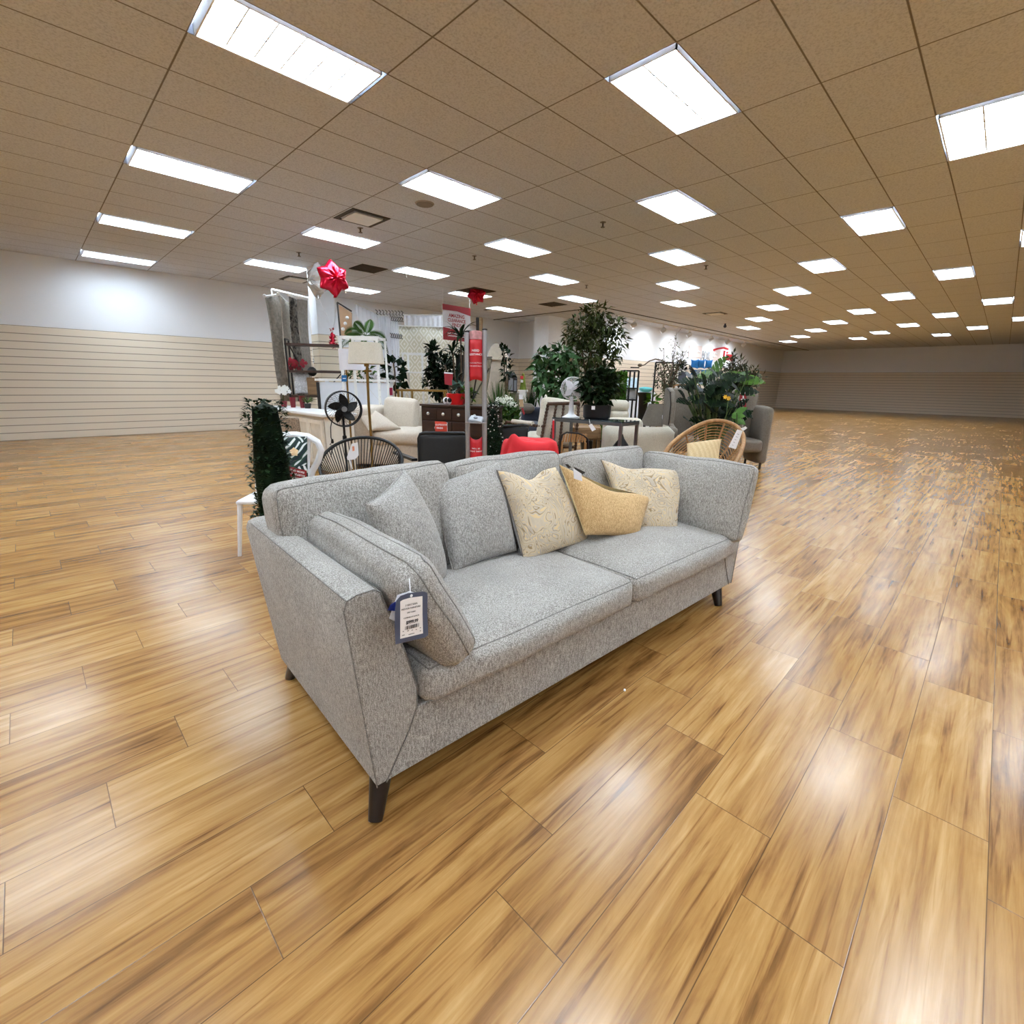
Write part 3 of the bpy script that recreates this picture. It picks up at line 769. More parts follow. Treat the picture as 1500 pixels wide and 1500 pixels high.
# ---- left edge: boxwood column, white plastic chair, printed pillow, red card
b, rz, L, Mi = fr(395, 660, 2.95)
t = thing('boxwood_topiary', 'dark green boxwood topiary at the left edge behind the sofa', 'plant', b, rz)
rg = random.Random(1); lf = B()
for k in range(1500):
    z = rg.uniform(.3, 1.2); r = .125*(1.12-.35*(z/1.2))*rg.uniform(.75, 1.08)*(1+.12*math.sin(z*19)); a = rg.uniform(0, 2*PI)
    lf.leaf((r*math.cos(a), r*math.sin(a), z), (math.cos(a)+rg.gauss(0, .5), math.sin(a)+rg.gauss(0, .5), rg.gauss(.4, .5)), (0, 0, 1), .034, .022)
lf.raw = True; part('foliage', lf, G_dark, t); part('core', B().lathe([(.1, .3), (.1, .8), (.07, 1.15), (0, 1.19)], seg=14), G_deep, t)
part('pot', B().lathe([(.11, 0), (.15, .26), (.15, .28), (.13, .28), (.12, .25), (0, .25)], seg=20), M_black, t)

b, rz, L, Mi = fr(428, 690, 3.9)
t = thing('plastic_armchair', 'white moulded plastic chair with looped back beside the boxwood', 'chair', b, rz+.1)
M_plast = mat('white_plastic', (236, 238, 242), .35, var=.02)
loop = [L(x, y, 3.9) for x, y in ((381, 716), (381, 690), (384, 662), (396, 644), (414, 637.5), (432, 636.8), (450, 639.5), (464, 648), (469, 660), (465, 675), (457, 690), (452, 705), (450, 722))]
pb = B().tube(loop, .026, 10, flat=1.25); part('back_loop', pb, M_plast, t)
sp = B().tube([L(452, 646, 3.93), L(452, 670, 3.93), L(450, 722, 3.93)], .012, 8).tube([L(390, 655, 3.93), L(392, 722, 3.93)], .012, 8); part('back_splat', sp, M_plast, t)
sz = L(420, 720, 3.9).z; sx_ = L(418, 700, 3.9).x
softbox('seat', (sx_, -.2, .42), (.44, .46, .035), M_plast, t, .015, (0, 0, .0), n=8, wob=0)
for s in (-1, 1):
    for y in (-.4, .02): part('leg', B().tube([(sx_+s*.2, y, .41), (sx_+s*.24, y+(.03 if y > -.1 else -.03), 0)], [.02, .014], 8), M_plast, t)
def tropical():
    m, nt, b = _new('tropical_print')
    g = nt.nodes.new('ShaderNodeTexCoord')
    def band(ang, sc):
        mp = nt.nodes.new('ShaderNodeMapping'); mp.inputs['Rotation'].default_value = (0, ang, .4); nt.links.new(g.outputs['Object'], mp.inputs[0])
        w = nt.nodes.new('ShaderNodeTexWave'); w.inputs['Scale'].default_value = sc; w.inputs['Distortion'].default_value = 4.5; w.inputs['Detail'].default_value = 1; nt.links.new(mp.outputs[0], w.inputs['Vector']); return w.outputs['Fac']
    w1, w2 = band(.6, 8), band(-.9, 7); n1 = noise_n(nt, g.outputs['Object'], 5.5, 1); n2 = noise_n(nt, g.outputs['Object'], 9, 1)
    k = math_n(nt, 'GREATER_THAN', n1, .5); a = math_n(nt, 'ADD', math_n(nt, 'MULTIPLY', w1, k), math_n(nt, 'MULTIPLY', w2, math_n(nt, 'SUBTRACT', 1, k)))
    f = math_n(nt, 'MULTIPLY', a, math_n(nt, 'ADD', .1, math_n(nt, 'MULTIPLY', n2, 1.15)))
    r = ramp(nt, [(0, srgb(22, 36, 40)), (.34, srgb(28, 56, 46)), (.53, srgb(44, 78, 58)), (.56, srgb(206, 210, 210)), (.9, srgb(222, 224, 222))]); nt.links.new(f, r.inputs['Fac'])
    nt.links.new(r.outputs['Color'], b.inputs['Base Color']); b.inputs['Roughness'].default_value = .85; return m
ID = Matrix.Identity(4)
TP, tn = pillow('printed_pillow', [tuple(at(392, 641, 3.72)), tuple(at(450, 639, 3.72)), tuple(at(451, 706, 3.58)), tuple(at(398, 708, 3.58))], .13, tropical(), 'tropical leaf print pillow with a flower, on the white plastic chair', pull=.06, frame=ID, seed=8)
fl = B(); fc = at(431, 662, 3.58)-TP.location
for k in range(5):
    a = 2*PI*k/5+.3; d = Vector((_sy, -_cy, 0))*math.cos(a)+Vector((0, 0, 1))*math.sin(a)
    fl.leaf(fc, d, tn, .036, .044, 0)
fl.raw = True; part('flower_print', fl, mat('peach_petal', (246, 214, 168), .7), TP, 'pale peach flower')
cb = at(436, 706, 3.5)
t = thing('sale_card', 'red sale card standing in front of the printed pillow', 'sign', cb, CAMR)
Mi = (Matrix.Translation(cb) @ Matrix.Rotation(CAMR, 4, 'Z')).inverted()
pc = [Mi @ at(x, y, 3.5) for x, y in ((422, 683), (449, 689.5), (449, 702), (423, 697))]
q = B(); A = [q.bm.verts.new(p) for p in pc]; D_ = [q.bm.verts.new(p+Vector((0, .003, 0))) for p in pc]; q.bm.faces.new(A); q.bm.faces.new(D_)
for i in range(4): q.bm.faces.new((A[i], D_[i], D_[(i+1) % 4], A[(i+1) % 4]))
part('card', q, M_crimson, t, smooth=False)
mid = sum(pc, Vector())/4
tx = B(); 
for nm, dz, s_, mm in (('FIND MORE', .013, .021, M_paper), ('AT REGISTER', -.014, .02, M_paper)):
    o = text(nm, s_, mm, t, (0, 0, 0), (PI/2, 0, 0), bold=.0004); o.data.transform(Matrix.Translation(mid+Vector((0, -.002, dz))) @ Matrix.Rotation(.21, 4, 'Y'))
part('holder', B().box((mid.x, .012, mid.z-.08), (.1, .004, .12)), mat('clear_acrylic', (225, 228, 230), .2, var=0), t, smooth=False)

# ---- black string chair with paper tag
D = 4.3; b, rz, L, Mi = fr(528, 700, D); k = K(D)
t = thing('string_chair', 'black round string chair with white paper tag behind the sofa', 'chair', b, rz)
hz0 = L(528, 722).z; hx = L(529, 700).x
top = L(525, 645).z; hoop = []
ch = (top+.36)/2; rh = top-ch
for i in range(40):
    a = 2*PI*i/40; zz = ch+rh*math.sin(a); yy = .22*math.sin(a)+.02
    hoop.append(Vector((hx+.375*math.cos(a)*(1+.04*math.sin(a)), yy, zz)))
part('hoop', B().tube(hoop, .015, 10, True), M_black, t)
ring = [Vector((hx+.11*math.cos(2*PI*i/20), -.10+.09*math.sin(2*PI*i/20), .30)) for i in range(20)]
part('seat_ring', B().tube(ring, .01, 8, True), M_black, t)
st = B()
for i in range(76):
    a = 2*PI*(i+.5)/76; f_ = a/(2*PI)*40; i0 = int(f_) % 40; h0 = hoop[i0].lerp(hoop[(i0+1) % 40], f_-int(f_))
    g = Vector((hx+.11*math.cos(a), -.10+.09*math.sin(a), .30)); m_ = (h0+g)/2+Vector((0, -.0, -.05))
    st.tube([h0, m_, g], .0045, 5)
part('strings', st, M_black_weave, t)
for a in (.6, 2.5, 3.9, 5.5): part('leg', B().tube([(hx+.11*math.cos(a), -.1+.09*math.sin(a), .3), (hx+.3*math.cos(a), .3*math.sin(a)-.05, 0)], .01, 8), M_black, t)
part('seat_pad', B().lathe([(.0, .305), (.2, .32), (.24, .36), (.2, .375), (0, .3)], (hx, -.08, 0), 24), M_black, t)
cb = at(517, 676, 4.12); Mi = (Matrix.Translation(cb) @ Matrix.Rotation(CAMR, 4, 'Z')).inverted()
t = thing('paper_tag', 'white paper tag hanging from the black string chair', 'tag', cb, CAMR)
def card(name, px4, d, cb, m, parent, th=.002, Mi=None, dy=0):
    q = B(); P = [Mi @ at(x, y, d)+Vector((0, dy, 0)) for x, y in px4]; n_ = len(P)
    A = [q.bm.verts.new(p) for p in P]; D_ = [q.bm.verts.new(p+Vector((0, th, 0))) for p in P]; q.bm.faces.new(A); q.bm.faces.new(D_)
    for i in range(n_): q.bm.faces.new((A[i], D_[i], D_[(i+1) % n_], A[(i+1) % n_]))
    return part(name, q, m, parent, smooth=False), sum(P, Vector())/n_
card('card', ((515, 650), (524, 648), (525.5, 667), (520, 673), (509, 674), (508, 670)), 4.12, cb, M_paper, t, Mi=Mi)
card('print', ((516, 654), (519, 653.5), (519.5, 660), (516.5, 661)), 4.12, cb, mat('orange_print', (226, 150, 120), .7), t, .001, Mi, -.0015)
card('zip_tie', ((511.5, 674), (513, 673.5), (517, 687), (515.5, 687)), 4.12, cb, M_paper, t, Mi=Mi)

# ---- black pedestal fan
D = 5.4; b, rz, L, Mi = fr(507, 650, D); k = K(D)
t = thing('pedestal_fan', 'black pedestal fan behind the string chair', 'fan', b, rz+.45)
c = Mi @ at(507.5, 599, D); zc = c.z; R = .19
cg = B(); ax = lambda r, y, n=40: [Vector((r*math.cos(2*PI*i/n), y, zc+r*math.sin(2*PI*i/n))) for i in range(n)]
band = B().grid(lambda u, v: ((R+(.006 if v > .5 else 0))*math.cos(2*PI*u), -.06+.12*v, zc+(R)*math.sin(2*PI*u)), 48, 3, True)
part('cage_band', band, M_black, t)
cg.tube(ax(R, -.05, 40), .007, 8, True).tube(ax(R, .05, 40), .007, 8, True).tube(ax(R*.55, -.062), .0018, 5, True).tube(ax(R*.25, -.066), .0018, 5, True)
for i in range(40):
    a = 2*PI*i/40; a2 = a+.5
    cg.tube([(.03*math.cos(a), -.068, zc+.03*math.sin(a)), (.11*math.cos((a+a2)/2-.1), -.064, zc+.11*math.sin((a+a2)/2-.1)), (R*math.cos(a2), -.05, zc+R*math.sin(a2))], .0013, 4)
    if i % 2: cg.tube([(.03*math.cos(a), .062, zc+.03*math.sin(a)), (R*math.cos(a), .05, zc+R*math.sin(a))], .0013, 4)
part('grille', cg, M_black, t)
part('badge', B().lathe([(0, -.004), (.028, -.003), (.03, .008), (0, .009)], seg=20, M=Matrix.Translation((0, -.072, zc)) @ Matrix.Rotation(PI/2, 4, 'X')), mat('grey_badge', (120, 120, 122), .4), t)
for i in range(5):
    a0 = 2*PI*i/5+1.35
    def bl(u, v, a0=a0):
        r = .03+u*.135; w = .075*math.sin(PI*min(1, u*.75+.22))**.8; a = a0+.35*u
        x, z = r*math.cos(a), r*math.sin(a); s = (v-.5)*w*2*.62
        return (x-math.sin(a)*s, -.01+s*.5, zc+z+math.cos(a)*s)
    q = B().grid(bl, 8, 6); o = part('blade', q, M_black, t); sd = o.modifiers.new('Solid', 'SOLIDIFY'); sd.thickness = .004
part('hub', B().lathe([(0, -.04), (.035, -.035), (.04, .02), (.05, .06), (.05, .14), (.02, .16), (0, .16)], seg=20, M=Matrix.Translation((0, 0, zc)) @ Matrix.Rotation(-PI/2, 4, 'X')), M_black, t)
part('pole', B().tube([(0, .09, .02), (0, .09, zc)], .013, 12), M_black, t)
part('collar', B().lathe([(.014, 0), (.024, .01), (.024, .05), (.014, .06)], (0, .09, zc-.36), 14), M_black, t)
part('base', B().lathe([(.2, 0), (.2, .012), (.14, .03), (.03, .05), (.02, .12), (0, .12)], (0, .09, 0), 32), M_black, t)
cd = [Mi @ at(x, y, D+.1) for x, y in ((494, 612), (491.5, 625), (492, 640), (494, 646), (490.5, 650), (496, 652), (493, 660), (492, 668))]
part('cord', B().tube(cd, .006, 6).lathe([(.012, -.02), (.016, .0), (.01, .03)], cd[3], 8), M_black, t)

# ---- gold floor lamp with drum shade, a second lamp behind it
D = 6.0; b, rz, L, Mi = fr(541, 560, D)
t = thing('floor_lamp', 'gold floor lamp with an oatmeal drum shade', 'lamp', b, rz)
M_shade = fabric('oatmeal_shade', (196, 188, 170), (208, 200, 184), (218, 211, 196), .9, .1)
c = L(536, 518); z1, z0 = L(536, 502.5).z, L(536, 533).z; r1 = .027*K(D)/K(D); W1 = K(D)*22.5; W0 = K(D)*25.5
part('lamp_shade', B().lathe([(W0-.004, z0), (W0, z0), (W1, z1), (W1-.004, z1), (W0-.006, z0+.002)], (c.x, 0, 0), 36), M_shade, t)
pole = [L(545.5, 683), L(543.5, 640), L(540, 590), L(538, 545), L(537.5, 531)]
part('pole', B().tube([Vector((pole[0].x, 0, .03))]+pole, .016, 10), M_gold, t)
part('crossbar', B().tube([L(533.5, 543.5), L(544, 543.5)], .012, 8).lathe([(.03, z0-.03), (.03, z0+.05)], (c.x, 0, 0), 12), M_gold, t)
part('base', B().lathe([(.14, 0), (.14, .015), (.03, .03), (.018, .1), (0, .1)], (pole[0].x, 0, 0), 28), M_gold, t)
tp = B()
for a in (.4, 2.5, 4.4): tp.tube([Vector((pole[0].x, 0, .32)), Vector((pole[0].x+.1*math.cos(a), .1*math.sin(a), .06))], .008, 6)
part('brace', tp, M_gold, t)
D = 6.6; b, rz, L, Mi = fr(514, 560, D)
t = thing('floor_lamp', 'white drum shade lamp half hidden behind the oatmeal shade', 'lamp', b, rz)
z1, z0 = L(514, 512).z, L(514, 542).z; cx = L(515, 525).x; W = K(D)*17.5
part('lamp_shade', B().lathe([(W-.004, z0), (W, z0), (W, z1), (W-.004, z1), (W-.006, z0+.002)], (cx, 0, 0), 36), mat('white_linen_shade', (232, 234, 244), .9, var=.02), t)
px_ = L(508.5, 560).x
part('pole', B().tube([(px_, 0, .02), (px_, 0, z0+.12)], .012, 10), M_gold, t); part('base', B().lathe([(.13, 0), (.13, .02), (.015, .03)], (px_, 0, 0), 24), M_gold, t)
D = 6.45; cb = at(504, 559, D); Mi = (Matrix.Translation(cb) @ Matrix.Rotation(CAMR, 4, 'Z')).inverted()
t = thing('hang_tag', 'blue swing tag hanging below the white lamp shade', 'tag', cb, CAMR)
card('card', ((500.3, 549.5), (508, 549.5), (508, 559), (500.3, 559)), D, cb, mat('bright_blue', (24, 112, 178), .5, var=.02), t, Mi=Mi)
card('white_strip', ((502, 553.8), (506.5, 553.8), (506.5, 555), (502, 555)), D, cb, M_paper, t, .001, Mi, -.0015)
part('string', B().tube([Mi @ at(504, 549.5, D), Mi @ at(505, 543, D)], .003, 5), M_black, t)

# ---- white open shelf frame (A-frame) behind the lamps
D = 8.55; b, rz, L, Mi = fr(530, 580, D)
t = thing('etagere', 'white open shelf unit with pierced posts behind the gold lamp', 'shelf', b, rz)
wp = B()
zt = L(502, 492).z
pts = dict(a=L(501.5, 540).x, b=L(511, 540).x, c=L(554, 540).x, d=L(558, 520).x)
for nm, x, y in (('post', pts['a'], 0), ('post', pts['b'], .3), ('post', pts['c'], 0)):
    part(nm, B().box((x, y, zt/2), (.042, .03, zt)), M_white, t, smooth=False)
part('post', B().tube([(L(564.5, 590).x, .35, .0), (L(556, 505).x, .35, zt-.05)], .02, 4), M_white, t, smooth=False)
hp = B()
for i in range(14):
    for x in (pts['a'], pts['c']): hp.lathe([(.004, -.001), (.004, .001)], seg=8, M=Matrix.Translation((x+.012, -.016, .25+i*.115)) @ Matrix.Rotation(PI/2, 4, 'X'))
part('peg_holes', hp, M_dark, t)
tr_ = B().box(((pts['a']+pts['c'])/2, 0, zt-.02), (pts['c']-pts['a']+.08, .03, .045)).box(((pts['b']+pts['d'])/2, .35, zt-.02), (pts['d']-pts['b'], .03, .045)); part('top_rail', tr_, M_white, t, smooth=False)
for s in (-1,): part('side_rail', B().box((pts['a']+.02, .18, zt-.02), (.04, .35, .04)).box((pts['c'], .18, zt-.02), (.04, .35, .04)), M_white, t, smooth=False)
for z in (.3, .72): part('shelf', B().box(((pts['a']+pts['c'])/2, .17, z), (pts['c']-pts['a'], .36, .02)), M_white, t, smooth=False)

# ---- potted palm on top line, fiddle-leaf fig
def frond(bm, p0, az, L_, el, droop, n=16, wl=.16, w=.016):
    pts = []; dx = Vector((math.cos(az), math.sin(az), 0)); sd = Vector((-math.sin(az), math.cos(az), 0))
    for i in range(n+1):
        s = i/n; pts.append(Vector(p0)+dx*L_*math.cos(el)*s+Vector((0, 0, L_*(math.sin(el)*s-droop*s*s))))
    bm.tube(pts, [.006*(1-.7*i/n) for i in range(n+1)], 5)
    for i in range(4, n+1):
        s = i/n; ll = wl*math.sin(PI*min(.97, s*.85+.12)); tg = (pts[i]-pts[i-1]).normalized(); sd = tg.cross(Vector((.3, 1, .25))).normalized()
        for q in (-1, 1): bm.leaf(pts[i], sd*q*.9+tg*.75+Vector((0, 0, -.15)), Vector((.3, -1, .3)), ll, w, .05)
D = 9.75; b, rz, L, Mi = fr(530, 520, D)
t = thing('palm_plant', 'feathery palm plant rising behind the white shelf frame', 'plant', b, rz)
o0 = L(536, 492); fb = B()
for (tx_, ty_, dr) in ((541, 468, .05), (522, 470, .2), (563, 497, .55), (505, 486, .55), (552, 520, .9), (510, 512, .8), (534, 505, .3)):
    e_ = L(tx_, ty_); v = e_-o0; az = math.atan2(.15 if v.x > 0 else -.1, v.x); ln = max(.25, v.length*1.15); el = math.atan2(v.z+dr*ln, abs(v.x)+.05)
    frond(fb, o0, az, ln, min(el, 1.45), dr, 26, .15 if ln > .3 else .1, .017)
fb.raw = True; part('fronds', fb, G_mid, t)
part('stem', B().tube([(o0.x, o0.y, .5), o0], .015, 6), M_gst, t)
part('pot', B().lathe([(.12, 0), (.16, .5), (.16, .52), (.13, .52), (.12, .49), (0, .49)], (o0.x, o0.y, 0), 20), mat('basket_pot', (150, 118, 78), .8, scale=60, var=.3), t)
part('lower_leaves', B().cloud((o0.x-.15, o0.y, L(530, 548).z), (.3, .2, .18), 90, .12, .06, random.Random(2)), G_mid, t)
D = 10.6; b, rz, L, Mi = fr(577, 560, D)
t = thing('fiddle_leaf_fig', 'fiddle leaf fig with broad dark leaves right of the drum shade', 'plant', b, rz)
c = L(577, 545); fb = B(); rg = random.Random(3)
fb.cloud((c.x, 0, c.z), (K(D)*15, .2, K(D)*24), 46, .2, .17, rg, .1, .35, .3); fb.raw = True; part('foliage', fb, G_deep, t)
part('stem', B().tube([(c.x, 0, .3), (c.x+.02, 0, c.z), (c.x, 0, c.z+.2)], .016, 6), M_stem, t); part('pot', B().lathe([(.12, 0), (.17, .34), (.14, .34), (.13, .3), (0, .3)], (c.x, 0, 0), 18), M_black, t)

# ---- cream chair-and-a-half
D = 7.4; b, rz, L, Mi = fr(575, 670, D)
t = thing('loveseat', 'oversized cream linen armchair with a deep seat cushion', 'sofa', b, rz)
xl, xa, xr = L(503, 640).x, L(547, 640).x, L(619, 640).x; zs = L(580, 632).z; zb = L(580, 651).z; za = L(515, 598).z
softbox('base', ((xl+xr)/2, .5, zb/2+.03), (xr-xl, 1.0, zb-.04), M_cream, t, .03, (0, .005, 0))
softbox('arm', ((xl+xa)/2, .5, za/2+.03), (xa-xl, 1.0, za-.04), M_cream, t, .06, (.01, .01, .02), seed=2)
softbox('arm', (xr+.05, .56, zs/2+.0), (.12, .86, zs-.06), M_cream, t, .06, (.01, .01, .02), seed=4)
softbox('seat_cushion', ((xa+xr)/2, .42, (zs+zb)/2), (xr-xa, .95, zs-zb+.02), M_cream, t, .06, (.0, .03, .03), seed=5)
softbox('back_frame', ((xl+xr)/2, .98, .48), (xr-xl, .2, .86), M_cream, t, .06)
zc0 = L(572, 608).z
softbox('back_cushion', (L(574, 608).x, .62, zc0-.04), (K(D)*56, .24, K(D)*52), M_cream, t, .08, (.0, .05, .02), (-.22, .08, 0), 6, 14, .012)
Mi7 = Matrix.Translation(b) @ Matrix.Rotation(rz, 4, 'Z')
for px, py, s in ((0, 0, 0),):
    q = [at(520, 604, 7.5), at(545, 601, 7.65), at(588, 630, 7.45), at(540, 633, 7.25)]
    pillow('throw_pillow', [tuple(p) for p in q], .17, M_cream, 'cream toss pillow slumped against the arm of the cream armchair', pull=.08, frame=ID, seed=9, lift=.02)
for x in (xl+.08, xr-.06):
    for y in (.06, .95): part('leg', B().tube([(x, y, 0), (x, y, .06)], .03, 10), M_leg, t)

# ---- sideboard with panelled doors, store-aligned
zt = .86; cF = atz(474, 606, zt); cB = atz(407, 594.5, zt)
lenV = min(2.6, abs(cB.y-cF.y)+.25); b = Vector((cF.x, cF.y, 0))
t = thing('sideboard', 'long cream sideboard with panelled doors at the left', 'cabinet', b, 0)
M_ant = mat('antique_cream', (220, 212, 198), .6, var=.06, scale=7); M_ant2 = mat('antique_panel', (206, 196, 180), .65, var=.08, scale=9)
part('body', B().box((.24, lenV/2, .43), (.44, lenV-.06, .74)), M_ant, t, smooth=False)
part('worktop', B().box((.23, lenV/2, .83), (.54, lenV+.04, .05)), mat('marble_white', (232, 232, 232), .3, var=.04, scale=4), t, bevel=.015)
part('plinth', B().box((.26, lenV/2, .03), (.4, lenV-.1, .06)), M_ant, t, smooth=False)
nd = 5
for i in range(nd):
    y0 = .05+(lenV-.1)*i/nd; y1 = .05+(lenV-.1)*(i+1)/nd
    d_ = B(); cy0 = (y0+y1)/2; w_ = y1-y0-.012
    d_.box((.0, cy0-w_/2+.03, .43), (.03, .06, .66)).box((0, cy0+w_/2-.03, .43), (.03, .06, .66)).box((0, cy0, .73), (.03, w_-.12, .06)).box((0, cy0, .13), (.03, w_-.12, .06))
    dd = part('door', d_, M_ant, t, smooth=False); part('panel', B().box((.006, cy0, .43), (.014, w_-.12, .54)), M_ant2, dd, smooth=False)
    part('knob', B().ball((-.025, cy0-w_/2+.03 if i % 2 else cy0+w_/2-.03, .46), .014, 10), M_char, dd)
sb = b.copy()
def on_side(px, py, dz=0): return atz(px, py, zt+dz-.005)
def simple_pot(name, label, cat, p, r, h, m, leaves=None, gm=None, extra=None, group=None):
    t = thing(name, label, cat, p, 0, group)
    part('pot', B().lathe([(r*.75, 0), (r, h), (r*.85, h), (r*.8, h*.85), (0, h*.85)], seg=16), m, t)
    if leaves:
        q = B(); leaves(q); q.raw = True; part('foliage', q, gm, t)
    if extra: extra(t)
    return t
def orchid(t, n=16, h=.42, sp=.12, m=None, seed=1):
    rg = random.Random(seed); q = B(); s = B()
    for st_ in range(2):
        tip = Vector((rg.uniform(-sp, sp), rg.uniform(-sp, sp), h)); s.tube([(0, 0, .1), (tip.x*.3, tip.y*.3, h*.75), tip, tip*1.35+Vector((0, 0, -.12))], .004, 5)
        for k_ in range(n//2):
            f = k_/(n/2); p = tip*(1+.35*f)+Vector((rg.gauss(0, .03), rg.gauss(0, .03), -.14*f+rg.gauss(0, .03)))
            for a in range(5):
                an = 2*PI*a/5; q.leaf(p, (math.cos(an)*_sy, -math.cos(an)*_cy, math.sin(an)), (-_cy, -_sy, 0), .045, .04, .1)
    q.raw = True; part('blossom', q, m, t); part('stem', s, M_gst, t)
M_wpet = mat('white_petal', (244, 244, 240), .6, var=.02); M_rpet = mat('crimson_petal', (158, 24, 48), .6, var=.1)
p = on_side(409, 596.5)+Vector((.12, .1, 0)); t = simple_pot('orchid_plant', 'white orchid in bloom on the far end of the sideboard', 'plant', p, .06, .1, M_dred); orchid(t, 26, .3, .12, M_wpet, 4)
p = on_side(421, 597)+Vector((.1, 0, 0)); simple_pot('ceramic_pot', 'dark red glazed pot beside the white orchid', 'pot', p, .05, .17, M_dred)
p = on_side(424.5, 598)+Vector((.22, 0, 0)); simple_pot('ceramic_pot', 'taller dark red glazed pot behind its smaller twin', 'pot', p, .05, .2, M_dred)
p = on_side(437, 598.5)+Vector((.16, 0, 0)); rg = random.Random(5)
def grassy(q):
    for k_ in range(34): q.strap((0, 0, .08), rg.uniform(0, 6.28), rg.uniform(.15, .26), .02, rg.uniform(.5, 1.1), .45, 5)
simple_pot('potted_grass', 'small leafy green plant on the sideboard', 'plant', p, .06, .08, M_char, grassy, G_mid)
t = thing('wicker_basket', 'woven round wicker basket in front of the sideboard', 'basket', at(424, 650, 5.6).xy.to_3d(), 0)
part('body', B().lathe([(.1, 0), (.14, .2), (.15, .45), (.13, hz(424, 613, 5.6)), (.12, hz(424, 613, 5.6)), (.12, .3), (0, .25)], seg=24), mat('wicker_weave', (150, 128, 106), .8, var=.5, scale=70, bmp=.8), t)

# ---- white crate-like counter with wood diagonal trim
D = 9.0; b, rz, L, Mi = fr(520, 590, D, CAMR+.03)
t = thing('display_counter', 'tall white counter with wooden diagonal trim behind the fan', 'counter', b, rz)
x0, x1 = L(466, 580).x, L(571, 580).x; z1 = L(520, 557).z; M_panel = mat('painted_white_panel', (226, 229, 236), .6, var=.02); M_trimw = wood('pale_oak_trim', (168, 140, 104), (196, 168, 130), 0)
part('body', B().box(((x0+x1)/2, .2, z1/2-.02), (x1-x0-.04, .38, z1-.04)), M_panel, t, smooth=False)
part('top', B().box(((x0+x1)/2, .2, z1), (x1-x0+.04, .46, .04)), M_white, t, smooth=False)
part('corner_post', B().box((x0+.02, .03, z1/2-.02), (.05, .08, z1-.05)), M_char, t, smooth=False); part('corner_post', B().box((x1-.02, .03, z1/2-.02), (.05, .05, z1-.05)), M_white, t, smooth=False)
for (xa_, za_, xb_, zb_) in ((L(475, 597).x, L(475, 597).z, L(507, 562).x, z1-.05), (L(533, 562).x, z1-.05, L(566, 600).x, L(566, 600).z)):
    part('diagonal_trim', B().tube([(xa_, .035, za_), (xb_, .035, zb_)], .026, 4), M_trimw, t, smooth=False)

# ---- dark metal etagere at the left
z1 = hz(416, 502, 9.6); A_ = at(416, 502, 9.6); E_ = at(500, 510, 9.85); dv = (E_-A_); ln = min(dv.length, 1.9); an = math.atan2(dv.y, dv.x)
t = thing('shelf_unit', 'dark metal and wood shelf unit in front of the square column', 'shelf', (A_.x, A_.y, 0), an)
M_walnut = wood('dark_walnut_shelf', (44, 26, 18), (70, 42, 30), 0, .45)
for x in (.02, ln-.02):
    for y in (0, .34):
        part('post', B().box((x, y, (z1+.08)/2), (.028, .028, z1+.08)), M_black, t, smooth=False)
    part('side_bar', B().box((x, .17, z1+.07), (.028, .34, .024)), M_black, t, smooth=False)
for z in (z1-.02, hz(421, 543.5, 9.5), hz(421, 580.5, 9.5), .2): part('shelf', B().box((ln/2, .17, z), (ln, .36, .04)), M_walnut, t, smooth=False)
zm = hz(421, 580.5, 9.5)
part('brace', B().tube([(.03, .36, z1-.04), (ln*.42, .36, zm)], .012, 6).tube([(ln-.03, .36, z1-.5), (ln*.62, .36, zm+.1)], .012, 6), M_black, t)
SHM = Matrix.Translation((A_.x, A_.y, 0)) @ Matrix.Rotation(an, 4, 'Z'); zsh = hz(421, 580.5, 9.5)+.02; zs2 = hz(421, 543.5, 9.5)+.02
p = SHM @ Vector((ln*.42, .15, zsh)); t = thing('wooden_box', 'tall brown wooden box on the dark metal shelf', 'box', p, an)
part('body', B().box((0, 0, .17), (.2, .2, .34)), M_brown, t, bevel=.008); part('lid', B().box((0, 0, .3), (.21, .21, .03)), M_brown, t, bevel=.005)
p = SHM @ Vector((ln*.42, .15, zsh+.365)); tag(B().ball((0, 0, .09), .09, 16).build('black_orb', M_black_weave, None, loc=p), 'black woven ball sitting on the wooden box', 'ornament')
for k_, (f, h) in enumerate(((.62, .18), (.68, .3), (.74, .13))):
    p = SHM @ Vector((ln*f, .1, zsh)); t = thing('pillar_candle', 'white candle on the dark shelf, %s' % ('beside the wooden box', 'tallest of the three', 'shortest of the three')[k_], 'candle', p, 0, 'white candles on the dark shelf')
    part('wax', B().lathe([(.04, 0), (.04, h), (.032, h+.004), (0, h-.004)], seg=16), M_paper, t); part('wick', B().tube([(0, 0, h-.006), (0, 0, h+.02)], .003, 5), M_black, t)
p = SHM @ Vector((ln*.22, .12, zsh)); pillow('patterned_cushion', [tuple(p+Vector((-.13, .08, .42))), tuple(p+Vector((.15, -.02, .42))), tuple(p+Vector((.15, -.05, .02))), tuple(p+Vector((-.13, .05, .02)))], .1, mat('grey_white_mottle', (206, 208, 212), .8, var=.3, scale=30), 'grey and white mottled cushion on the dark metal shelf', frame=ID, seed=12, n=12)
for k_, (f, pz) in enumerate(((.06, zs2), (.2, zs2))):
    p = SHM @ Vector((ln*f, .1, pz)); t = simple_pot('flower_pot', 'crimson flowers on the dark shelf, %s' % ('at its left end', 'right of the first pot')[k_], 'plant', p, .05, .07, M_dred); orchid(t, 12, .17, .1, M_rpet, 20+k_)
p = SHM @ Vector((ln*.9, .17, z1)); 

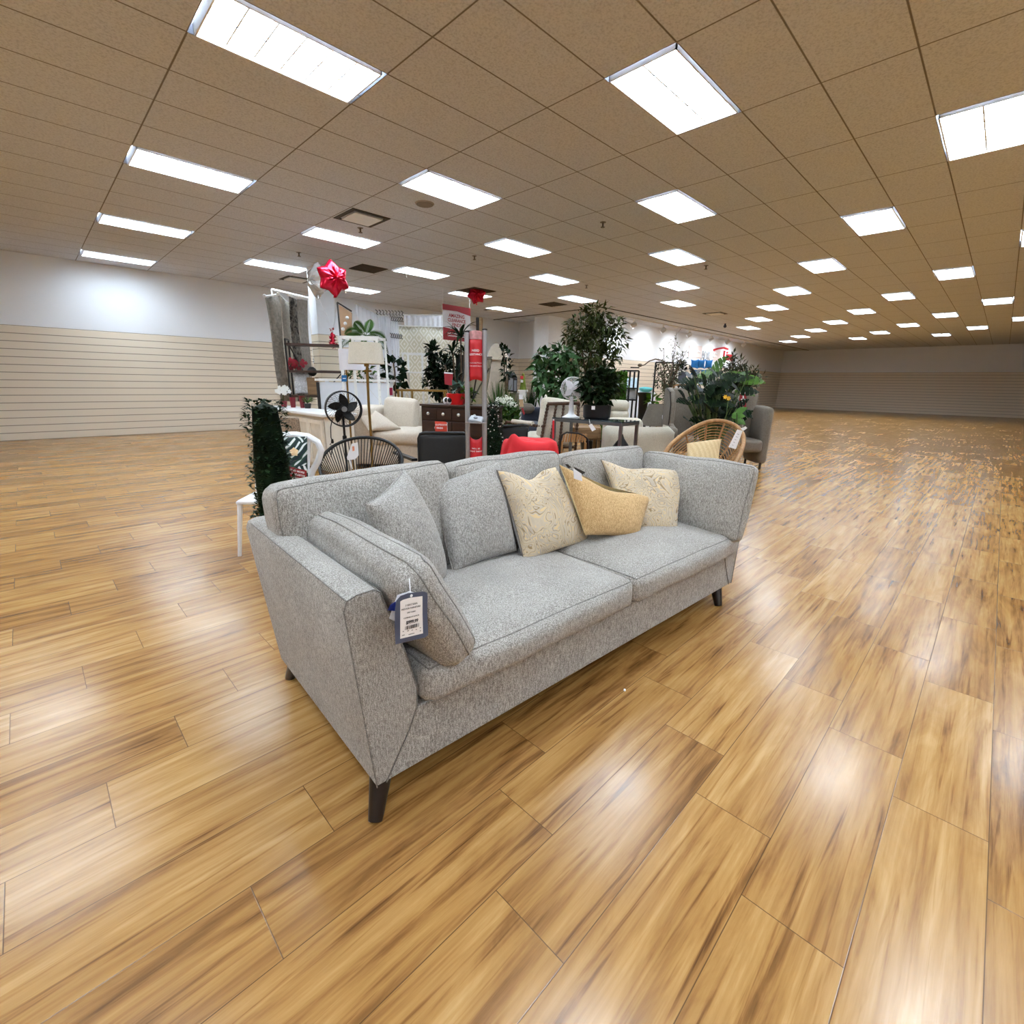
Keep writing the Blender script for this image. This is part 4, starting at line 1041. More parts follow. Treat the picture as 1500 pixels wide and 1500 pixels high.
# ---- balloons and their weight on top of the shelf
M_foil_r = mat('red_foil', (206, 16, 52), .18, .55, var=.08, scale=20, bmp=.2); M_foil_s = mat('silver_foil', (214, 214, 216), .2, .6, var=.05, scale=20, bmp=.2)
def star(name, px, py, d, R, m, label, rot=0, yaw=0, n=6):
    c = at(px, py, d); t = thing(name, label, 'balloon', c-Vector((0, 0, R)), CAMR+yaw)
    def sf(sg):
        def f(u, v):
            a = 2*PI*u+rot; ph = ((a-rot)*n/(2*PI)) % 1; k_ = abs(ph-.5)*2
            rr = R*(.74+.26*k_**1.5); r = rr*v; puff = R*.5*(max(0, 1-v**2))**.55*(1-.12*k_)
            wr = 1+(.10*math.sin(a*11+6*v)+.07*math.sin(a*23))*v*(1-v)*4
            return (r*math.sin(a), sg*puff*wr, R+r*math.cos(a))
        return f
    q = B().grid(sf(-1), 72, 9, True).grid(sf(1), 72, 9, True); part('foil', q, m, t, ang=60)
    part('neck', B().tube([(0, 0, R*.38), (0, 0, R*.1), (0, 0, -.0)], [.02, .014, .02], 8), m, t)
    return t, c
Dw = 8.7; wt = at(488, 507, Dw)
D = 8.7
t1, c1 = star('foil_balloon', 465, 411, 9.6, .31, M_foil_s, 'silver star foil balloon behind the red one', .2, -.75)
t2_, c2 = star('foil_balloon', 488, 408, 9.2, .315, M_foil_r, 'red star foil balloon floating above the left shelf unit', -.1, .8)
star('foil_balloon', 698, 431, 13.4, .26, M_foil_r, 'red star foil balloon stuck under the brown ceiling grille', .3, .2)
wz = z1+.0; wb = atz(488, 508.5, z1+.01)
t = thing('balloon_weight', 'crumpled red foil balloon weight on the dark shelf top', 'weight', wb, CAMR)
q = B(); rg = random.Random(9)
for k_ in range(60):
    z = abs(rg.gauss(0, .16)); q.leaf((rg.gauss(0, .02), rg.gauss(0, .02), min(z, .34)), (rg.gauss(0, 1), rg.gauss(0, 1), rg.gauss(.5, .8)), (rg.gauss(0, 1), rg.gauss(0, 1), 1), .09, .05, .3)
q.raw = True; part('tinsel', q, M_foil_r, t); part('block', B().lathe([(.035, 0), (.05, .02), (.03, .12), (.04, .25), (.015, .3), (0, .3)], seg=10), M_foil_r, t)
for c_, r_, lb in ((c1, .31, 'white string of the silver balloon'), (c2, .315, 'white string of the red balloon')):
    e0 = c_-Vector((0, 0, r_)); e1 = wb+Vector((0, 0, .3)); mid_ = (e0+e1)/2+Vector((.04, 0, -.03))
    q = B().tube([e0-e1, mid_-e1, Vector((0, 0, 0))], .003, 5); tag(q.build('balloon_string', M_paper, None, loc=e1), lb, 'string')
# ---- hanging rugs at the left wall
D = 10.6; M_rod = M_white
def rug_mat(name, a, b_, sc, w=.4):
    m, nt, b = _new(name); v = coords(nt); n1 = noise_n(nt, v, sc, 4, .7, .5)
    r = ramp(nt, [(.5-w*.3, srgb(*a)), (.5+w*.3, srgb(*b_))]); nt.links.new(n1, r.inputs['Fac']); nt.links.new(r.outputs['Color'], b.inputs['Base Color']); b.inputs['Roughness'].default_value = .95
    bump(nt, b, noise_n(nt, v, 120, 2), .3, .006); return m
rugs = (((388, 436), (409, 433), (426, 588), (410, 588), (126, 120, 112), (160, 152, 142), 'mid grey rug, leftmost of the hanging rugs'),
        ((408, 433), (424, 447), (436, 588), (424, 588), (176, 170, 158), (206, 200, 188), 'pale cream rug hanging second from the left'),
        ((423, 434), (437, 441), (449, 588), (436, 588), (40, 38, 36), (150, 144, 136), 'black and grey patterned rug hanging between two plain ones'),
        ((436, 438), (450, 440), (459, 588), (447, 588), (134, 128, 120), (158, 150, 142), 'plain taupe rug hanging beside the square column'))
for i, (a, b1, c, d, ca, cb_, lb) in enumerate(rugs):
    zt_ = at(*a, D).z; p = at((a[0]+b1[0])/2, 436, D+.25*i-.3); wd = K(D)*max(12, b1[0]-a[0]); 
    q = B()
    d0 = D-.12*i; A0, A1, A2, A3 = at(*a, d0), at(*b1, d0+.35), at(*d, d0), at(*c, d0+.35); org = Vector((p.x, p.y, A2.z)); RI = Matrix.Rotation(-CAMR-.1, 4, 'Z')
    def rf(u, v):
        q_ = (A0.lerp(A1, u)).lerp(A2.lerp(A3, u), v)-org; return RI @ q_+Vector((.015*math.sin(7*v+i), .03*math.sin(9*u+2*v), 0))
    q.grid(rf, 10, 14); wd = (A1-A0).length
    t = thing('hanging_rug', lb, 'rug', org, CAMR+.1, 'rugs hanging on swing arms')
    o = part('pile', q, rug_mat('rug_pile_%d' % i, ca, cb_, (14, 30, 11, 12)[i]), t); s_ = o.modifiers.new('Solid', 'SOLIDIFY'); s_.thickness = .018
    e0, e1 = RI @ (A0-org)+Vector((0, 0, .03)), RI @ (A1-org)+Vector((0, 0, .03)); part('swing_arm', B().tube([e0, e1], .014, 6).ball(e0, .035), M_white, t)
p0, p1 = at(398, 424, D+.6), at(452, 437, D+.9)
t = thing('rug_rack', 'white rail above the hanging rugs at the left', 'rack', (p0.x, p0.y, 0))
dv = p1-p0; part('rail', B().tube([(0, 0, p0.z), (dv.x, dv.y, p1.z)], .025, 8), M_white, t)
for f in (0, .5, 1): part('post', B().tube([(dv.x*f, dv.y*f, 0), (dv.x*f, dv.y*f, p0.z+(p1.z-p0.z)*f)], .02, 6), M_white, t)

# ---- brown swing panel with white knobs, sheer curtain panels, hook racks, diamond rug
D = 12.2
cb = at(508, 492, D); base = Vector((cb.x, cb.y, 0)); Mi = (Matrix.Translation(base) @ Matrix.Rotation(CAMR, 4, 'Z')).inverted()
t = thing('rug_display', 'brown display panel with white frame and round knobs', 'display panel', base, CAMR)
M_kraft = mat('kraft_board', (176, 140, 108), .8, var=.06)
card('board', ((496, 446), (515, 458), (515, 497), (500, 497)), D, cb, M_kraft, t, .03, Mi)
part('frame', B().tube([Mi @ at(494, 443, D), Mi @ at(515, 456, D)], .02, 6).tube([Mi @ at(494, 443, D), Mi @ at(499, 497, D), Vector(((Mi @ at(499, 497, D)).x, 0, 0))], .02, 6), M_dark, t)
for i, (x, y) in enumerate(((508.5, 465.5), (505.8, 474), (502.5, 482))): part('knob', B().ball(Mi @ at(x, y, D-.1), .042), M_white, t)
def curtain_mat():
    m, nt, b = _new('sheer_white'); b.inputs['Base Color'].default_value = srgb(236, 237, 243); b.inputs['Roughness'].default_value = .85; return m
M_sheer = curtain_mat()
def curtain(name, label, x0, x1, y0, y1, D0, D1, folds, m, amp=.035, group=None, ytop1=None):
    A0 = at(x0, y0, D0); A1 = at(x1, ytop1 or y0, D1); zb = at(x0, y1, D0).z
    base = Vector((A0.x, A0.y, zb)); t = thing(name, label, 'curtain', base, 0, group); dv = A1-A0; nrm = Vector((dv.y, -dv.x, 0)).normalized()
    def f(u, v):
        w = amp*math.sin(2*PI*folds*u)*(.6+.4*v)
        return (dv.x*u+nrm.x*w, dv.y*u+nrm.y*w, (A0.z+(A1.z-A0.z)*u-zb)*(1-v))
    o = part('cloth', B().grid(f, folds*8, 6), m, t); s_ = o.modifiers.new('Solid', 'SOLIDIFY'); s_.thickness = .006
    part('rod', B().tube([(-dv.x*.02, -dv.y*.02, A0.z-zb+.02), (dv.x*1.02, dv.y*1.02, A1.z-zb+.02)], .014, 6), M_white, t)
    return t
curtain('curtain_panel', 'wide white curtain panel behind the palm', 521, 556, 446, 560, 12.4, 13.3, 6, M_sheer, .03, ytop1=462)
for i, (x0, x1) in enumerate(((557, 564), (565, 572), (573, 583))):
    curtain('curtain_panel', 'narrow white curtain panel, %s to the right of the wide one' % ORD[i], x0, x1, 463.5+i*.3, 570, 13.2, 13.3, 3, M_sheer, .03, 'narrow white curtains')
D = 13.0
for j, (yy, x0, x1) in enumerate(((456, 548, 590), (465, 570, 589), (490, 570, 588))):
    A_ = at(x0, yy, D); E_ = at(x1, yy+2, D+.3); base = A_.copy(); dv = E_-A_
    t = thing('hook_rail', 'row of dark curtain hooks, %s' % ('topmost of the three', 'middle of the three', 'lowest of the three')[j], 'hook rail', base, 0, 'curtain hook rails')
    part('rail', B().tube([(0, 0, 0), dv], .012, 6), M_white, t)
    h_ = B(); n_ = 9 if j == 0 else 6
    for i in range(n_):
        q = dv*((i+.5)/n_); h_.tube([q+Vector((0, 0, .04)), q+Vector((.02, -.05, 0)), q+Vector((0, -.03, -.06)), q+Vector((.03, -.06, -.08))], .011, 5)
    part('hooks', h_, M_black, t)
curtain('curtain_panel', 'pale grey textured curtain hanging behind the diamond rug', 592, 648, 462.5, 490, 14.6, 14.9, 8, mat('pale_grey_sheer', (222, 222, 228), .9, var=.06, scale=9), .02)
def diamond():
    m, nt, b = _new('diamond_pattern'); g = nt.nodes.new('ShaderNodeTexCoord'); s = nt.nodes.new('ShaderNodeSeparateXYZ'); nt.links.new(g.outputs['Object'], s.inputs[0])
    def tri(a, per):
        f = math_n(nt, 'FRACT', math_n(nt, 'DIVIDE', a, per)); return math_n(nt, 'ABSOLUTE', math_n(nt, 'SUBTRACT', f, .5))
    ds = math_n(nt, 'ADD', tri(s.outputs[0], .27), tri(s.outputs[2], .36)); f = math_n(nt, 'FRACT', math_n(nt, 'MULTIPLY', ds, 3)); l = math_n(nt, 'LESS_THAN', f, .34)
    mx = nt.nodes.new('ShaderNodeMix'); mx.data_type = 'RGBA'; mx.inputs[6].default_value = srgb(218, 212, 190); mx.inputs[7].default_value = srgb(242, 239, 230); nt.links.new(l, mx.inputs[0])
    nt.links.new(mx.outputs[2], b.inputs['Base Color']); b.inputs['Roughness'].default_value = .95; bump(nt, b, l, .5, .01); return m
D = 14.0; A_ = at(584, 477, D); E_ = at(684, 478.5, D+.3); dv = E_-A_; zb = .35; an = math.atan2(dv.y, dv.x)
t = thing('diamond_rug', 'cream diamond pattern rug hanging behind the dark plants', 'rug', (A_.x, A_.y, zb), an)
o = part('pile', B().grid(lambda u, v: (dv.xy.length*u, .012*math.sin(14*u), (A_.z-zb)*(1-v)), 30, 6), diamond(), t); s_ = o.modifiers.new('Solid', 'SOLIDIFY'); s_.thickness = .02
part('bar', B().tube([(-.05, 0, A_.z-zb), (dv.xy.length+.05, 0, A_.z-zb)], .018, 6), M_white, t)
part('post', B().tube([(-.04, .04, -zb), (-.04, .04, A_.z-zb)], .018, 6).tube([(dv.xy.length+.04, .04, -zb), (dv.xy.length+.04, .04, A_.z-zb)], .018, 6), M_white, t)
for i, x in enumerate((700, 704.5)):
    A_ = at(x, 466, 12.6); base = Vector((A_.x, A_.y, 0)); q = B().box((0, 0, A_.z/2), (.07, .3, A_.z))
    tag(q.build('rolled_panel', (M_char, M_brown)[i], None, False, loc=base, rz=CAMR), ('dark upright panel right of the hanging sign', 'thin brown upright panel beside the dark one')[i], 'display panel')

# ---- white frames (open display easel)
D = 11.6; b, rz, L, Mi = fr(606, 590, D)
t = thing('easel', 'tall white open frame standing before the diamond rug', 'frame', b, rz)
xs = [L(590.5, 540).x, L(594.5, 540).x, L(619, 540).x, L(624, 540).x]; z1, z2 = L(606, 518).z, L(606, 545.5).z
for i, x in enumerate(xs): part('post', B().box((x, (0, .3, 0, .3)[i], z1/2), (.042, .035, z1)), M_white, t, smooth=False)
part('rail', B().box(((xs[0]+xs[2])/2, 0, z1), (xs[2]-xs[0]+.04, .035, .04)).box(((xs[1]+xs[3])/2, .3, z1), (xs[3]-xs[1]+.04, .035, .04)), M_white, t, smooth=False)
for z in (z2, L(606, 600).z, .3): part('shelf', B().box(((xs[0]+xs[3])/2, .15, z), (xs[3]-xs[0], .33, .03)), M_white, t, smooth=False)

# ---- gold console
D = 9.3; b, rz, L, Mi = fr(620, 600, D)
t = thing('console_table', 'slim brushed gold console table behind the cream armchair', 'table', b, rz)
x0, x1, xm = L(581, 571).x, L(655, 573).x, L(604, 580).x; z1 = L(615, 572).z
part('top', B().box(((x0+x1)/2, .15, z1), (x1-x0, .38, .035)), M_gold, t, smooth=False)
for x, y in ((x0+.03, 0), (xm, 0), (x1-.05, 0), (x0+.03, .3), (x1-.05, .3)): part('leg', B().box((x, y, z1/2), (.035, .035, z1)), M_gold, t, smooth=False)
part('stretcher', B().box(((x0+xm)/2+.1, 0, L(600, 600).z), (xm-x0+.3, .03, .03)), M_gold, t, smooth=False)

# ---- espresso dresser
cA = atz(616.5, 591.5, 1.0); b = Vector((cA.x, cA.y, 0)); cE = atz(711, 595.4, 1.0); dv = cE-cA; ln = dv.xy.length; an = math.atan2(dv.y, dv.x)
t = thing('dresser', 'dark espresso wood dresser with glass knobs behind the red kiosk', 'dresser', b, an)
part('body', B().box((ln/2, .26, .5), (ln, .5, .94)), M_dkwood, t, smooth=False); part('top', B().box((ln/2, .25, .985), (ln+.03, .54, .03)), M_dkwood, t, bevel=.005)
M_glass = mat('crystal_knob', (214, 216, 214), .12, .4, var=0)
part('plinth', B().box((ln/2, .27, .03), (ln-.06, .44, .06)), M_dkwood, t, smooth=False)
for r_, (n_, z0, z1) in enumerate(((4, .78, .95), (2, .56, .76), (2, .32, .54), (2, .07, .3))):
    for i in range(n_):
        xa_, xb_ = .02+(ln-.04)*i/n_, .02+(ln-.04)*(i+1)/n_
        d_ = part('drawer', B().box(((xa_+xb_)/2, .0, (z0+z1)/2), (xb_-xa_-.012, .03, z1-z0-.012)), M_dkwood, t, bevel=.004)
        part('knob', B().ball(((xa_+xb_)/2, -.04, (z0+z1)/2), .024, 10).tube([((xa_+xb_)/2, -.012, (z0+z1)/2), ((xa_+xb_)/2, -.03, (z0+z1)/2)], .01, 8), M_glass, d_)
DR = Matrix.Translation(b) @ Matrix.Rotation(an, 4, 'Z')
def on_dresser(px, dy=.2):
    q = atz(px, 593, 1.0); l = DR.inverted() @ q; return DR @ Vector((l.x+dy*.2, dy, 1.0))
p = on_dresser(655); t = simple_pot('potted_plant', 'red glazed pot with trailing leaves on the dresser', 'plant', p, .15, .16, mat('bright_red_glaze', (214, 24, 30), .3, var=.05), lambda q: q.cloud((.12, 0, .2), (.16, .12, .09), 40, .12, .09, random.Random(4)), G_blue)
p = on_dresser(676, .28); t = simple_pot('potted_plant', 'small green leafy plant on the dresser by the kiosk', 'plant', p, .06, .08, M_char, lambda q: q.cloud((0, 0, .14), (.13, .1, .09), 50, .1, .07, random.Random(6)), G_bright)
for i, px in enumerate((642, 650)):
    p = on_dresser(px, .1); t = thing('ceramic_ornament', 'black and white ornament on the dresser, %s' % ('at its left end', 'next to the red pot')[i], 'ornament', p)
    part('body', B().ball((0, 0, .055), .055, 14), M_paper, t); part('patch', B().ball((-.02, -.03, .065), .035, 10), M_black, t)
p = on_dresser(693, .25); t = thing('leaning_mirror', 'frameless mirror leaning on the dresser behind the kiosk', 'mirror', p, an)
M_mir = mat('mirror_glass', (206, 214, 206), .04, .92, var=0)
part('glass', B().box((0, .06, .34), (.42, .012, .68), (-.3, 0, 0)), M_mir, t, smooth=False); part('back_strut', B().tube([(-.02, -.035, .0), (.1, -.02, .62)], .011, 6), M_black, t)
part('edge', B().tube([(-.23, -.02, .02), (-.23, .13, .68), (.23, .13, .68)], .01, 5), M_black, t)

# ---- dark plants behind the kiosk
def bush(name, label, px, py, d, c, r, n, Lf, Wf, m, seed, pot=(.16, .34), pm=None, stem=True, hollow=.3, droop=.25, group=None, n2=None, lean=0):
    b, rz, L, Mi = fr(px, py, d); t = thing(name, label, 'plant', b, rz, group); rg = random.Random(seed)
    q = B()
    for (cx, cy_, rx, rz__, nn) in c:
        cc = L(cx, cy_); q.cloud((cc.x, rg.uniform(-.1, .1), cc.z), (K(d)*rx, K(d)*rx*.8, K(d)*rz__), nn, Lf, Wf, rg, hollow, droop)
    q.raw = True; part('foliage', q, m, t)
    pm = pm or M_black; z0 = 0
    part('pot', B().lathe([(pot[0]*.78, 0), (pot[0], pot[1]), (pot[0]*.88, pot[1]), (pot[0]*.84, pot[1]*.9), (0, pot[1]*.9)], seg=18), pm, t)
    if stem:
        s = B()
        for (cx, cy_, rx, rz__, nn) in c[:5]:
            cc = L(cx, cy_); s.tube([(rg.uniform(-.03, .03), 0, pot[1]*.8), (cc.x*.4, rg.uniform(-.04, .04), cc.z*.6), (cc.x, 0, cc.z)], [.022, .018, .01], 6)
        part('stem', s, M_stem, t)
    return t
bush('ficus_plant', 'dark bushy fake plant left of the kiosk', 648, 575, 10.9, ((648, 545, 20, 22, 260), (638, 560, 15, 22, 220), (634, 516, 6, 12, 90), (660, 570, 15, 18, 160), (655, 550, 14, 20, 160)), (), 0, .14, .085, G_deep, 11)
D = 9.9; b, rz, L, Mi = fr(676, 560, D)
t = thing('dracaena', 'tall dracaena with arching dark leaves in front of the hanging sign', 'plant', b, rz); rg = random.Random(8); q = B(); s = B()
for (x, y, n_, sc_) in ((675, 492, 18, .46), (663, 516, 16, .38), (652, 534, 12, .34), (680, 515, 12, .3), (668, 556, 12, .36)):
    c = L(x, y); s.tube([(rg.uniform(-.04, .04), 0, .25), (c.x*.6, 0, c.z*.6), c], .018, 6)
    for i in range(n_): q.strap(c+Vector((0, 0, rg.uniform(-.12, .02))), 2*PI*i/n_*1.62, sc_*rg.uniform(.8, 1.15), .075, rg.uniform(.5, 1.6), rg.uniform(.6, 1.3))
q.raw = True; part('foliage', q, G_deep, t); part('stem', s, M_stem, t); part('pot', B().lathe([(.14, 0), (.18, .34), (.15, .34), (.14, .3), (0, .3)], seg=18), M_black, t)
b, rz, L, Mi = fr(674, 560, 10.4); t = thing('moss_pole', 'thick dark post standing behind the dracaena', 'post', b, rz)
zt_ = L(674, 518).z; part('post', B().lathe([(.09, .02), (.085, zt_-.03), (.0, zt_)], seg=16), mat('black_bark', (14, 14, 13), .95, var=.3), t); part('foot', B().lathe([(.16, 0), (.16, .03), (0, .03)], seg=18), M_black, t)
bush('leafy_tree', 'dark leafy stems showing to the right of the kiosk', 742, 560, 11.5, ((738, 512, 3, 6, 14), (742, 524, 6, 10, 30), (744, 545, 7, 16, 50)), (), 0, .14, .07, G_deep, 14)
b, rz, L, Mi = fr(690, 595, 8.3)

# ---- hanging clearance sign
D = 13.4; pc = [at(648, 445.5, D), at(689, 451, D+.75), at(690, 497, D+.75), at(648.5, 502, D)]; base = at(668, 500, D)
base = Vector((base.x, base.y, pc[3].z)); Mi = (Matrix.Translation(base) @ Matrix.Rotation(CAMR, 4, 'Z')).inverted()
t = thing('hanging_sign', 'red and white clearance sign hanging from the ceiling on strings', 'sign', base, CAMR)
lp = [Mi @ p for p in pc]; x0, x1 = lp[0].x, lp[1].x; yA, yB = lp[0].y, lp[1].y
zT = (lp[0].z+lp[1].z)/2; zB = (lp[3].z+lp[2].z)/2; rot_ = math.atan2(yB-yA, x1-x0); wd = math.hypot(x1-x0, yB-yA); hh = zT-zB
XM = Matrix.Translation(((x0+x1)/2, (yA+yB)/2, 0)) @ Matrix.Rotation(rot_, 4, 'Z')
def signpart(nm, poly, m, y0, y1):
    q = B().prism(poly, 1, y0, y1)
    for v in q.bm.verts: v.co = XM @ v.co
    return part(nm, q, m, t, smooth=False)
w2 = wd/2; z0 = zB
signpart('board', [(-w2, z0), (w2, z0), (w2, z0+hh), (-w2, z0+hh)], mat('pale_sign_board', (214, 212, 216), .6, var=.01), -.003, .003)
signpart('red_band', [(-w2, z0+hh*.84), (0, z0+hh*.85), (w2, z0+hh*.77), (w2, z0+hh), (-w2, z0+hh)], M_crimson, -.006, -.003)
signpart('red_band', [(-w2, z0), (w2, z0), (w2, z0+hh*.27), (0, z0+hh*.31), (-w2, z0+hh*.36)], M_crimson, -.006, -.003)
for s_, z, sz_ in (('AMAZING', .705, .125), ('CLEARANCE', .575, .115), ('FINDS', .445, .125)):
    o = text(s_, sz_, M_crimson, t, (0, 0, 0), (PI/2, 0, 0), bold=.0025, name='lettering'); o.data.transform(XM @ Matrix.Translation((-.01, -.005, z0+hh*z)))
dash = B(); rg = random.Random(2)
for z in (.19, .12):
    x = -w2*.7
    while x < w2*.6:
        l_ = rg.uniform(.03, .08); dash.tube([(x, -.008, z0+hh*z), (x+l_*.3, -.008, z0+hh*z+.026), (x+l_*.6, -.008, z0+hh*z-.006), (x+l_, -.008, z0+hh*z+.012)], .008, 5); x += l_+.012
for v in dash.bm.verts: v.co = XM @ v.co
part('script_line', dash, M_paper, t)
st = B()
for x in (-w2*.95, w2*.95): st.tube([XM @ Vector((x, 0, zT)), XM @ Vector((x, 0, CEIL-base.z))], .003, 5)
part('string', st, M_paper, t)

# ---- call-for-help kiosk
D = 4.4; b, rz, L, Mi = fr(697, 660, D, CAMR+.0)
t = thing('help_kiosk', 'aluminium kiosk with curved red help panels behind the sofa', 'kiosk', b, rz)
xa, xb = L(684.5, 560).x, L(709.8, 560).x; zA, zB_ = L(683, 487).z, L(711, 484).z; k = K(D); xm = (xa+xb)/2; hw = (xb-xa)/2-.018
for x, z in ((xa, zA), (xb, zB_)):
    pp = part('post', B().lathe([(.022, .0), (.022, z), (0, z)], (x, 0, 0), 16), M_chrome, t); part('cap', B().lathe([(.024, z), (.024, z+.012), (0, z+.016)], (x, 0, 0), 16), M_char, pp)
part('foot', B().box((xm, 0, .012), (.36, .3, .024)), M_char, t, bevel=.005)
def curved(nm, zb, ztop, sag_t, sag_b, m, y0=0, dep=.035):
    def f(u, v):
        x = xm+(2*u-1)*hw; s_ = 1-(2*u-1)**2
        return (x, y0-dep*s_, (zb+sag_b*s_)*(1-v)+(ztop+sag_t*s_)*v)
    o = part(nm, B().grid(f, 20, 8), m, t); sd = o.modifiers.new('Solid', 'SOLIDIFY'); sd.thickness = .004; return o
z_ = lambda y: L(697, y).z
curved('header_strip', z_(497.5), z_(486), .008, .0, mat('striped_pink', (206, 150, 152), .5, var=.25, scale=30))
curved('red_panel', z_(559), z_(497.5), 0, .018, M_red)
curved('red_panel', z_(690), z_(639), -.03, 0, M_red)
for s_, y, sz_, bo in (('NEED', 514, .026, .0006), ('ASSISTANCE?', 519.5, .0225, .0006), ('PRESS BUTTON', 532, .0155, 0), ('FOR ASSISTANCE', 536.5, .0145, 0), ("WE'LL BE", 656.5, .019, .0002), ('RIGHT THERE!', 660.5, .018, .0002)):
    o = text(s_, sz_, M_paper, t, (xm, 0, z_(y)), (PI/2, 0, 0), bold=bo, name='lettering')
    for v in o.data.vertices: v.co.y += -.039*(1-(v.co.x/hw)**2)-.004
zd = z_(616)
part('shelf', B().box((xm, -.02, z_(618.5)), (xb-xa+.03, .13, .008)), M_chrome, t, bevel=.002)
dv_ = part('call_device', B().box((xm+.004, -.03, zd+.012), (.125, .1, .03), (.35, .1, -.2)), mat('silver_plastic', (168, 172, 178), .4, var=.05), t, bevel=.008)
part('button', B().lathe([(.02, 0), (.018, .01), (0, .012)], seg=16, M=Matrix.Translation((xm, -.045, zd+.028)) @ Matrix.Rotation(.35, 4, 'X')), mat('grey_button', (120, 126, 134), .4), dv_)

# ---- black armchair seen from behind with OUTDOOR FINDS card
D = 4.75; b, rz, L, Mi = fr(650, 670, D)
t = thing('wicker_armchair', 'black woven armchair seen from behind, left of the kiosk', 'chair', b, rz)
xl, xr = L(612.5, 660).x, L(689, 660).x; z1 = L(650, 633.5).z
def backf(u, v):
    return (xl+(xr-xl)*u, .02*math.sin(PI*u)*-1, .3+(z1-.3)*v)
softbox('back_panel', ((xl+xr)/2, 0, (z1+.28)/2), (xr-xl-.01, .06, z1-.3), M_black_weave, t, .035, (0, .01, .0), n=14, wob=0)
fr_ = [Vector((xl+.012, -.01, .02)), Vector((xl+.012, -.01, z1-.06)), Vector((xl+.03, -.01, z1-.02)), Vector((xl+.07, -.01, z1-.006)), Vector((xr-.07, -.01, z1-.003)), Vector((xr-.02, -.01, z1-.02)), Vector((xr-.012, -.01, .02))]
part('back_frame', B().tube(fr_, .016, 8), M_black, t)
softbox('seat', ((xl+xr)/2, .3, .36), (xr-xl, .6, .1), M_black_weave, t, .03, n=8, wob=0)
a1, a2 = L(583, 662.5, D+.55), L(612, 674, D+.05)
part('armrest', B().prism([(0, -.012), (0, .012)] and [(-.03, -.014), (.03, -.014), (.03, .014), (-.03, .014)], 1, 0, .6), M_black, t, bevel=.006).matrix_local = Matrix.Translation(Vector((a2.x-.02, .0, a2.z+.01))) @ Matrix.Rotation(math.atan2(-(a1.x-a2.x), a1.y-a2.y), 4, 'Z')
part('arm_post', B().tube([a1+Vector((.02, -.03, 0)), Vector((a1.x+.02, a1.y-.03, 0))], .016, 8), M_black, t)
part('armrest', B().box((xr+.03, .3, a2.z), (.06, .6, .03)), M_black, t, bevel=.006); part('arm_post', B().tube([(xr+.03, .57, a2.z), (xr+.03, .57, 0)], .016, 8), M_black, t)
cb = at(646.5, 634, D+.02); Mi = (Matrix.Translation(cb) @ Matrix.Rotation(CAMR, 4, 'Z')).inverted()
t = thing('sign_card', 'orange-red outdoor sign card standing on the black armchair back', 'sign', cb, CAMR)
_, mid = card('card', ((637, 617), (653, 617.8), (654.8, 620), (654.8, 633.8), (637.5, 633.5)), D, cb, mat('orange_red', (214, 72, 52), .5, var=.02), t, .004, Mi)
for s_, dz in (('OUTDOOR', .013), ('FINDS', -.018)): text(s_, .023, M_paper, t, (mid.x-(.006 if s_ != 'FINDS' else .022), mid.y-.003, mid.z+dz), bold=.0006)
part('holder', B().box((mid.x, .012, mid.z-.02), (.1, .004, .11)), mat('clear_acrylic', (225, 228, 230), .2, var=0), t, smooth=False)

# ---- armoire, lantern stand, small conifer
D = 12.0; b, rz, L, Mi = fr(727, 570, D, CAMR-.15)
t = thing('armoire', 'whitewashed armoire with an arched slatted top behind the kiosk', 'cabinet', b, rz)
M_lime = mat('limed_wood', (204, 192, 174), .7, var=.07, scale=14); xl, xr = L(714, 560).x, L(739, 560).x; z1 = L(727, 526).z; zt_ = L(722, 503).z
part('body', B().box(((xl+xr)/2, .3, z1/2), (xr-xl, .6, z1)), M_lime, t, smooth=False)
n_ = 12; arch = [(xr, z1)]+[((xl+xr)/2+(xr-xl)/2*math.cos(PI*i/n_), z1+(zt_-z1)*math.sin(PI*i/n_)) for i in range(1, n_)]+[(xl, z1)]
part('arched_top', B().prism(arch, 1, 0, .6), M_lime, t)
part('cornice', B().box(((xl+xr)/2, .28, z1), (xr-xl+.04, .66, .05)), M_lime, t, bevel=.01)
dd = part('door', B().box(((xl+xr)/2, -.015, z1/2-.05), (xr-xl-.06, .03, z1-.3)), M_lime, t, bevel=.006); part('inset', B().box(((xl+xr)/2, -.032, z1/2-.05), (xr-xl-.16, .01, z1-.48)), mat('limed_panel', (192, 180, 162), .7, var=.08), dd, smooth=False)
D = 12.6; b, rz, L, Mi = fr(751, 570, D)
for k_, (x, y0, y1, w_) in enumerate(((748, 543, 574, 9), (754.5, 548, 575, 6))):
    b, rz, L, Mi = fr(x, 575, D+.3*k_); zb, zt_ = L(x, y1).z, L(x, y0).z; w2 = K(D)*w_/2
    t = thing('lantern', ('black metal lantern with domed top on the grey stand', 'grey lantern beside the domed black one')[k_], 'lantern', (b.x, b.y, zb), rz)
    h = zt_-zb
    part('frame', B().box((0, 0, .02), (w2*2, w2*2, .04)).box((0, 0, h*.7), (w2*2, w2*2, .03)).box((-w2+.01, -w2+.01, h*.35), (.02, .02, h*.7)).box((w2-.01, -w2+.01, h*.35), (.02, .02, h*.7)).box((-w2+.01, w2-.01, h*.35), (.02, .02, h*.7)).box((w2-.01, w2-.01, h*.35), (.02, .02, h*.7)), (M_black, M_char)[k_], t, smooth=False)
    part('dome', B().lathe([(w2*1.1, h*.7), (w2*.8, h*.85), (w2*.3, h*.95), (0, h)], seg=16), (M_black, M_char)[k_], t)
    part('pane', B().box((0, 0, h*.36), (w2*1.8, w2*1.8, h*.62)), mat('lantern_glass', (150, 156, 168), .1, .2, var=.05), t, smooth=False)
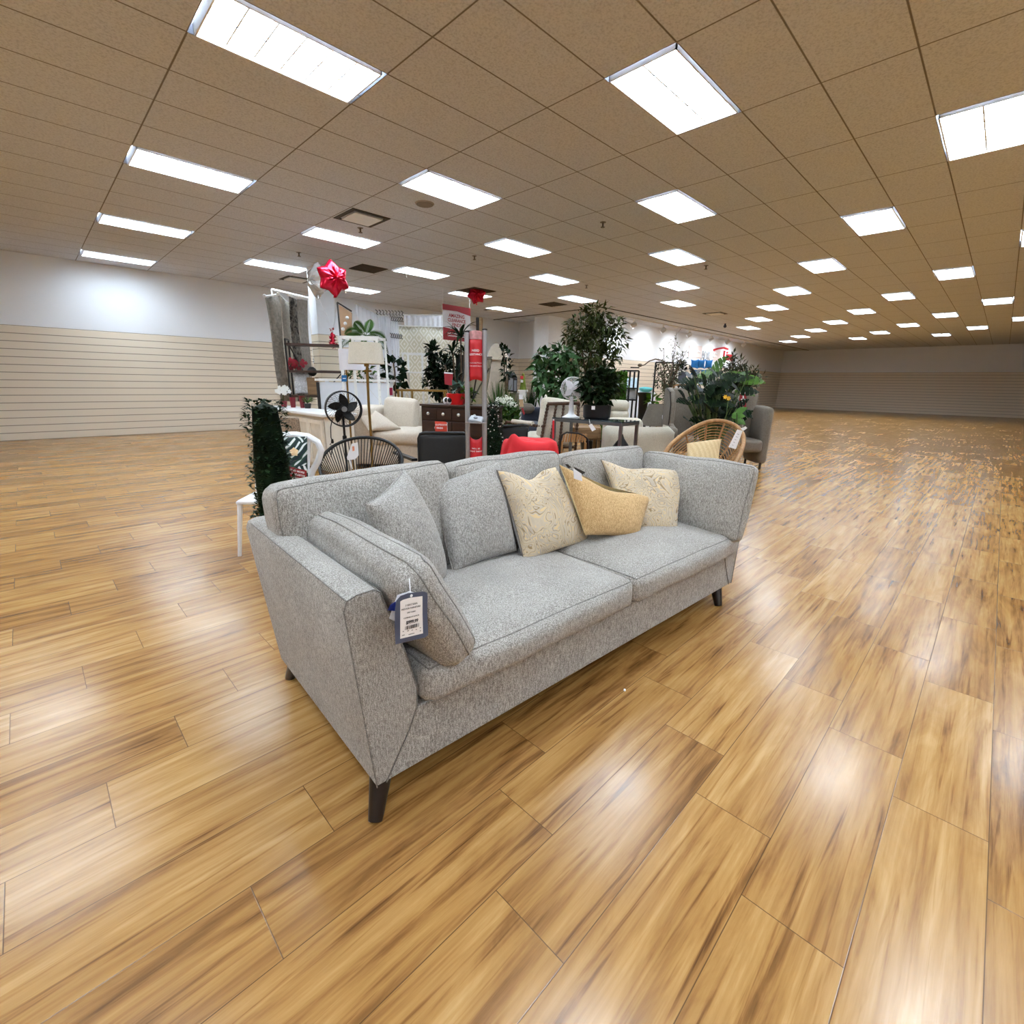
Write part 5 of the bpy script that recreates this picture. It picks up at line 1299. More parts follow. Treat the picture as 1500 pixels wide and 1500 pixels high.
b, rz, L, Mi = fr(759, 590, 12.9); zc_ = L(754, 575.5).z
t = thing('plinth', 'taupe upholstered bench under the lanterns', 'bench', b, rz)
softbox('body', (0, .3, zc_*.5+.03), (K(12.9)*26, .6, zc_-.06), M_taupe, t, .04)
part('foot', B().box((0, .3, .03), (.4, .6, .06)), M_black, t, smooth=False)
D = 11.9; b, rz, L, Mi = fr(766, 572, D); zb, zt_ = L(766, 571).z, L(766, 546).z
t = thing('moss_cone', 'green moss cone tree wearing a red and white ribbon', 'ornament', (b.x, b.y, zb), rz)
part('cone', B().lathe([(.085, 0), (.08, .02), (.03, zt_-zb-.03), (0, zt_-zb)], seg=20), leafmat('moss', (84, 96, 38), (120, 132, 58), .9), t)
part('ribbon', B().box((-.035, -.06, (zt_-zb)*.72), (.075, .03, .07)), M_red, t, bevel=.01); part('ribbon', B().box((-.03, -.065, (zt_-zb)*.5), (.06, .03, .06)), M_paper, t, bevel=.01, label='white ribbon end')
t = thing('pedestal', 'white pedestal holding the moss cone', 'stand', (b.x, b.y, 0), rz); part('body', B().box((0, .05, zb/2), (.16, .3, zb)), M_white, t, smooth=False); part('top', B().box((0, .05, zb-.02), (.24, .32, .036)), M_white, t, smooth=False)

# ---- grasses, hydrangea, white-flowered shrub, black tub chair, red table
def grass_plant(label, px, py, d, y0, n, spread, m, seed, z0=None, tall=1):
    b, rz, L, Mi = fr(px, py, d); t = thing('spiky_plant', label, 'plant', b, rz); rg = random.Random(seed); q = B(); zt_ = L(px, y0).z
    for i in range(n):
        a = rg.uniform(0, 2*PI); l_ = (zt_-.28)*rg.uniform(.65, 1.05); r = rg.uniform(.0, spread)
        q.tube([(rg.gauss(0, .03), rg.gauss(0, .03), .28), (math.cos(a)*r*.5, math.sin(a)*r*.5, .28+l_*.6), (math.cos(a)*r, math.sin(a)*r, .28+l_*(1-r*.25))], [.007, .006, .0015], 3)
    q.raw = True; part('blades', q, m, t); part('pot', B().lathe([(.1, 0), (.14, .3), (.12, .3), (.11, .27), (0, .27)], seg=16), M_black, t); return t
grass_plant('feathery tall grass just right of the kiosk', 729, 600, 10.2, 556, 120, .32, G_mid, 3)
grass_plant('bright green spiky grass beside the white hydrangeas', 748, 610, 9.4, 574, 130, .36, G_bright, 4)
grass_plant('dark grass standing left of the money tree', 778, 590, 10.0, 562, 90, .2, G_dark, 5)
b, rz, L, Mi = fr(738, 620, 7.9); t = thing('hydrangea', 'white hydrangea heads above green leaves by the kiosk', 'plant', b, rz); q = B(); rg = random.Random(5); lv = B()
for (x, y, r) in ((731, 588, .05), (740, 587, .075), (745, 589, .07), (752, 594, .045), (736, 592, .05)):
    c = L(x, y)
    for i in range(70):
        d = Vector((rg.gauss(0, 1), rg.gauss(0, 1), rg.gauss(.2, 1))).normalized(); q.leaf(c+d*r, d+Vector((rg.gauss(0, .8), rg.gauss(0, .8), rg.gauss(0, .8))), d, .03, .028, .1)
lv.cloud((L(738, 615).x, 0, L(738, 615).z), (.24, .2, .24), 130, .14, .09, rg, .1); q.raw = lv.raw = True; part('blossom', q, mat('cream_petal', (240, 242, 230), .6, var=.03), t); part('foliage', lv, G_mid, t)
part('pot', B().lathe([(.12, 0), (.16, .4), (.14, .4), (.13, .36), (0, .36)], seg=16), M_black, t)
b, rz, L, Mi = fr(722, 640, 5.75); t = thing('flowering_topiary', 'dark cone shrub dotted with tiny white flowers right of the kiosk', 'plant', b, rz); rg = random.Random(6); lf = B(); ft = B(); zt_ = L(722, 590).z
for i in range(1500):
    z = rg.uniform(.25, zt_); f = (zt_-z)/(zt_-.25); r = (.06+.09*f**.7)*rg.uniform(.8, 1.1); a = rg.uniform(0, 2*PI)
    lf.leaf((r*math.cos(a), r*math.sin(a), z), (math.cos(a)+rg.gauss(0, .5), math.sin(a)+rg.gauss(0, .5), rg.gauss(.4, .5)), (0, 0, 1), .032, .02)
    if i % 14 == 0: ft.ball((1.08*r*math.cos(a), 1.08*r*math.sin(a), z), .007, 6)
lf.raw = True; part('foliage', lf, G_deep, t); part('blossom', ft, M_wpet, t); part('core', B().lathe([(.13, .25), (.1, .7), (.04, zt_-.1), (0, zt_-.06)], seg=12), G_deep, t); part('pot', B().lathe([(.1, 0), (.14, .24), (.14, .26), (0, .26)], seg=16), M_black, t)
D = 6.0; b, rz, L, Mi = fr(751, 640, D)
t = thing('tub_chair', 'black woven tub chair behind the red table', 'chair', b, rz); xl, xr = L(731, 630).x, L(773.5, 630).x; z1 = L(752, 624).z; xm = (xl+xr)/2; hw_ = (xr-xl)/2
softbox('back_panel', (xm, .0, (z1+.3)/2), (xr-xl, .05, z1-.32), M_black_weave, t, .024, (0, .02, 0), wob=0)
part('top_rail', B().tube([(xl-.0, .3, z1-.1), (xl, .05, z1-.03), (xl+.06, -.02, z1-.005), (xr-.06, -.02, z1+.015), (xr, .05, z1), (xr, .3, z1-.08)], .018, 8), M_black, t)
softbox('seat', (xm, .26, .38), (xr-xl, .5, .1), M_black_weave, t, .03, wob=0)
for x in (xl+.03, xr-.03):
    for y in (.02, .48): part('leg', B().tube([(x, y, 0), (x, y, .38)], .015, 8), M_black, t)
D = 4.95; b, rz, L, Mi = fr(777, 660, D); z1 = .74; cx = L(777, 650).x; Rt = K(D)*39
t = thing('side_table', 'round dark table under the red cloth', 'table', b, rz)
part('tabletop', B().lathe([(Rt-.03, z1-.03), (Rt-.03, z1-.006), (0, z1-.006)], (cx, .1, 0), 32), M_black, t)
for a in (.7, 2.3, 3.9, 5.5): part('leg', B().tube([(cx+.2*math.cos(a), .1+.2*math.sin(a), z1-.03), (cx+.24*math.cos(a), .1+.24*math.sin(a), 0)], .014, 8), M_black, t)
M_cloth = mat('red_tablecloth', (214, 30, 40), .75, var=.06, scale=8)
def cloth(u, v):
    a = 2*PI*u
    if v < .5: r = (Rt-.012)*v/.5; z = 0; k_ = 0
    else:
        k_ = (v-.5)/.5; r = Rt-.012+.03*math.sin(min(1, k_*5)*PI/2)+.05*k_+.03*k_*math.sin(a*11); z = -.012*math.sin(min(1, k_*5)*PI/2)-.5*max(0, k_-.06)
    g = math.exp(-((a-3.98)/.28)**2)          # the front corner is gathered up into a peak
    z = z*(1-.75*g) + .085*g*math.exp(-((v-.52)/.14)**2); r *= 1+.06*g*k_
    return Vector((cx+r*math.cos(a), .1+r*math.sin(a), z1+z+.006*math.sin(5*a+9*v)*(v > .1)))
q = B().grid(cloth, 110, 26, True); cb = b.copy()
CMw = Matrix.Translation(b) @ Matrix.Rotation(rz, 4, 'Z')
for v in q.bm.verts: v.co.z += .004; v.co = CMw @ v.co
cl = free('tablecloth', q, M_cloth, 'crumpled red cloth draped over the round table', 'tablecloth'); s_ = cl.modifiers.new('Solid', 'SOLIDIFY'); s_.thickness = .003; s_.offset = 1

# ---- slate sofa, bobbin chair
D = 8.4; b, rz, L, Mi = fr(772, 620, D, CAMR)
t = thing('slate_sofa', 'slate blue sofa end showing behind the black tub chair', 'sofa', b, rz); x0, x1 = L(756, 610).x, L(792, 610).x; z1 = L(775, 599.5).z; zs = L(765, 615).z
softbox('back', ((x0+x1)/2+.1, .5, z1/2+.03), (x1-x0, .25, z1-.06), M_slate, t, .05); softbox('seat', ((x0+x1)/2, .1, zs/2), (x1-x0, .8, zs-.1), M_slate, t, .05)
softbox('bolster', ((x0+x1)/2-.02, .3, z1+.0), (.26, .14, .14), M_taupe, t, .06)
for x in (x0+.05, x1-.05): part('leg', B().tube([(x, -.2, 0), (x, -.2, .08)], .02, 8), M_leg, t)
cb = at(766, 606, 8.0); Mi = (Matrix.Translation(cb) @ Matrix.Rotation(CAMR, 4, 'Z')).inverted()
t = thing('swing_tag', 'kraft and white tag with a red strip by the slate sofa', 'tag', cb, CAMR)
card('kraft', ((760.5, 585), (766, 585), (767, 596), (761.5, 596)), 7.6, cb, mat('kraft_tag', (186, 158, 120), .7), t, .003, Mi)
card('white_top', ((760, 578), (765.5, 578), (766, 585), (760.5, 585)), 7.6, cb, M_paper, t, .003, Mi); card('red_strip', ((763.5, 598), (766, 597.5), (769, 606), (767, 608)), 7.6, cb, M_crimson, t, .003, Mi)
D = 6.8; b, rz, L, Mi = fr(800, 640, D, CAMR)
t = thing('bobbin_chair', 'turned bobbin wood armchair with thick cream cushions', 'chair', b, rz)
def bobbin(p0, p1, r=.024, step=.045):
    p0, p1 = Vector(p0), Vector(p1); n = max(3, int((p1-p0).length/step)); pts = []; rs = []
    for i in range(n*4+1): pts.append(p0.lerp(p1, i/(n*4))); rs.append(r*(.62+.38*abs(math.sin(PI*i/4))))
    return B().tube(pts, rs, 8)
pa = [L(791, 650, D), L(802, 591.5, D+.0)]; pb_ = [L(834, 650, D), L(847.5, 590.5, D)]
legs = ((L(790.5, 655), L(803, 591.5)), (L(805, 655), L(815, 592)), (L(819, 655), L(826, 592)), (L(843, 655), L(848, 590.5)))
zdrop = L(790, 655).z
for i, (p0, p1) in enumerate(legs):
    d_ = (p1-p0).normalized(); f0 = p0-d_*((p0.z-.02)/d_.z) if i in (0, 3) else p0
    if i in (0, 3): part('back_post', bobbin(p0, p1), M_spool, t); part('leg', B().tube([Vector((p0.x, 0, 0)), p0], .02, 8), M_spool, t)
    else: part('spindle', bobbin(p0, p1, .02), M_spool, t)
part('top_rail', B().tube([legs[0][1]+Vector((-.01, 0, 0)), legs[3][1]+Vector((.01, 0, 0))], .026, 10), M_spool, t)
part('lower_rail', B().tube([legs[0][0], legs[3][0]], .02, 8), M_spool, t)
ar0, ar1 = L(741, 618, D+.45), L(797, 625, D+.02)
part('arm', bobbin(ar0, ar1, .026), M_spool, t); part('arm_post', bobbin(Vector((ar0.x, ar0.y, .03)), ar0, .024), M_spool, t)
part('arm_pad', B().tube([ar0.lerp(ar1, .18)+Vector((0, 0, .02)), ar0.lerp(ar1, .72)+Vector((0, 0, .02))], .035, 10), M_cream, t)
part('arm', bobbin(L(843, 622, D+.5), L(845, 628, D), .026), M_spool, t)
softbox('seat_cushion', (L(806, 645).x, .32, L(806, 645).z+.0), (K(D)*66, .6, .14), M_ivory, t, .05, seed=4)
bc0 = L(812, 600)
softbox('back_cushion', (L(815, 617).x, .13, L(815, 617).z), (K(D)*52, .16, K(D)*62), M_ivory, t, .06, (.0, .03, .02), (-.12, .14, 0), 7)

# ---- glass console, white fan, potted shrub
b0 = atz(911, 618.5, .9); bL = atz(809, 611, .9); bR = atz(950, 617, .9); dv = bL-b0; ln = dv.xy.length; an = math.atan2(dv.y, dv.x)
b = Vector((b0.x, b0.y, 0)); GM = Matrix.Translation(b) @ Matrix.Rotation(an, 4, 'Z'); GI = GM.inverted(); wR = abs((GI @ bR).y)
t = thing('glass_console', 'steel framed glass console table carrying the white fan', 'table', b, an)
w_ = max(.36, wR)
part('glass_top', B().box((ln/2, -w_/2, .893), (ln, w_, .012)), mat('smoked_glass', (70, 84, 92), .05, .3, var=0), t, smooth=False)
M_steel = mat('steel_frame', (120, 122, 126), .35, .8, var=.05)
part('apron', B().box((ln/2, -.015, .868), (ln, .03, .036)).box((ln/2, -w_+.015, .868), (ln, .03, .036)).box((.015, -w_/2, .868), (.03, w_-.06, .036)).box((ln-.015, -w_/2, .868), (.03, w_-.06, .036)), M_steel, t, smooth=False)
for x in (.02, ln-.02):
    for y in (-.02, -w_+.02): part('leg', B().box((x, y, .425), (.032, .032, .85)), M_steel, t, smooth=False)
p = GM @ Vector((ln*.80, -w_*.45, .9)); q0 = proj(p)
pf = atz(836, 611.5, .9); pl = GI @ pf; pf = GM @ Vector((pl.x, -w_*.4, .9)); df = pf.x*_cy+pf.y*_sy
t = thing('table_fan', 'white vintage style table fan on the glass console', 'fan', pf, CAMR+.15); k = K(df); Mi = (Matrix.Translation(pf) @ Matrix.Rotation(CAMR+.15, 4, 'Z')).inverted()
cz = (Mi @ at(838.5, 569, df)).z; R = k*16.3; cx = (Mi @ at(838.5, 569, df)).x; M_wm = mat('white_enamel', (232, 233, 235), .3, var=.02)
part('base', B().lathe([(k*13, 0), (k*13, .008), (k*9, .02), (k*4.5, .05), (k*3.2, .1), (k*3.6, .14), (k*2, cz-R*.75), (0, cz-R*.7)], (cx*.6, .02, 0), 28), M_wm, t)
cg = B()
for y, r in ((-.045, R), (.03, R), (-.055, R*.6), (-.058, R*.3)): cg.tube([(cx+r*math.cos(2*PI*i/36), y, cz+r*math.sin(2*PI*i/36)) for i in range(36)], .004 if r == R else .002, 6, True)
for i in range(44):
    a = 2*PI*i/44; cg.tube([(cx+.02*math.cos(a), -.06, cz+.02*math.sin(a)), (cx+R*.6*math.cos(a+.15), -.056, cz+R*.6*math.sin(a+.15)), (cx+R*math.cos(a+.3), -.045, cz+R*math.sin(a+.3))], .0016, 4)
    cg.tube([(cx+R*math.cos(a), -.045, cz+R*math.sin(a)), (cx+R*math.cos(a), .03, cz+R*math.sin(a)), (cx+.03*math.cos(a), .045, cz+.03*math.sin(a))], .0014, 4)
part('grille', cg, M_wm, t)
for i in range(4):
    a0 = 2*PI*i/4+.75
    def bl(u, v, a0=a0):
        r = .02+u*(R*.8); w_b = R*.55*math.sin(PI*min(1, u*.75+.2)); x, z = r*math.cos(a0), r*math.sin(a0); s = (v-.5)*w_b
        return (cx+x-math.sin(a0)*s, -.008+s*.3, cz+z+math.cos(a0)*s)
    o = part('blade', B().grid(bl, 6, 4), M_wm, t); sd = o.modifiers.new('Solid', 'SOLIDIFY'); sd.thickness = .003
part('hub', B().lathe([(0, -.062), (.022, -.06), (.026, -.04), (.03, .03), (.045, .05), (.045, .12), (0, .14)], seg=18, M=Matrix.Translation((cx, 0, cz)) @ Matrix.Rotation(-PI/2, 4, 'X')), M_wm, t)
pp = atz(873, 613.5, .9); pl = GI @ pp; pp = GM @ Vector((pl.x, -w_*.55, .9)); dp = pp.x*_cy+pp.y*_sy; k = K(dp); Mi = (Matrix.Translation(pp) @ Matrix.Rotation(CAMR, 4, 'Z')).inverted(); Lp = lambda x, y: Mi @ at(x, y, dp)
t = thing('potted_schefflera', 'glossy green shrub in a black pot on the glass console', 'plant', pp, CAMR); zp = Lp(873, 593).z
part('pot', B().lathe([(k*17.5, 0), (k*20, .02), (k*20.5, zp), (k*19, zp), (k*18.5, zp-.02), (0, zp-.02)], seg=28), M_black, t)
part('label', B().box((-k*9, -k*20.6, zp-.03), (k*5, .004, k*5)), M_paper, t, 'white price label', smooth=False)
q = B(); rg = random.Random(21); cc = Lp(875, 568); q.cloud((cc.x, 0, cc.z), (k*25, k*16, k*24), 420, .1, .062, rg, .25, .3); cc = Lp(882, 553); q.cloud((cc.x, 0, cc.z), (k*15, k*12, k*11), 120, .1, .06, rg, .2, .3)
q.raw = True; part('foliage', q, G_dark, t)
cb = at(867, 632, 5.6); Mi = (Matrix.Translation(cb) @ Matrix.Rotation(CAMR, 4, 'Z')).inverted(); t = thing('price_ticket', 'white price ticket hanging under the glass console edge', 'tag', cb, CAMR)
card('card', ((862, 623), (867, 620.5), (873, 629), (867.5, 632)), 5.6, cb, M_paper, t, Mi=Mi); part('string', B().tube([Mi @ at(864.5, 622, 5.6), Mi @ at(863, 614, 5.7)], .002, 4), M_paper, t)

# ---- wooden side table, cane chair under/behind the console
D = 7.3; b, rz, L, Mi = fr(850, 650, D); x0, x1 = L(820, 630).x, L(881, 630).x; z1 = L(850, 626.5).z; z0 = L(850, 644).z
t = thing('nightstand', 'brown wooden drawer table behind the cane chair', 'table', b, rz)
part('case', B().box(((x0+x1)/2, .22, (z0+z1)/2), (x1-x0, .42, z1-z0)), M_brown, t, bevel=.006); part('drawer', B().box(((x0+x1)/2+.1, -.0, (z0+z1)/2), ((x1-x0)*.55, .02, (z1-z0)*.8)), M_brown, t, bevel=.004)
for x in (x0+.03, x1-.03):
    for y in (.03, .4): part('leg', B().box((x, y, z0/2), (.045, .045, z0)), M_brown, t, smooth=False)
cb = L(853, 632); p = Matrix.Translation(b) @ Matrix.Rotation(rz, 4, 'Z') @ Vector((cb.x, -.006, cb.z-.02)); tag(B().box((0, 0, .018), (.036, .003, .036)).build('price_sticker', M_paper, None, False, loc=p, rz=rz), 'small white sticker on the wooden drawer table', 'label')
D = 5.7; b, rz, L, Mi = fr(842, 655, D); x0, x1 = L(819.5, 650).x, L(862, 650).x; z1 = L(840, 633.5).z; zc_ = L(840, 645).z
t = thing('cane_chair', 'black hoop chair with woven cane back in front of the wood table', 'chair', b, rz)
xm = (x0+x1)/2; hw_ = (x1-x0)/2
part('hoop', B().tube([(x0, 0, 0), (x0+.01, 0, z1-.12), (x0+.03, 0, z1-.03), (x0+.08, 0, z1), (xm+.05, 0, z1-.012), (x1-.06, 0, z1-.035), (x1-.015, 0, z1-.075), (x1, 0, z1-.16), (x1, 0, 0)], .011, 8), M_black, t)
cn = B()
for i in range(9):
    x = x0+.05+(x1-x0-.09)*i/8; cn.box((x, 0, z1-.065), (.022, .016, .1), (0, .12, 0))
part('cane_weave', cn, M_rattan, t, bevel=.003); part('back_post', B().tube([(x0+.02, .01, .4), (x0+.03, .01, z1-.1)], .016, 8), M_rattan, t); part('back_post', B().tube([(x1-.03, .01, .4), (x1-.035, .01, z1-.12)], .016, 8), M_rattan, t)
softbox('seat', (xm, .2, .43), (x1-x0, .42, .05), M_black_weave, t, .02, wob=0)
for x in (x0+.02, x1-.02): part('leg', B().tube([(x, .38, .42), (x, .4, 0)], .012, 8), M_black, t)

# ---- tufted chair and ivory tub armchair
D = 8.4; b, rz, L, Mi = fr(908, 615, D); z1 = L(908, 587).z; x0, x1 = L(894, 600).x, L(926, 600).x
t = thing('tufted_chair', 'cream tufted slipper chair behind the potted shrub', 'chair', b, rz)
softbox('back', ((x0+x1)/2, .3, z1*.5+.2), (x1-x0, .16, z1-.4), M_ivory, t, .06, (0, .03, .01), (-.1, 0, 0), 3)
softbox('tuft_roll', ((x0+x1)/2, .2, z1-.09), (x1-x0-.02, .16, .17), M_ivory, t, .07, (0, .02, .0), seed=5); softbox('tuft_roll', ((x0+x1)/2, .18, z1-.26), (x1-x0-.02, .16, .17), M_ivory, t, .07, (0, .02, .0), seed=6)
softbox('wing', (x0-.03, .12, z1*.5+.14), (.06, .4, z1-.5), M_ivory, t, .03, seed=8)
softbox('seat', ((x0+x1)/2, .05, .4), (x1-x0, .5, .16), M_ivory, t, .05, seed=7)
for x in (x0+.03, x1-.03):
    for y in (-.15, .3): part('leg', B().tube([(x, y, 0), (x, y, .34)], [.014, .022], 8), M_leg, t)
D = 6.75; b, rz, L, Mi = fr(944, 660, D); z1 = L(944, 626).z; x0, x1 = L(891.5, 650).x, L(996, 650).x; zs = L(930, 620).z
t = thing('tub_armchair', 'large ivory barrel armchair behind the glass console', 'chair', b, rz)
def shell(u, v):
    a = PI*(1.08)*(u-.5)-PI/2; rx = (x1-x0)/2; s_ = 1.0 if v < .5 else .82; zz = (z1*(v/.5) if v < .5 else z1-(z1-.34)*((v-.5)/.5)); zz = .05+max(0, zz-.05)
    e = .04*math.sin(PI*min(1, v)); return ((x0+x1)/2+rx*s_*math.copysign(abs(math.cos(a))**.6, math.cos(a)), .45+.45*s_*math.copysign(abs(math.sin(a))**.6, math.sin(a)), zz)
part('shell', B().grid(shell, 40, 18), M_ivory, t, ang=60); softbox('seat_cushion', ((x0+x1)/2, .48, .38), ((x1-x0)*.82, .7, .16), M_ivory, t, .06, seed=3)
softbox('back_cushion', (L(912, 618).x+.15, .62, zs-.13), (.6, .2, .3), M_ivory, t, .08, (0, .03, .02), (-.1, 0, 0), 9)
part('base_ring', B().lathe([(.3, 0), (.3, .05), (0, .05)], ((x0+x1)/2, .45, 0), 24, 1.2, 1), M_black, t)
cb = at(910, 651.5, 6.15); t = thing('metal_pedestal', 'small black pedestal foot by the ivory armchair', 'stand', (cb.x, cb.y, 0), CAMR)
zq = hz(910, 636, 6.15); part('foot', B().lathe([(.14, 0), (.14, .02), (.11, zq-.16), (.03, zq-.05), (.012, zq), (0, zq)], seg=20), M_black, t); part('stem', B().tube([(0, 0, zq), (0, 0, hz(910, 622, 6.15))], .008, 6), M_chrome, t)

# ---- trees
def tree(label, px, d, trunk, blobs, n, Lf, Wf, m, seed, pot=.2, ph=.34, droop=.45, name='ficus_tree', hollow=.15, rad=.024, pm=None):
    b, rz, L, Mi = fr(px, 600, d); t = thing(name, label, 'plant', b, rz); rg = random.Random(seed); s = B(); q = B()
    for tr in trunk:
        pts = [Vector((rg.uniform(-.05, .05), rg.uniform(-.04, .04), ph*.8))]+[L(x, y)+Vector((0, rg.uniform(-.06, .06), 0)) for x, y in tr]; s.tube(pts, [rad*(1-.55*i/len(pts)) for i in range(len(pts))], 7)
    tips = [L(*tr[-1]) for tr in trunk]
    for (x, y, rx, ry, w_) in blobs:
        c = L(x, y); k = K(d); c = c+Vector((0, rg.uniform(-.2, .2), 0)); q.cloud(c, (k*rx, k*rx*.9, k*ry), int(n*w_), Lf, Wf, rg, hollow, droop, 0)
        tp = min(tips, key=lambda p: (p-c).length); s.tube([tp, (tp+c)/2+Vector((0, 0, .03)), c], [.01, .007, .004], 5)
    q.raw = True; part('foliage', q, m, t); part('trunk', s, M_stem, t)
    part('pot', B().lathe([(pot*.75, 0), (pot, ph), (pot*.88, ph), (pot*.84, ph*.9), (0, ph*.9)], seg=20), pm or M_black, t); return t
tree('tallest bushy fake ficus tree near the white pillar', 868, 8.8, (((866, 590), (865, 540), (864, 500), (868, 475)), ((872, 590), (878, 540), (886, 505), (896, 480)), ((862, 590), (858, 545), (852, 515))),
     ((868, 462, 22, 12, 1), (852, 478, 24, 14, 1.1), (884, 476, 22, 14, 1.1), (906, 480, 12, 12, .5), (846, 494, 20, 14, .9), (870, 498, 26, 16, 1.3), (896, 500, 20, 16, 1), (836, 500, 10, 6, .25), (862, 520, 22, 14, 1), (890, 522, 22, 14, 1), (850, 536, 14, 12, .5), (880, 545, 26, 16, 1.1), (895, 565, 22, 18, 1)), 150, .12, .042, G_olive if False else leafmat('ficus_leaf', (34, 46, 24), (74, 84, 46)), 31)
tree('money tree with broad drooping leaves left of the tall ficus', 812, 8.25, (((806, 580), (808, 550), (810, 530)), ((812, 580), (812, 548), (820, 525))),
     ((800, 524, 12, 10, 1), (822, 520, 14, 10, 1), (834, 532, 12, 12, 1), (796, 545, 13, 14, 1), (818, 548, 18, 12, 1), (800, 568, 18, 14, 1), (825, 572, 18, 16, 1), (838, 556, 12, 14, .8)), 62, .17, .085, G_mid if False else leafmat('money_leaf', (34, 62, 34), (84, 116, 74)), 32, name='money_tree')
b, rz, L, Mi = fr(900, 590, 9.3); t = thing('hedge_panel', 'bright green artificial hedge block behind the ficus', 'plant', b, rz); rg = random.Random(33); q = B(); c = L(900, 565); k = K(9.3)
for i in range(1500):
    x, z = rg.uniform(-18, 17)*k, rg.uniform(.05, c.z+k*22); q.leaf((x, rg.uniform(-.06, .06), z), (rg.gauss(0, .6), -1, rg.gauss(.3, .6)), (0, 0, 1), .07, .03)
q.raw = True; part('foliage', q, leafmat('hedge_leaf', (44, 84, 24), (86, 134, 48)), t); part('core', B().box((0, .06, (c.z+k*20)/2), (k*33, .1, c.z+k*20)), G_bright, t, smooth=False)
b, rz, L, Mi = fr(980, 600, 7.6)
def twig_tree(label, px, d, tips, n, m, seed, Lf=.07, Wf=.022, base=(978, 590), name='olive_branch_tree', potm=None):
    b, rz, L, Mi = fr(px, 600, d); t = thing(name, label, 'plant', b, rz); rg = random.Random(seed); s = B(); q = B(); b0 = L(*base)
    for (x, y) in tips:
        e = L(x, y); m_ = b0.lerp(e, .5)+Vector((rg.uniform(-.05, .05), rg.uniform(-.1, .1), .03)); e.y += rg.uniform(-.12, .12); pts = [Vector((0, 0, .3)), b0, m_, e]; s.tube(pts, [.012, .01, .007, .003], 5)
        for i in range(n):
            f = rg.uniform(.05, 1.5); p = (b0.lerp(m_, f) if f < 1 else m_.lerp(e, (f-1)*2)); o = Vector((rg.gauss(0, .05), rg.gauss(0, .05), rg.gauss(0, .05)))
            s.tube([p, p+o], .002, 3); q.leaf(p+o*.7, o+Vector((0, 0, .03)), (rg.gauss(0, .5), rg.gauss(0, .5), 1), Lf*rg.uniform(.7, 1.3), Wf, .15)
    q.raw = True; part('foliage', q, m, t); part('branches', s, M_stem, t); part('pot', B().lathe([(.11, 0), (.15, .32), (.13, .32), (.12, .28), (0, .28)], seg=16), potm or M_taupe, t); return t
twig_tree('sparse twiggy olive tree reaching above the taupe lamp shade', 978, 9.5, ((989, 487), (992, 500), (972, 510), (998, 515), (1003, 514), (964, 525), (984, 520), (993, 535), (968, 545), (975, 555), (986, 550)), 60, G_olive, 41)
twig_tree('bushy olive tree at the far right behind the broad leaves', 1075, 9.4, ((1068, 522), (1075, 520), (1083, 530), (1062, 535), (1090, 540), (1096, 548), (1055, 545), (1078, 545), (1104, 540), (1070, 556), (1088, 560), (1112, 552)), 170, leafmat('olive_right', (40, 48, 34), (84, 92, 70)), 42, .1, .034, base=(1076, 590))

# ---- taupe lamp shade, wing chair, wood frame shelf
D = 8.8; b, rz, L, Mi = fr(962, 620, D); k = K(D); z1, z0 = L(965, 592).z, L(965, 623).z; cx = L(963, 610).x
t = thing('taupe_lamp', 'lamp with a large taupe empire shade behind the ivory armchair', 'lamp', b, rz)
part('lamp_shade', B().lathe([(k*24-.004, z0), (k*24, z0), (k*14, z1), (k*14-.004, z1), (k*24-.01, z0+.004)], (cx, 0, 0), 36), M_taupe, t); part('stand', B().lathe([(.13, 0), (.13, .02), (.03, .05), (.05, .3), (.02, .5), (.015, z1-.03), (0, z1-.03)], (cx, 0, 0), 20), M_gold, t)
cb = at(972, 624, 8.4); Mi = (Matrix.Translation(cb) @ Matrix.Rotation(CAMR, 4, 'Z')).inverted(); t = thing('shade_tag', 'white tag dangling in front of the taupe lamp shade', 'tag', cb, CAMR); card('card', ((970, 608), (973, 608), (973, 614), (970, 614)), 8.4, cb, M_paper, t, Mi=Mi); part('string', B().tube([Mi @ at(970.5, 614, 8.4), Mi @ at(969.8, 624, 8.4)], .002, 4), M_paper, t)
D = 7.9; b, rz, L, Mi = fr(1005, 620, D, CAMR+.5); L = (lambda x, y, dd=7.9, Mi=(Matrix.Translation(b) @ Matrix.Rotation(CAMR, 4, 'Z')).inverted(): Mi @ at(x, y, dd)); z1 = L(1000, 568).z
t = thing('wing_chair', 'tall taupe wing chair with nailhead trim at the right', 'chair', b, CAMR); k = K(D)
x0, x1 = L(986, 600).x, L(1034, 600).x
softbox('back', ((x0+x1)/2+.05, .45, z1*.5+.15), (x1-x0-.05, .16, z1-.34), M_taupe, t, .06, (0, .02, .02), (-.08, 0, 0), 3)
wing = [(x0+.0, .25), (x0+.02, .7), (x0-.02, .95), (x0-.02, z1-.06), (x0+.05, z1), (x0+.13, z1-.03)]
wp_ = [(-.12, .5), (.42, .5), (.46, z1-.02), (.3, z1), (.12, z1-.06), (.02, z1-.25), (.03, .72), (-.12, .66)]
part('wing', B().prism(wp_, 0, x0-.03, x0+.05), M_taupe, t, bevel=.02); part('wing', B().prism(wp_, 0, x1-.02, x1+.06), M_taupe, t, bevel=.02)
part('piping', B().tube([(x0-.032, y+.015, z-.012) for y, z in ((.3, z1), (.12, z1-.06), (.02, z1-.25), (.03, .72), (-.1, .66))], .01, 6), M_leg, t)
softbox('seat', ((x0+x1)/2, .1, .4), (x1-x0+.02, .66, .2), M_taupe, t, .05); softbox('arm_panel', (x0-.01, .05, .36), (.09, .62, .62), M_taupe, t, .03)
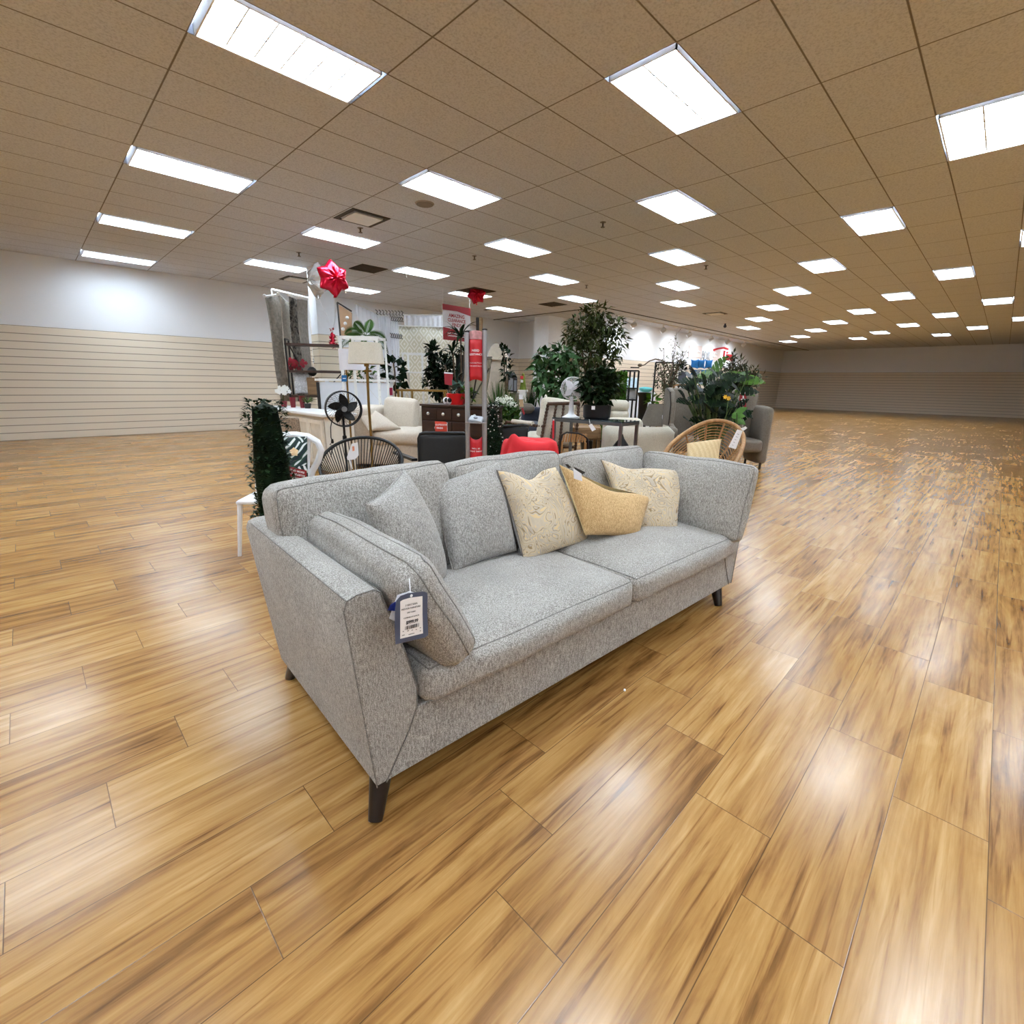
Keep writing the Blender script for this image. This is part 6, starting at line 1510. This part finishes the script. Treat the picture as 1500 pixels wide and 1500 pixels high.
for x in (x0+.03, x1-.03):
    for y in (-.2, .45): part('leg', B().tube([(x, y, 0), (x, y, .3)], [.016, .025], 8), M_leg, t)
D = 10.5; b, rz, L, Mi = fr(990, 610, D); x0, x1 = L(983, 590).x, L(1013, 590).x; z1 = L(998, 564).z
t = thing('wood_console', 'light wood console behind the wing chair', 'table', b, rz); part('top', B().box(((x0+x1)/2, .18, z1), (x1-x0, .4, .04)), M_rattan, t, smooth=False)
for x in (x0+.03, x1-.03):
    for y in (.02, .34): part('leg', B().box((x, y, z1/2), (.035, .035, z1)), M_rattan, t, smooth=False)
for z in (L(990, 592).z, .2): part('shelf', B().box(((x0+x1)/2, .18, z), (x1-x0, .38, .025)), M_rattan, t, smooth=False)
p = Matrix.Translation(b) @ Matrix.Rotation(rz, 4, 'Z') @ Vector((L(1003, 560).x, .2, z1+.02)); t = thing('slate_board', 'dark slate notice board standing on the wood console', 'sign', p, rz); h_ = L(1003, 545).z-z1-.02
part('board', B().box((0, 0, h_/2+.01), (k*15, .025, h_), (-.08, 0, 0)), mat('slate', (66, 68, 76), .7, var=.1), t, smooth=False); part('ledge', B().box((0, -.02, .01), (k*15.5, .06, .02)), M_white, t, smooth=False)
# arc lamp
D = 10.3; b, rz, L, Mi = fr(975, 600, D); t = thing('arc_lamp', 'thin bronze arc lamp curving over the far display', 'lamp', b, rz); M_brz = mat('bronze', (104, 92, 78), .4, .7, var=.05)
part('arm', B().tube([Vector((L(985, 560).x, 0, .03)), L(984, 560), L(978, 535), L(970, 528), L(960, 526), L(951, 529), L(944, 534.5), L(940, 535.5)], .012, 7), M_brz, t); part('lamp_head', B().ball(L(937.5, 535), .05, 12, .7), M_brz, t); part('base', B().lathe([(.16, 0), (.16, .03), (0, .04)], (L(985, 560).x, 0, 0), 20), M_brz, t)

# ---- far right display: black shelf, bedding, black stand, foliage panel, blue pillows
D = 11.5; b, rz, L, Mi = fr(926, 570, D); t = thing('black_frame_shelf', 'open black metal shelf frame far behind the tufted chair', 'shelf', b, rz)
xs = (L(913, 560).x, L(922, 560).x, L(934.5, 560).x); z1 = L(926, 543).z
for x, y in ((xs[0], 0), (xs[1], 0), (xs[2], 0), (xs[1], .4), (xs[2], .4)): part('post', B().box((x, y, z1/2), (.035, .035, z1)), M_black, t, smooth=False)
for z in (z1, L(926, 569).z, L(926, 586).z): part('shelf', B().box(((xs[0]+xs[2])/2, .2, z), (xs[2]-xs[0], .42, .03)), M_black, t, smooth=False)
part('top_bar', B().box(((xs[1]+xs[2])/2, 0, z1+.07), (xs[2]-xs[1], .03, .025)), M_black, t, smooth=False)
SHE = Matrix.Translation(b) @ Matrix.Rotation(rz, 4, 'Z')
for k_, (x, y, lb) in enumerate(((928, 580, 'white pillow on the lower shelf of the black frame'), (917, 582, 'white pillow at the left on the black frame shelf'))):
    c = SHE @ Vector((L(x, y).x, .15, L(926, 586).z+.02)); e = SHE.to_3x3() @ Vector((1, 0, 0)); pillow('white_pillow', [tuple(c-e*.12+Vector((0, 0, .23))), tuple(c+e*.12+Vector((0, 0, .23))), tuple(c+e*.12), tuple(c-e*.12)], .11, mat('white_cotton', (236, 238, 242), .9, var=.02), lb, frame=ID, n=10)
D = 14.0; b, rz, L, Mi = fr(935, 565, D); t = thing('bed_display', 'pale made up bed with aqua cushion in the far display', 'bed', b, rz); zb = L(940, 572).z
x0, x1 = L(905, 570).x, L(962, 570).x; softbox('mattress', ((x0+x1)/2, .6, zb*.6), (x1-x0, 1.2, zb*.75), mat('white_bedding', (230, 236, 242), .9, var=.04), t, .08); part('base', B().box(((x0+x1)/2, .6, zb*.12), (x1-x0-.1, 1.1, zb*.24)), M_white, t, smooth=False)
softbox('cushion', (L(947, 568).x, .05, zb+.03), (.34, .25, .1), mat('aqua_cloth', (96, 184, 190), .9, var=.08), t, .07); softbox('headboard', ((x0+x1)/2-.1, 1.3, L(925, 560).z*.5), (x1-x0-.2, .1, L(925, 546).z), mat('packaged_bedding', (206, 224, 236), .7, var=.15, scale=9), t, .04)
D = 11.0; b, rz, L, Mi = fr(943, 580, D); t = thing('black_planter', 'black flared planter stand beside the aqua cushion', 'planter', b, rz); z1 = L(943, 575).z; k = K(D)
part('bowl', B().lathe([(k*6, z1*.5), (k*7, z1-.1), (k*11, z1), (k*9, z1), (0, z1-.04)], seg=20), M_black, t); part('pedestal', B().lathe([(.16, 0), (.12, .06), (k*6, z1*.5), (0, z1*.5)], seg=20), M_black, t)
q = B().cloud((L(953, 586).x, -.2, L(953, 586).z), (.09, .08, .16), 26, .16, .1, random.Random(3)); q.raw = True; part('foliage', q, G_bright, t)
D = 11.2; b, rz, L, Mi = fr(968, 560, D); t = thing('foliage_screen', 'black framed screen with hanging greenery behind the twiggy tree', 'screen', b, rz); x0, x1 = L(959, 550).x, L(985, 550).x; z1 = L(970, 531).z
part('frame', B().box((x0, 0, z1/2), (.03, .03, z1)).box((x1, 0, z1/2), (.03, .03, z1)).box(((x0+x1)/2, 0, z1), (x1-x0, .03, .03)), M_black, t, smooth=False); q = B().cloud(((x0+x1)/2, .05, L(970, 550).z), (.2, .1, .3), 260, .07, .03, random.Random(4), 0); q.raw = True; part('foliage', q, G_deep, t)
D = 11.3; b, rz, L, Mi = fr(995, 555, D); t = thing('dark_topiary', 'dark rounded topiary left of the blue pillows', 'plant', b, rz); q = B(); rg = random.Random(6); c = L(996, 548)
q.cloud((c.x, 0, L(997, 533).z), (K(D)*8, .1, K(D)*5), 160, .06, .03, rg, .3); q.cloud((c.x, 0, c.z), (K(D)*9, .12, K(D)*16), 240, .07, .035, rg, .5); q.raw = True; part('foliage', q, G_deep, t); part('trunk', B().tube([(c.x, 0, .3), (c.x, 0, c.z)], .02, 6), M_stem, t); part('pot', B().lathe([(.13, 0), (.17, .32), (0, .32)], (c.x, 0, 0), 16), M_black, t)
D = 12.4; b, rz, L, Mi = fr(1028, 560, D); zs = L(1028, 550).z; zs2_ = L(1028, 541).z; t = thing('pillow_shelf', 'white display shelf holding the bright blue pillows', 'shelf', b, rz); x0, x1 = L(1003, 550).x, L(1048, 550).x
for z in (zs, zs2_, .3): part('shelf', B().box(((x0+x1)/2, .25, z), (x1-x0, .5, .025)), M_white, t, smooth=False)
for x in (x0, x1): part('side', B().box((x, .25, L(1028, 532).z/2), (.03, .5, L(1028, 532).z)), M_white, t, smooth=False)
M_blue = mat('cobalt_cloth', (34, 118, 186), .8, var=.15, scale=14); SHE = Matrix.Translation(b) @ Matrix.Rotation(rz, 4, 'Z'); e = SHE.to_3x3() @ Vector((1, 0, 0))
for k_, (x, z, lb) in enumerate(((1017, zs2_, 'bright blue pillow, upper left on the white shelf'), (1027, zs2_, 'bright blue pillow, upper middle on the white shelf'), (1038, zs2_, 'bright blue pillow, upper right on the white shelf'), (1020, zs, 'bright blue pillow, lower left on the white shelf'), (1034, zs, 'bright blue pillow, lower right on the white shelf'))):
    c = SHE @ Vector((L(x, 545).x, .06, z+.013)); w_ = .1 if z == zs2_ else .125; h_ = .23 if z == zs2_ else .14
    pillow('blue_pillow', [tuple(c-e*w_+Vector((0, 0, h_))), tuple(c+e*w_+Vector((0, 0, h_))), tuple(c+e*w_), tuple(c-e*w_)], .1, M_blue, lb, frame=ID, n=10, group='blue pillows on the shelf', seed=k_, pull=.45, wob=.012)

# ---- broad-leaved plants at the right
def monstera(bm, p, d, n, S, split=True):
    p = Vector(p); d = Vector(d).normalized(); sd = d.cross(Vector(n)).normalized(); up = sd.cross(d)
    prof = [(0, .0), (-.08, .22), (.08, .42), (.3, .5), (.52, .45), (.74, .3), (.9, .14), (1, 0)]
    for s_ in (-1, 1):
        pv = None; ct = None
        for i, (a, w_) in enumerate(prof):
            c = p+d*S*max(a, 0)-up*S*.22*a*a; e = p+d*S*a+sd*s_*S*w_+up*S*(.1*w_-.25*a*a-.25*w_*w_)
            if pv is not None:
                e1 = pv[1].lerp(e, .78) if split and 1 < i < 7 else e
                v = [bm.bm.verts.new(x) for x in (pv[0], c, e1, pv[1])]; bm.bm.faces.new(v)
            pv = (c, e)
def broad(label, px, d, leaves, S, m, seed, base, name='monstera', split=True):
    b, rz, L, Mi = fr(px, 620, d); t = thing(name, label, 'plant', b, rz); rg = random.Random(seed); q = B(); s = B(); b0 = Vector((L(*base).x, 0, .3))
    for (x, y, az, sc_) in leaves:
        c = L(x, y); c.y = rg.uniform(-.22, .22); di = Vector((math.cos(az), rg.uniform(-.75, -.25), math.sin(az)*.8)); s.tube([b0, b0.lerp(c, .6)+Vector((0, 0, .08)), c], .007, 5)
        monstera(q, c, di, (rg.gauss(0, .3), -.6, 1), S*sc_, split)
    q.raw = True; part('foliage', q, m, t); part('stems', s, M_gst, t); part('pot', B().lathe([(.15, 0), (.19, .32), (.17, .32), (.16, .28), (0, .28)], (b0.x, 0, 0), 18), M_black, t)
rg = random.Random(50)
lv = [(1045+rg.uniform(-38, 40), 588+rg.uniform(-38, 34), rg.uniform(-.6, 3.7), rg.uniform(.7, 1.15)) for _ in range(62)]
broad('large dark monstera plant behind the rattan chair', 1045, 6.3, lv, .21, leafmat('monstera_dark', (8, 17, 9), (26, 44, 22), .5), 51, (1045, 620))
lv = [(1030, 552, .6, 1.3), (1050, 548, 1.4, 1.3), (1066, 550, .3, 1.4), (1080, 556, .1, 1.2), (1040, 566, 2.6, 1.1), (1062, 562, 1.2, 1.2), (1074, 570, -.2, 1)]
broad('bright green broad-leaved plant above the monstera', 1052, 7.25, lv, .26, leafmat('monstera_bright', (36, 66, 20), (80, 114, 40), .45), 52, (1052, 620))
lv = [(1015, 555, 2.2, 1), (1022, 552, 1.2, 1), (1028, 560, .4, .9), (1018, 566, 3.2, .9), (1026, 570, -.4, .8)]
broad('grey and white variegated plant by the wing chair', 1022, 6.9, lv, .15, mat('variegated_leaf', (84, 92, 96), .5, var=.8, scale=26), 53, (1024, 620), 'variegated_plant', False)
lv = [(1084, 610, .2, 1.2), (1090, 616, -.4, 1.1), (1078, 604, .9, 1)]
broad('light green leaves beside the white chair ticket at the right edge', 1086, 5.3, lv, .11, leafmat('lime_leaf', (44, 78, 28), (84, 118, 50)), 54, (1086, 640), 'philodendron', False)
q = at(1068, 585, 5.6); b, rz, L, Mi = fr(1068, 585, 5.6); t = thing('yellow_flower', 'small yellow bloom in front of the monstera', 'flower', b, rz); bb = B()
for (x, y) in ((1067, 583.5), (1062, 581.5)):
    for a in range(6): bb.leaf(L(x, y), (math.cos(a), -.4, math.sin(a)), (0, -1, 0), .03, .022)
bb.raw = True; part('blossom', bb, mat('yellow_petal', (232, 184, 50), .6, var=.08), t); part('stem', B().tube([(0, 0, .02), L(1067, 584)], .004, 5), M_gst, t); part('pot', B().lathe([(.06, 0), (.08, .12), (0, .12)], seg=12), M_black, t)

# ---- grey chair with red tag at the right edge
D = 8.2; b, rz, L, Mi = fr(1088, 610, D); t = thing('grey_armchair', 'grey upholstered armchair at the right edge with a red tag', 'chair', b, rz); x0, x1 = L(1070, 590).x, L(1116, 590).x; z1 = L(1088, 569).z
softbox('back', ((x0+x1)/2+.05, .2, z1*.5+.16), (x1-x0-.1, .16, z1-.36), M_taupe, t, .06); softbox('arm', (x0+.06, -.02, z1*.5-.0), (.15, .6, z1*.86-.1), M_taupe, t, .06); softbox('arm', (x1, -.02, z1*.5-.1), (.15, .6, z1*.7), M_taupe, t, .06); softbox('seat', ((x0+x1)/2, -.05, .38), (x1-x0-.1, .6, .2), M_taupe, t, .05)
for x in (x0+.05, x1-.02):
    for y in (-.28, .24): part('leg', B().tube([(x, y, 0), (x, y, .3)], .02, 8), M_leg, t)
cb = at(1089, 603, 6.6); Mi = (Matrix.Translation(cb) @ Matrix.Rotation(CAMR, 4, 'Z')).inverted(); t = thing('red_chair_tag', 'red sale tag hanging on the grey armchair at the right', 'tag', cb, CAMR)
_, mid = card('card', ((1084, 574), (1094, 574), (1092.5, 602), (1082, 600)), 6.6, cb, M_crimson, t, Mi=Mi); card('white_edge', ((1084, 574), (1094, 574), (1094, 577), (1084, 577)), 6.6, cb, M_paper, t, .001, Mi, -.0012); card('white_icon', ((1088, 579), (1089.5, 579), (1090, 583.5), (1087.5, 583.5)), 6.6, cb, M_paper, t, .001, Mi, -.0012)
dash = B()
for (y, w_) in ((585, 6.5), (588, 6)): dash.box((mid.x, mid.y-.002, (Mi @ at(1088, y, 6.6)).z), (K(6.6)*w_, .002, K(6.6)*1.7))
for (y, w_) in ((593, 6), (596, 5)): dash.box((mid.x-.004, mid.y-.002, (Mi @ at(1088, y, 6.6)).z), (K(6.6)*w_, .002, K(6.6)*.5))
part('print', dash, M_paper, t, smooth=False)

# ---- rattan papasan, cushion, ticket
D = 4.5; c0 = at(1030, 690, D); b = Vector((c0.x, c0.y, 0))
# the bowl rim: an ellipse in space leaning back to the left
rimpx = [(968, 690, 4.35), (972, 668, 4.4), (984, 650, 4.5), (1004, 634, 4.6), (1026, 621.5, 4.7), (1044, 616.5, 4.75), (1062, 617.5, 4.75), (1078, 624, 4.7), (1087, 634, 4.6), (1089.5, 646, 4.5), (1086, 660, 4.35), (1078, 676, 4.2), (1066, 692, 4.05), (1046, 708, 3.95), (1018, 716, 3.95), (988, 712, 4.1)]
Mi = (Matrix.Translation(b) @ Matrix.Rotation(CAMR, 4, 'Z')).inverted()
rim = [Mi @ at(x, y, d) for x, y, d in rimpx]; n_ = len(rim); cc = sum(rim, Vector())/n_
nr = Vector()
for i in range(n_): nr += (rim[i]-cc).cross(rim[(i+1) % n_]-cc)
nr.normalize()
if nr.y > 0: nr = -nr
t = thing('papasan_chair', 'round rattan papasan chair behind the right sofa arm', 'chair', b, CAMR)
def smoothc(ps, m=4):
    out = []; n = len(ps)
    for i in range(n):
        p0, p1, p2, p3 = ps[i-1], ps[i], ps[(i+1) % n], ps[(i+2) % n]
        for j in range(m):
            s = j/m; out.append(.5*((2*p1)+(p2-p0)*s+(2*p0-5*p1+4*p2-p3)*s*s+(3*p1-p0-3*p2+p3)*s**3))
    return out
rs_ = smoothc(rim); part('rim', B().tube(rs_, .019, 10, True), M_rattan, t)
dep = .30
def bowl(i, f): p = rs_[i % len(rs_)]; return cc+(p-cc)*f-nr*dep*(1-f*f)
hoops = B()
for f in (.96, .92, .88, .84, .8, .76, .72, .67, .62, .57, .52, .46, .4, .32): hoops.tube([bowl(i, f) for i in range(0, len(rs_), 2)], .005, 5, True)
part('hoops', hoops, M_rattan, t)
ribs = B()
for i in range(0, len(rs_), 6): ribs.tube([bowl(i, f) for f in (1, .85, .7, .5, .3, .1)], .009, 6)
part('ribs', ribs, M_rattan, t)
bot = cc-nr*dep
part('stand', B().tube([(bot.x+.26*math.cos(a), bot.y+.26*math.sin(a), max(.24, bot.z*.75)) for a in [2*PI*i/24 for i in range(24)]], .016, 8, True).tube([(bot.x+.32*math.cos(a), bot.y+.32*math.sin(a), .018) for a in [2*PI*i/24 for i in range(24)]], .016, 8, True), M_rattan, t)
for a in (.5, 1.6, 2.7, 3.8, 4.9, 6): part('stand_leg', B().tube([(bot.x+.26*math.cos(a), bot.y+.26*math.sin(a), max(.24, bot.z*.75)), (bot.x+.32*math.cos(a+.4), bot.y+.32*math.sin(a+.4), .018)], .012, 6), M_rattan, t)
def stripe_mat():
    m, nt, b = _new('tan_ribbed_stripe'); g = nt.nodes.new('ShaderNodeTexCoord'); mp = nt.nodes.new('ShaderNodeMapping'); mp.inputs['Rotation'].default_value = (0, 0, -CAMR); nt.links.new(g.outputs['Object'], mp.inputs[0]); s = nt.nodes.new('ShaderNodeSeparateXYZ'); nt.links.new(mp.outputs[0], s.inputs[0])
    w_ = math_n(nt, 'SINE', math_n(nt, 'MULTIPLY', math_n(nt, 'ADD', s.outputs[0], math_n(nt, 'MULTIPLY', s.outputs[2], .06)), 150)); n1 = noise_n(nt, g.outputs['Object'], 120, 2)
    r = ramp(nt, [(.2, srgb(176, 148, 104)), (.5, srgb(192, 166, 124)), (.85, srgb(208, 186, 148))]); nt.links.new(math_n(nt, 'ADD', math_n(nt, 'MULTIPLY', w_, .09), math_n(nt, 'ADD', .1, math_n(nt, 'MULTIPLY', n1, .8))), r.inputs['Fac']); nt.links.new(r.outputs['Color'], b.inputs['Base Color']); b.inputs['Roughness'].default_value = .9; bump(nt, b, w_, .25, .004); return m
pillow('striped_pillow', [tuple(at(1006, 650, 4.42)), tuple(at(1057, 643.5, 4.42)), tuple(at(1052, 690, 4.15)), tuple(at(1004, 690, 4.15))], .15, stripe_mat(), 'tan ribbed square pillow sitting in the rattan chair', pull=.12, frame=ID, seed=15)
cb = at(1075, 657, 4.2); Mi = (Matrix.Translation(cb) @ Matrix.Rotation(CAMR, 4, 'Z')).inverted(); t = thing('white_ticket', 'long white ticket tied to the rattan chair rim', 'tag', cb, CAMR)
card('card', ((1080, 629), (1088, 631), (1078, 658), (1067, 655)), 4.2, cb, M_paper, t, Mi=Mi); card('stub', ((1085, 628), (1092, 624.5), (1095, 627), (1089, 631)), 4.2, cb, M_paper, t, Mi=Mi)
dash = B()
for i in range(5): 
    p = Mi @ at(1081-i*1.9, 636+i*4, 4.2); dash.box((p.x, p.y-.0015, p.z), (.02-.002*i, .001, .003), (0, .35, 0))
part('print', dash, M_inkg, t, smooth=False)

# ---- wall banners and red script on the right wall
def wallcard(name, label, px4, m):
    P = [atv(x, y, VR-.03) for x, y in px4]; base = Vector((min(p.x for p in P), VR-.03, min(p.z for p in P))); q = B(); A = [q.bm.verts.new(p-base) for p in P]; D_ = [q.bm.verts.new(p-base+Vector((0, .025, 0))) for p in P]; q.bm.faces.new(A); q.bm.faces.new(D_)
    for i in range(4): q.bm.faces.new((A[i], D_[i], D_[(i+1) % 4], A[(i+1) % 4]))
    return thing_w(name, label, base, q, m)
def thing_w(name, label, base, q, m):
    t = thing(name, label, 'wall banner', base); part('panel', q, m, t, smooth=False); return t, base
M_pink = mat('blush_banner', (224, 208, 206), .7, var=.03)
t, bs = wallcard('wall_banner', 'blush banner with a white script line on the right wall', ((1010, 506), (1028.5, 506.8), (1027.8, 524.5), (1008.5, 522.5)), M_pink)
sc_ = B(); p_ = [atv(x, y, VR-.034)-bs for x, y in ((1012, 516), (1014, 514.5), (1016, 516.5), (1018, 514.5), (1020, 516), (1022, 514.8), (1025.5, 516.5))]; part('script_line', B().tube(p_, .04, 5), M_paper, t)
t, bs = wallcard('wall_banner', 'blush banner with two white marks, nearer the red lettering', ((1040.5, 512), (1056, 513), (1055, 528.5), (1039, 527.5)), M_pink)
part('script_line', B().tube([atv(x, y, VR-.034)-bs for x, y in ((1045, 518), (1047, 517), (1050, 518.5))], .04, 5).tube([atv(x, y, VR-.034)-bs for x, y in ((1044.5, 523), (1047, 522), (1050, 523.5))], .04, 5), M_paper, t)
b0 = atv(1034, 522, VR-.02); o = text('ADK', .62, mat('pale_grey_letters', (176, 180, 188), .6, var=0), None, b0, (PI/2, 0, 0), name='wall_letters', depth=.02, sx=.8); tag(o, 'faint grey letters between the two blush banners', 'wall letters')
bs = atv(1063, 523, VR-.03); t = thing('script_sign', 'red script lettering and swoosh on the right wall', 'wall sign', bs)
part('swoosh', B().tube([atv(x, y, VR-.03)-bs for x, y in ((1045, 513), (1051, 511), (1060, 509.5), (1066, 511.5))], .05, 6), M_red, t)
o = text('Live', .62, M_red, t, (.3, 0, .05), (PI/2, 0, 0), depth=.03, bold=.015, sx=1.25)

# ---- small red tags and an outlet
def hang(name, label, px4, d, m, cat='tag'):
    ys = max(y for x, y in px4); xs = sum(x for x, y in px4)/4; cb = at(xs, ys, d); Mi = (Matrix.Translation(cb) @ Matrix.Rotation(CAMR, 4, 'Z')).inverted(); t = thing(name, label, cat, cb, CAMR); card('card', px4, d, cb, m, t, .004, Mi)
    w_ = px4[1][0]-px4[0][0]; card('white_top', ((px4[0][0], px4[0][1]-2), (px4[1][0], px4[1][1]-2), px4[1], px4[0]), d, cb, M_paper, t, .003, Mi); return t
hang('swing_label', 'magenta tag on the right end of the white wooden-trim counter', ((570.5, 568), (575, 568), (575, 579), (570.5, 579)), 8.95, mat('magenta_card', (158, 22, 62), .5, var=.02))
t = hang('red_poster', 'red poster showing between the dark plant leaves', ((650.5, 547), (663.5, 548), (662.5, 565), (651.5, 563)), 8.75, M_crimson, 'poster'); part('stake', B().tube([(0, .012, .1), (0, .012, -t.location.z+.005)], .008, 6), M_black, t)
hang('red_strip_tag', 'narrow red tag hanging at the left leg of the glass console', ((809.5, 616), (812, 616), (811.5, 643), (809, 642)), 5.75, M_red)
pc_ = atz(466, 489, 2.29); oc = atu(459.5, 528, pc_.x-.002)
t = thing('wall_outlet', 'white electrical outlet on the side of the square column', 'outlet', oc, 0)
part('plate', B().box((-.004, 0, 0), (.008, .075, .115)), M_white, t, bevel=.003); part('sockets', B().box((-.009, 0, .025), (.004, .03, .03)).box((-.009, 0, -.025), (.004, .03, .03)), M_dark, t, smooth=False)
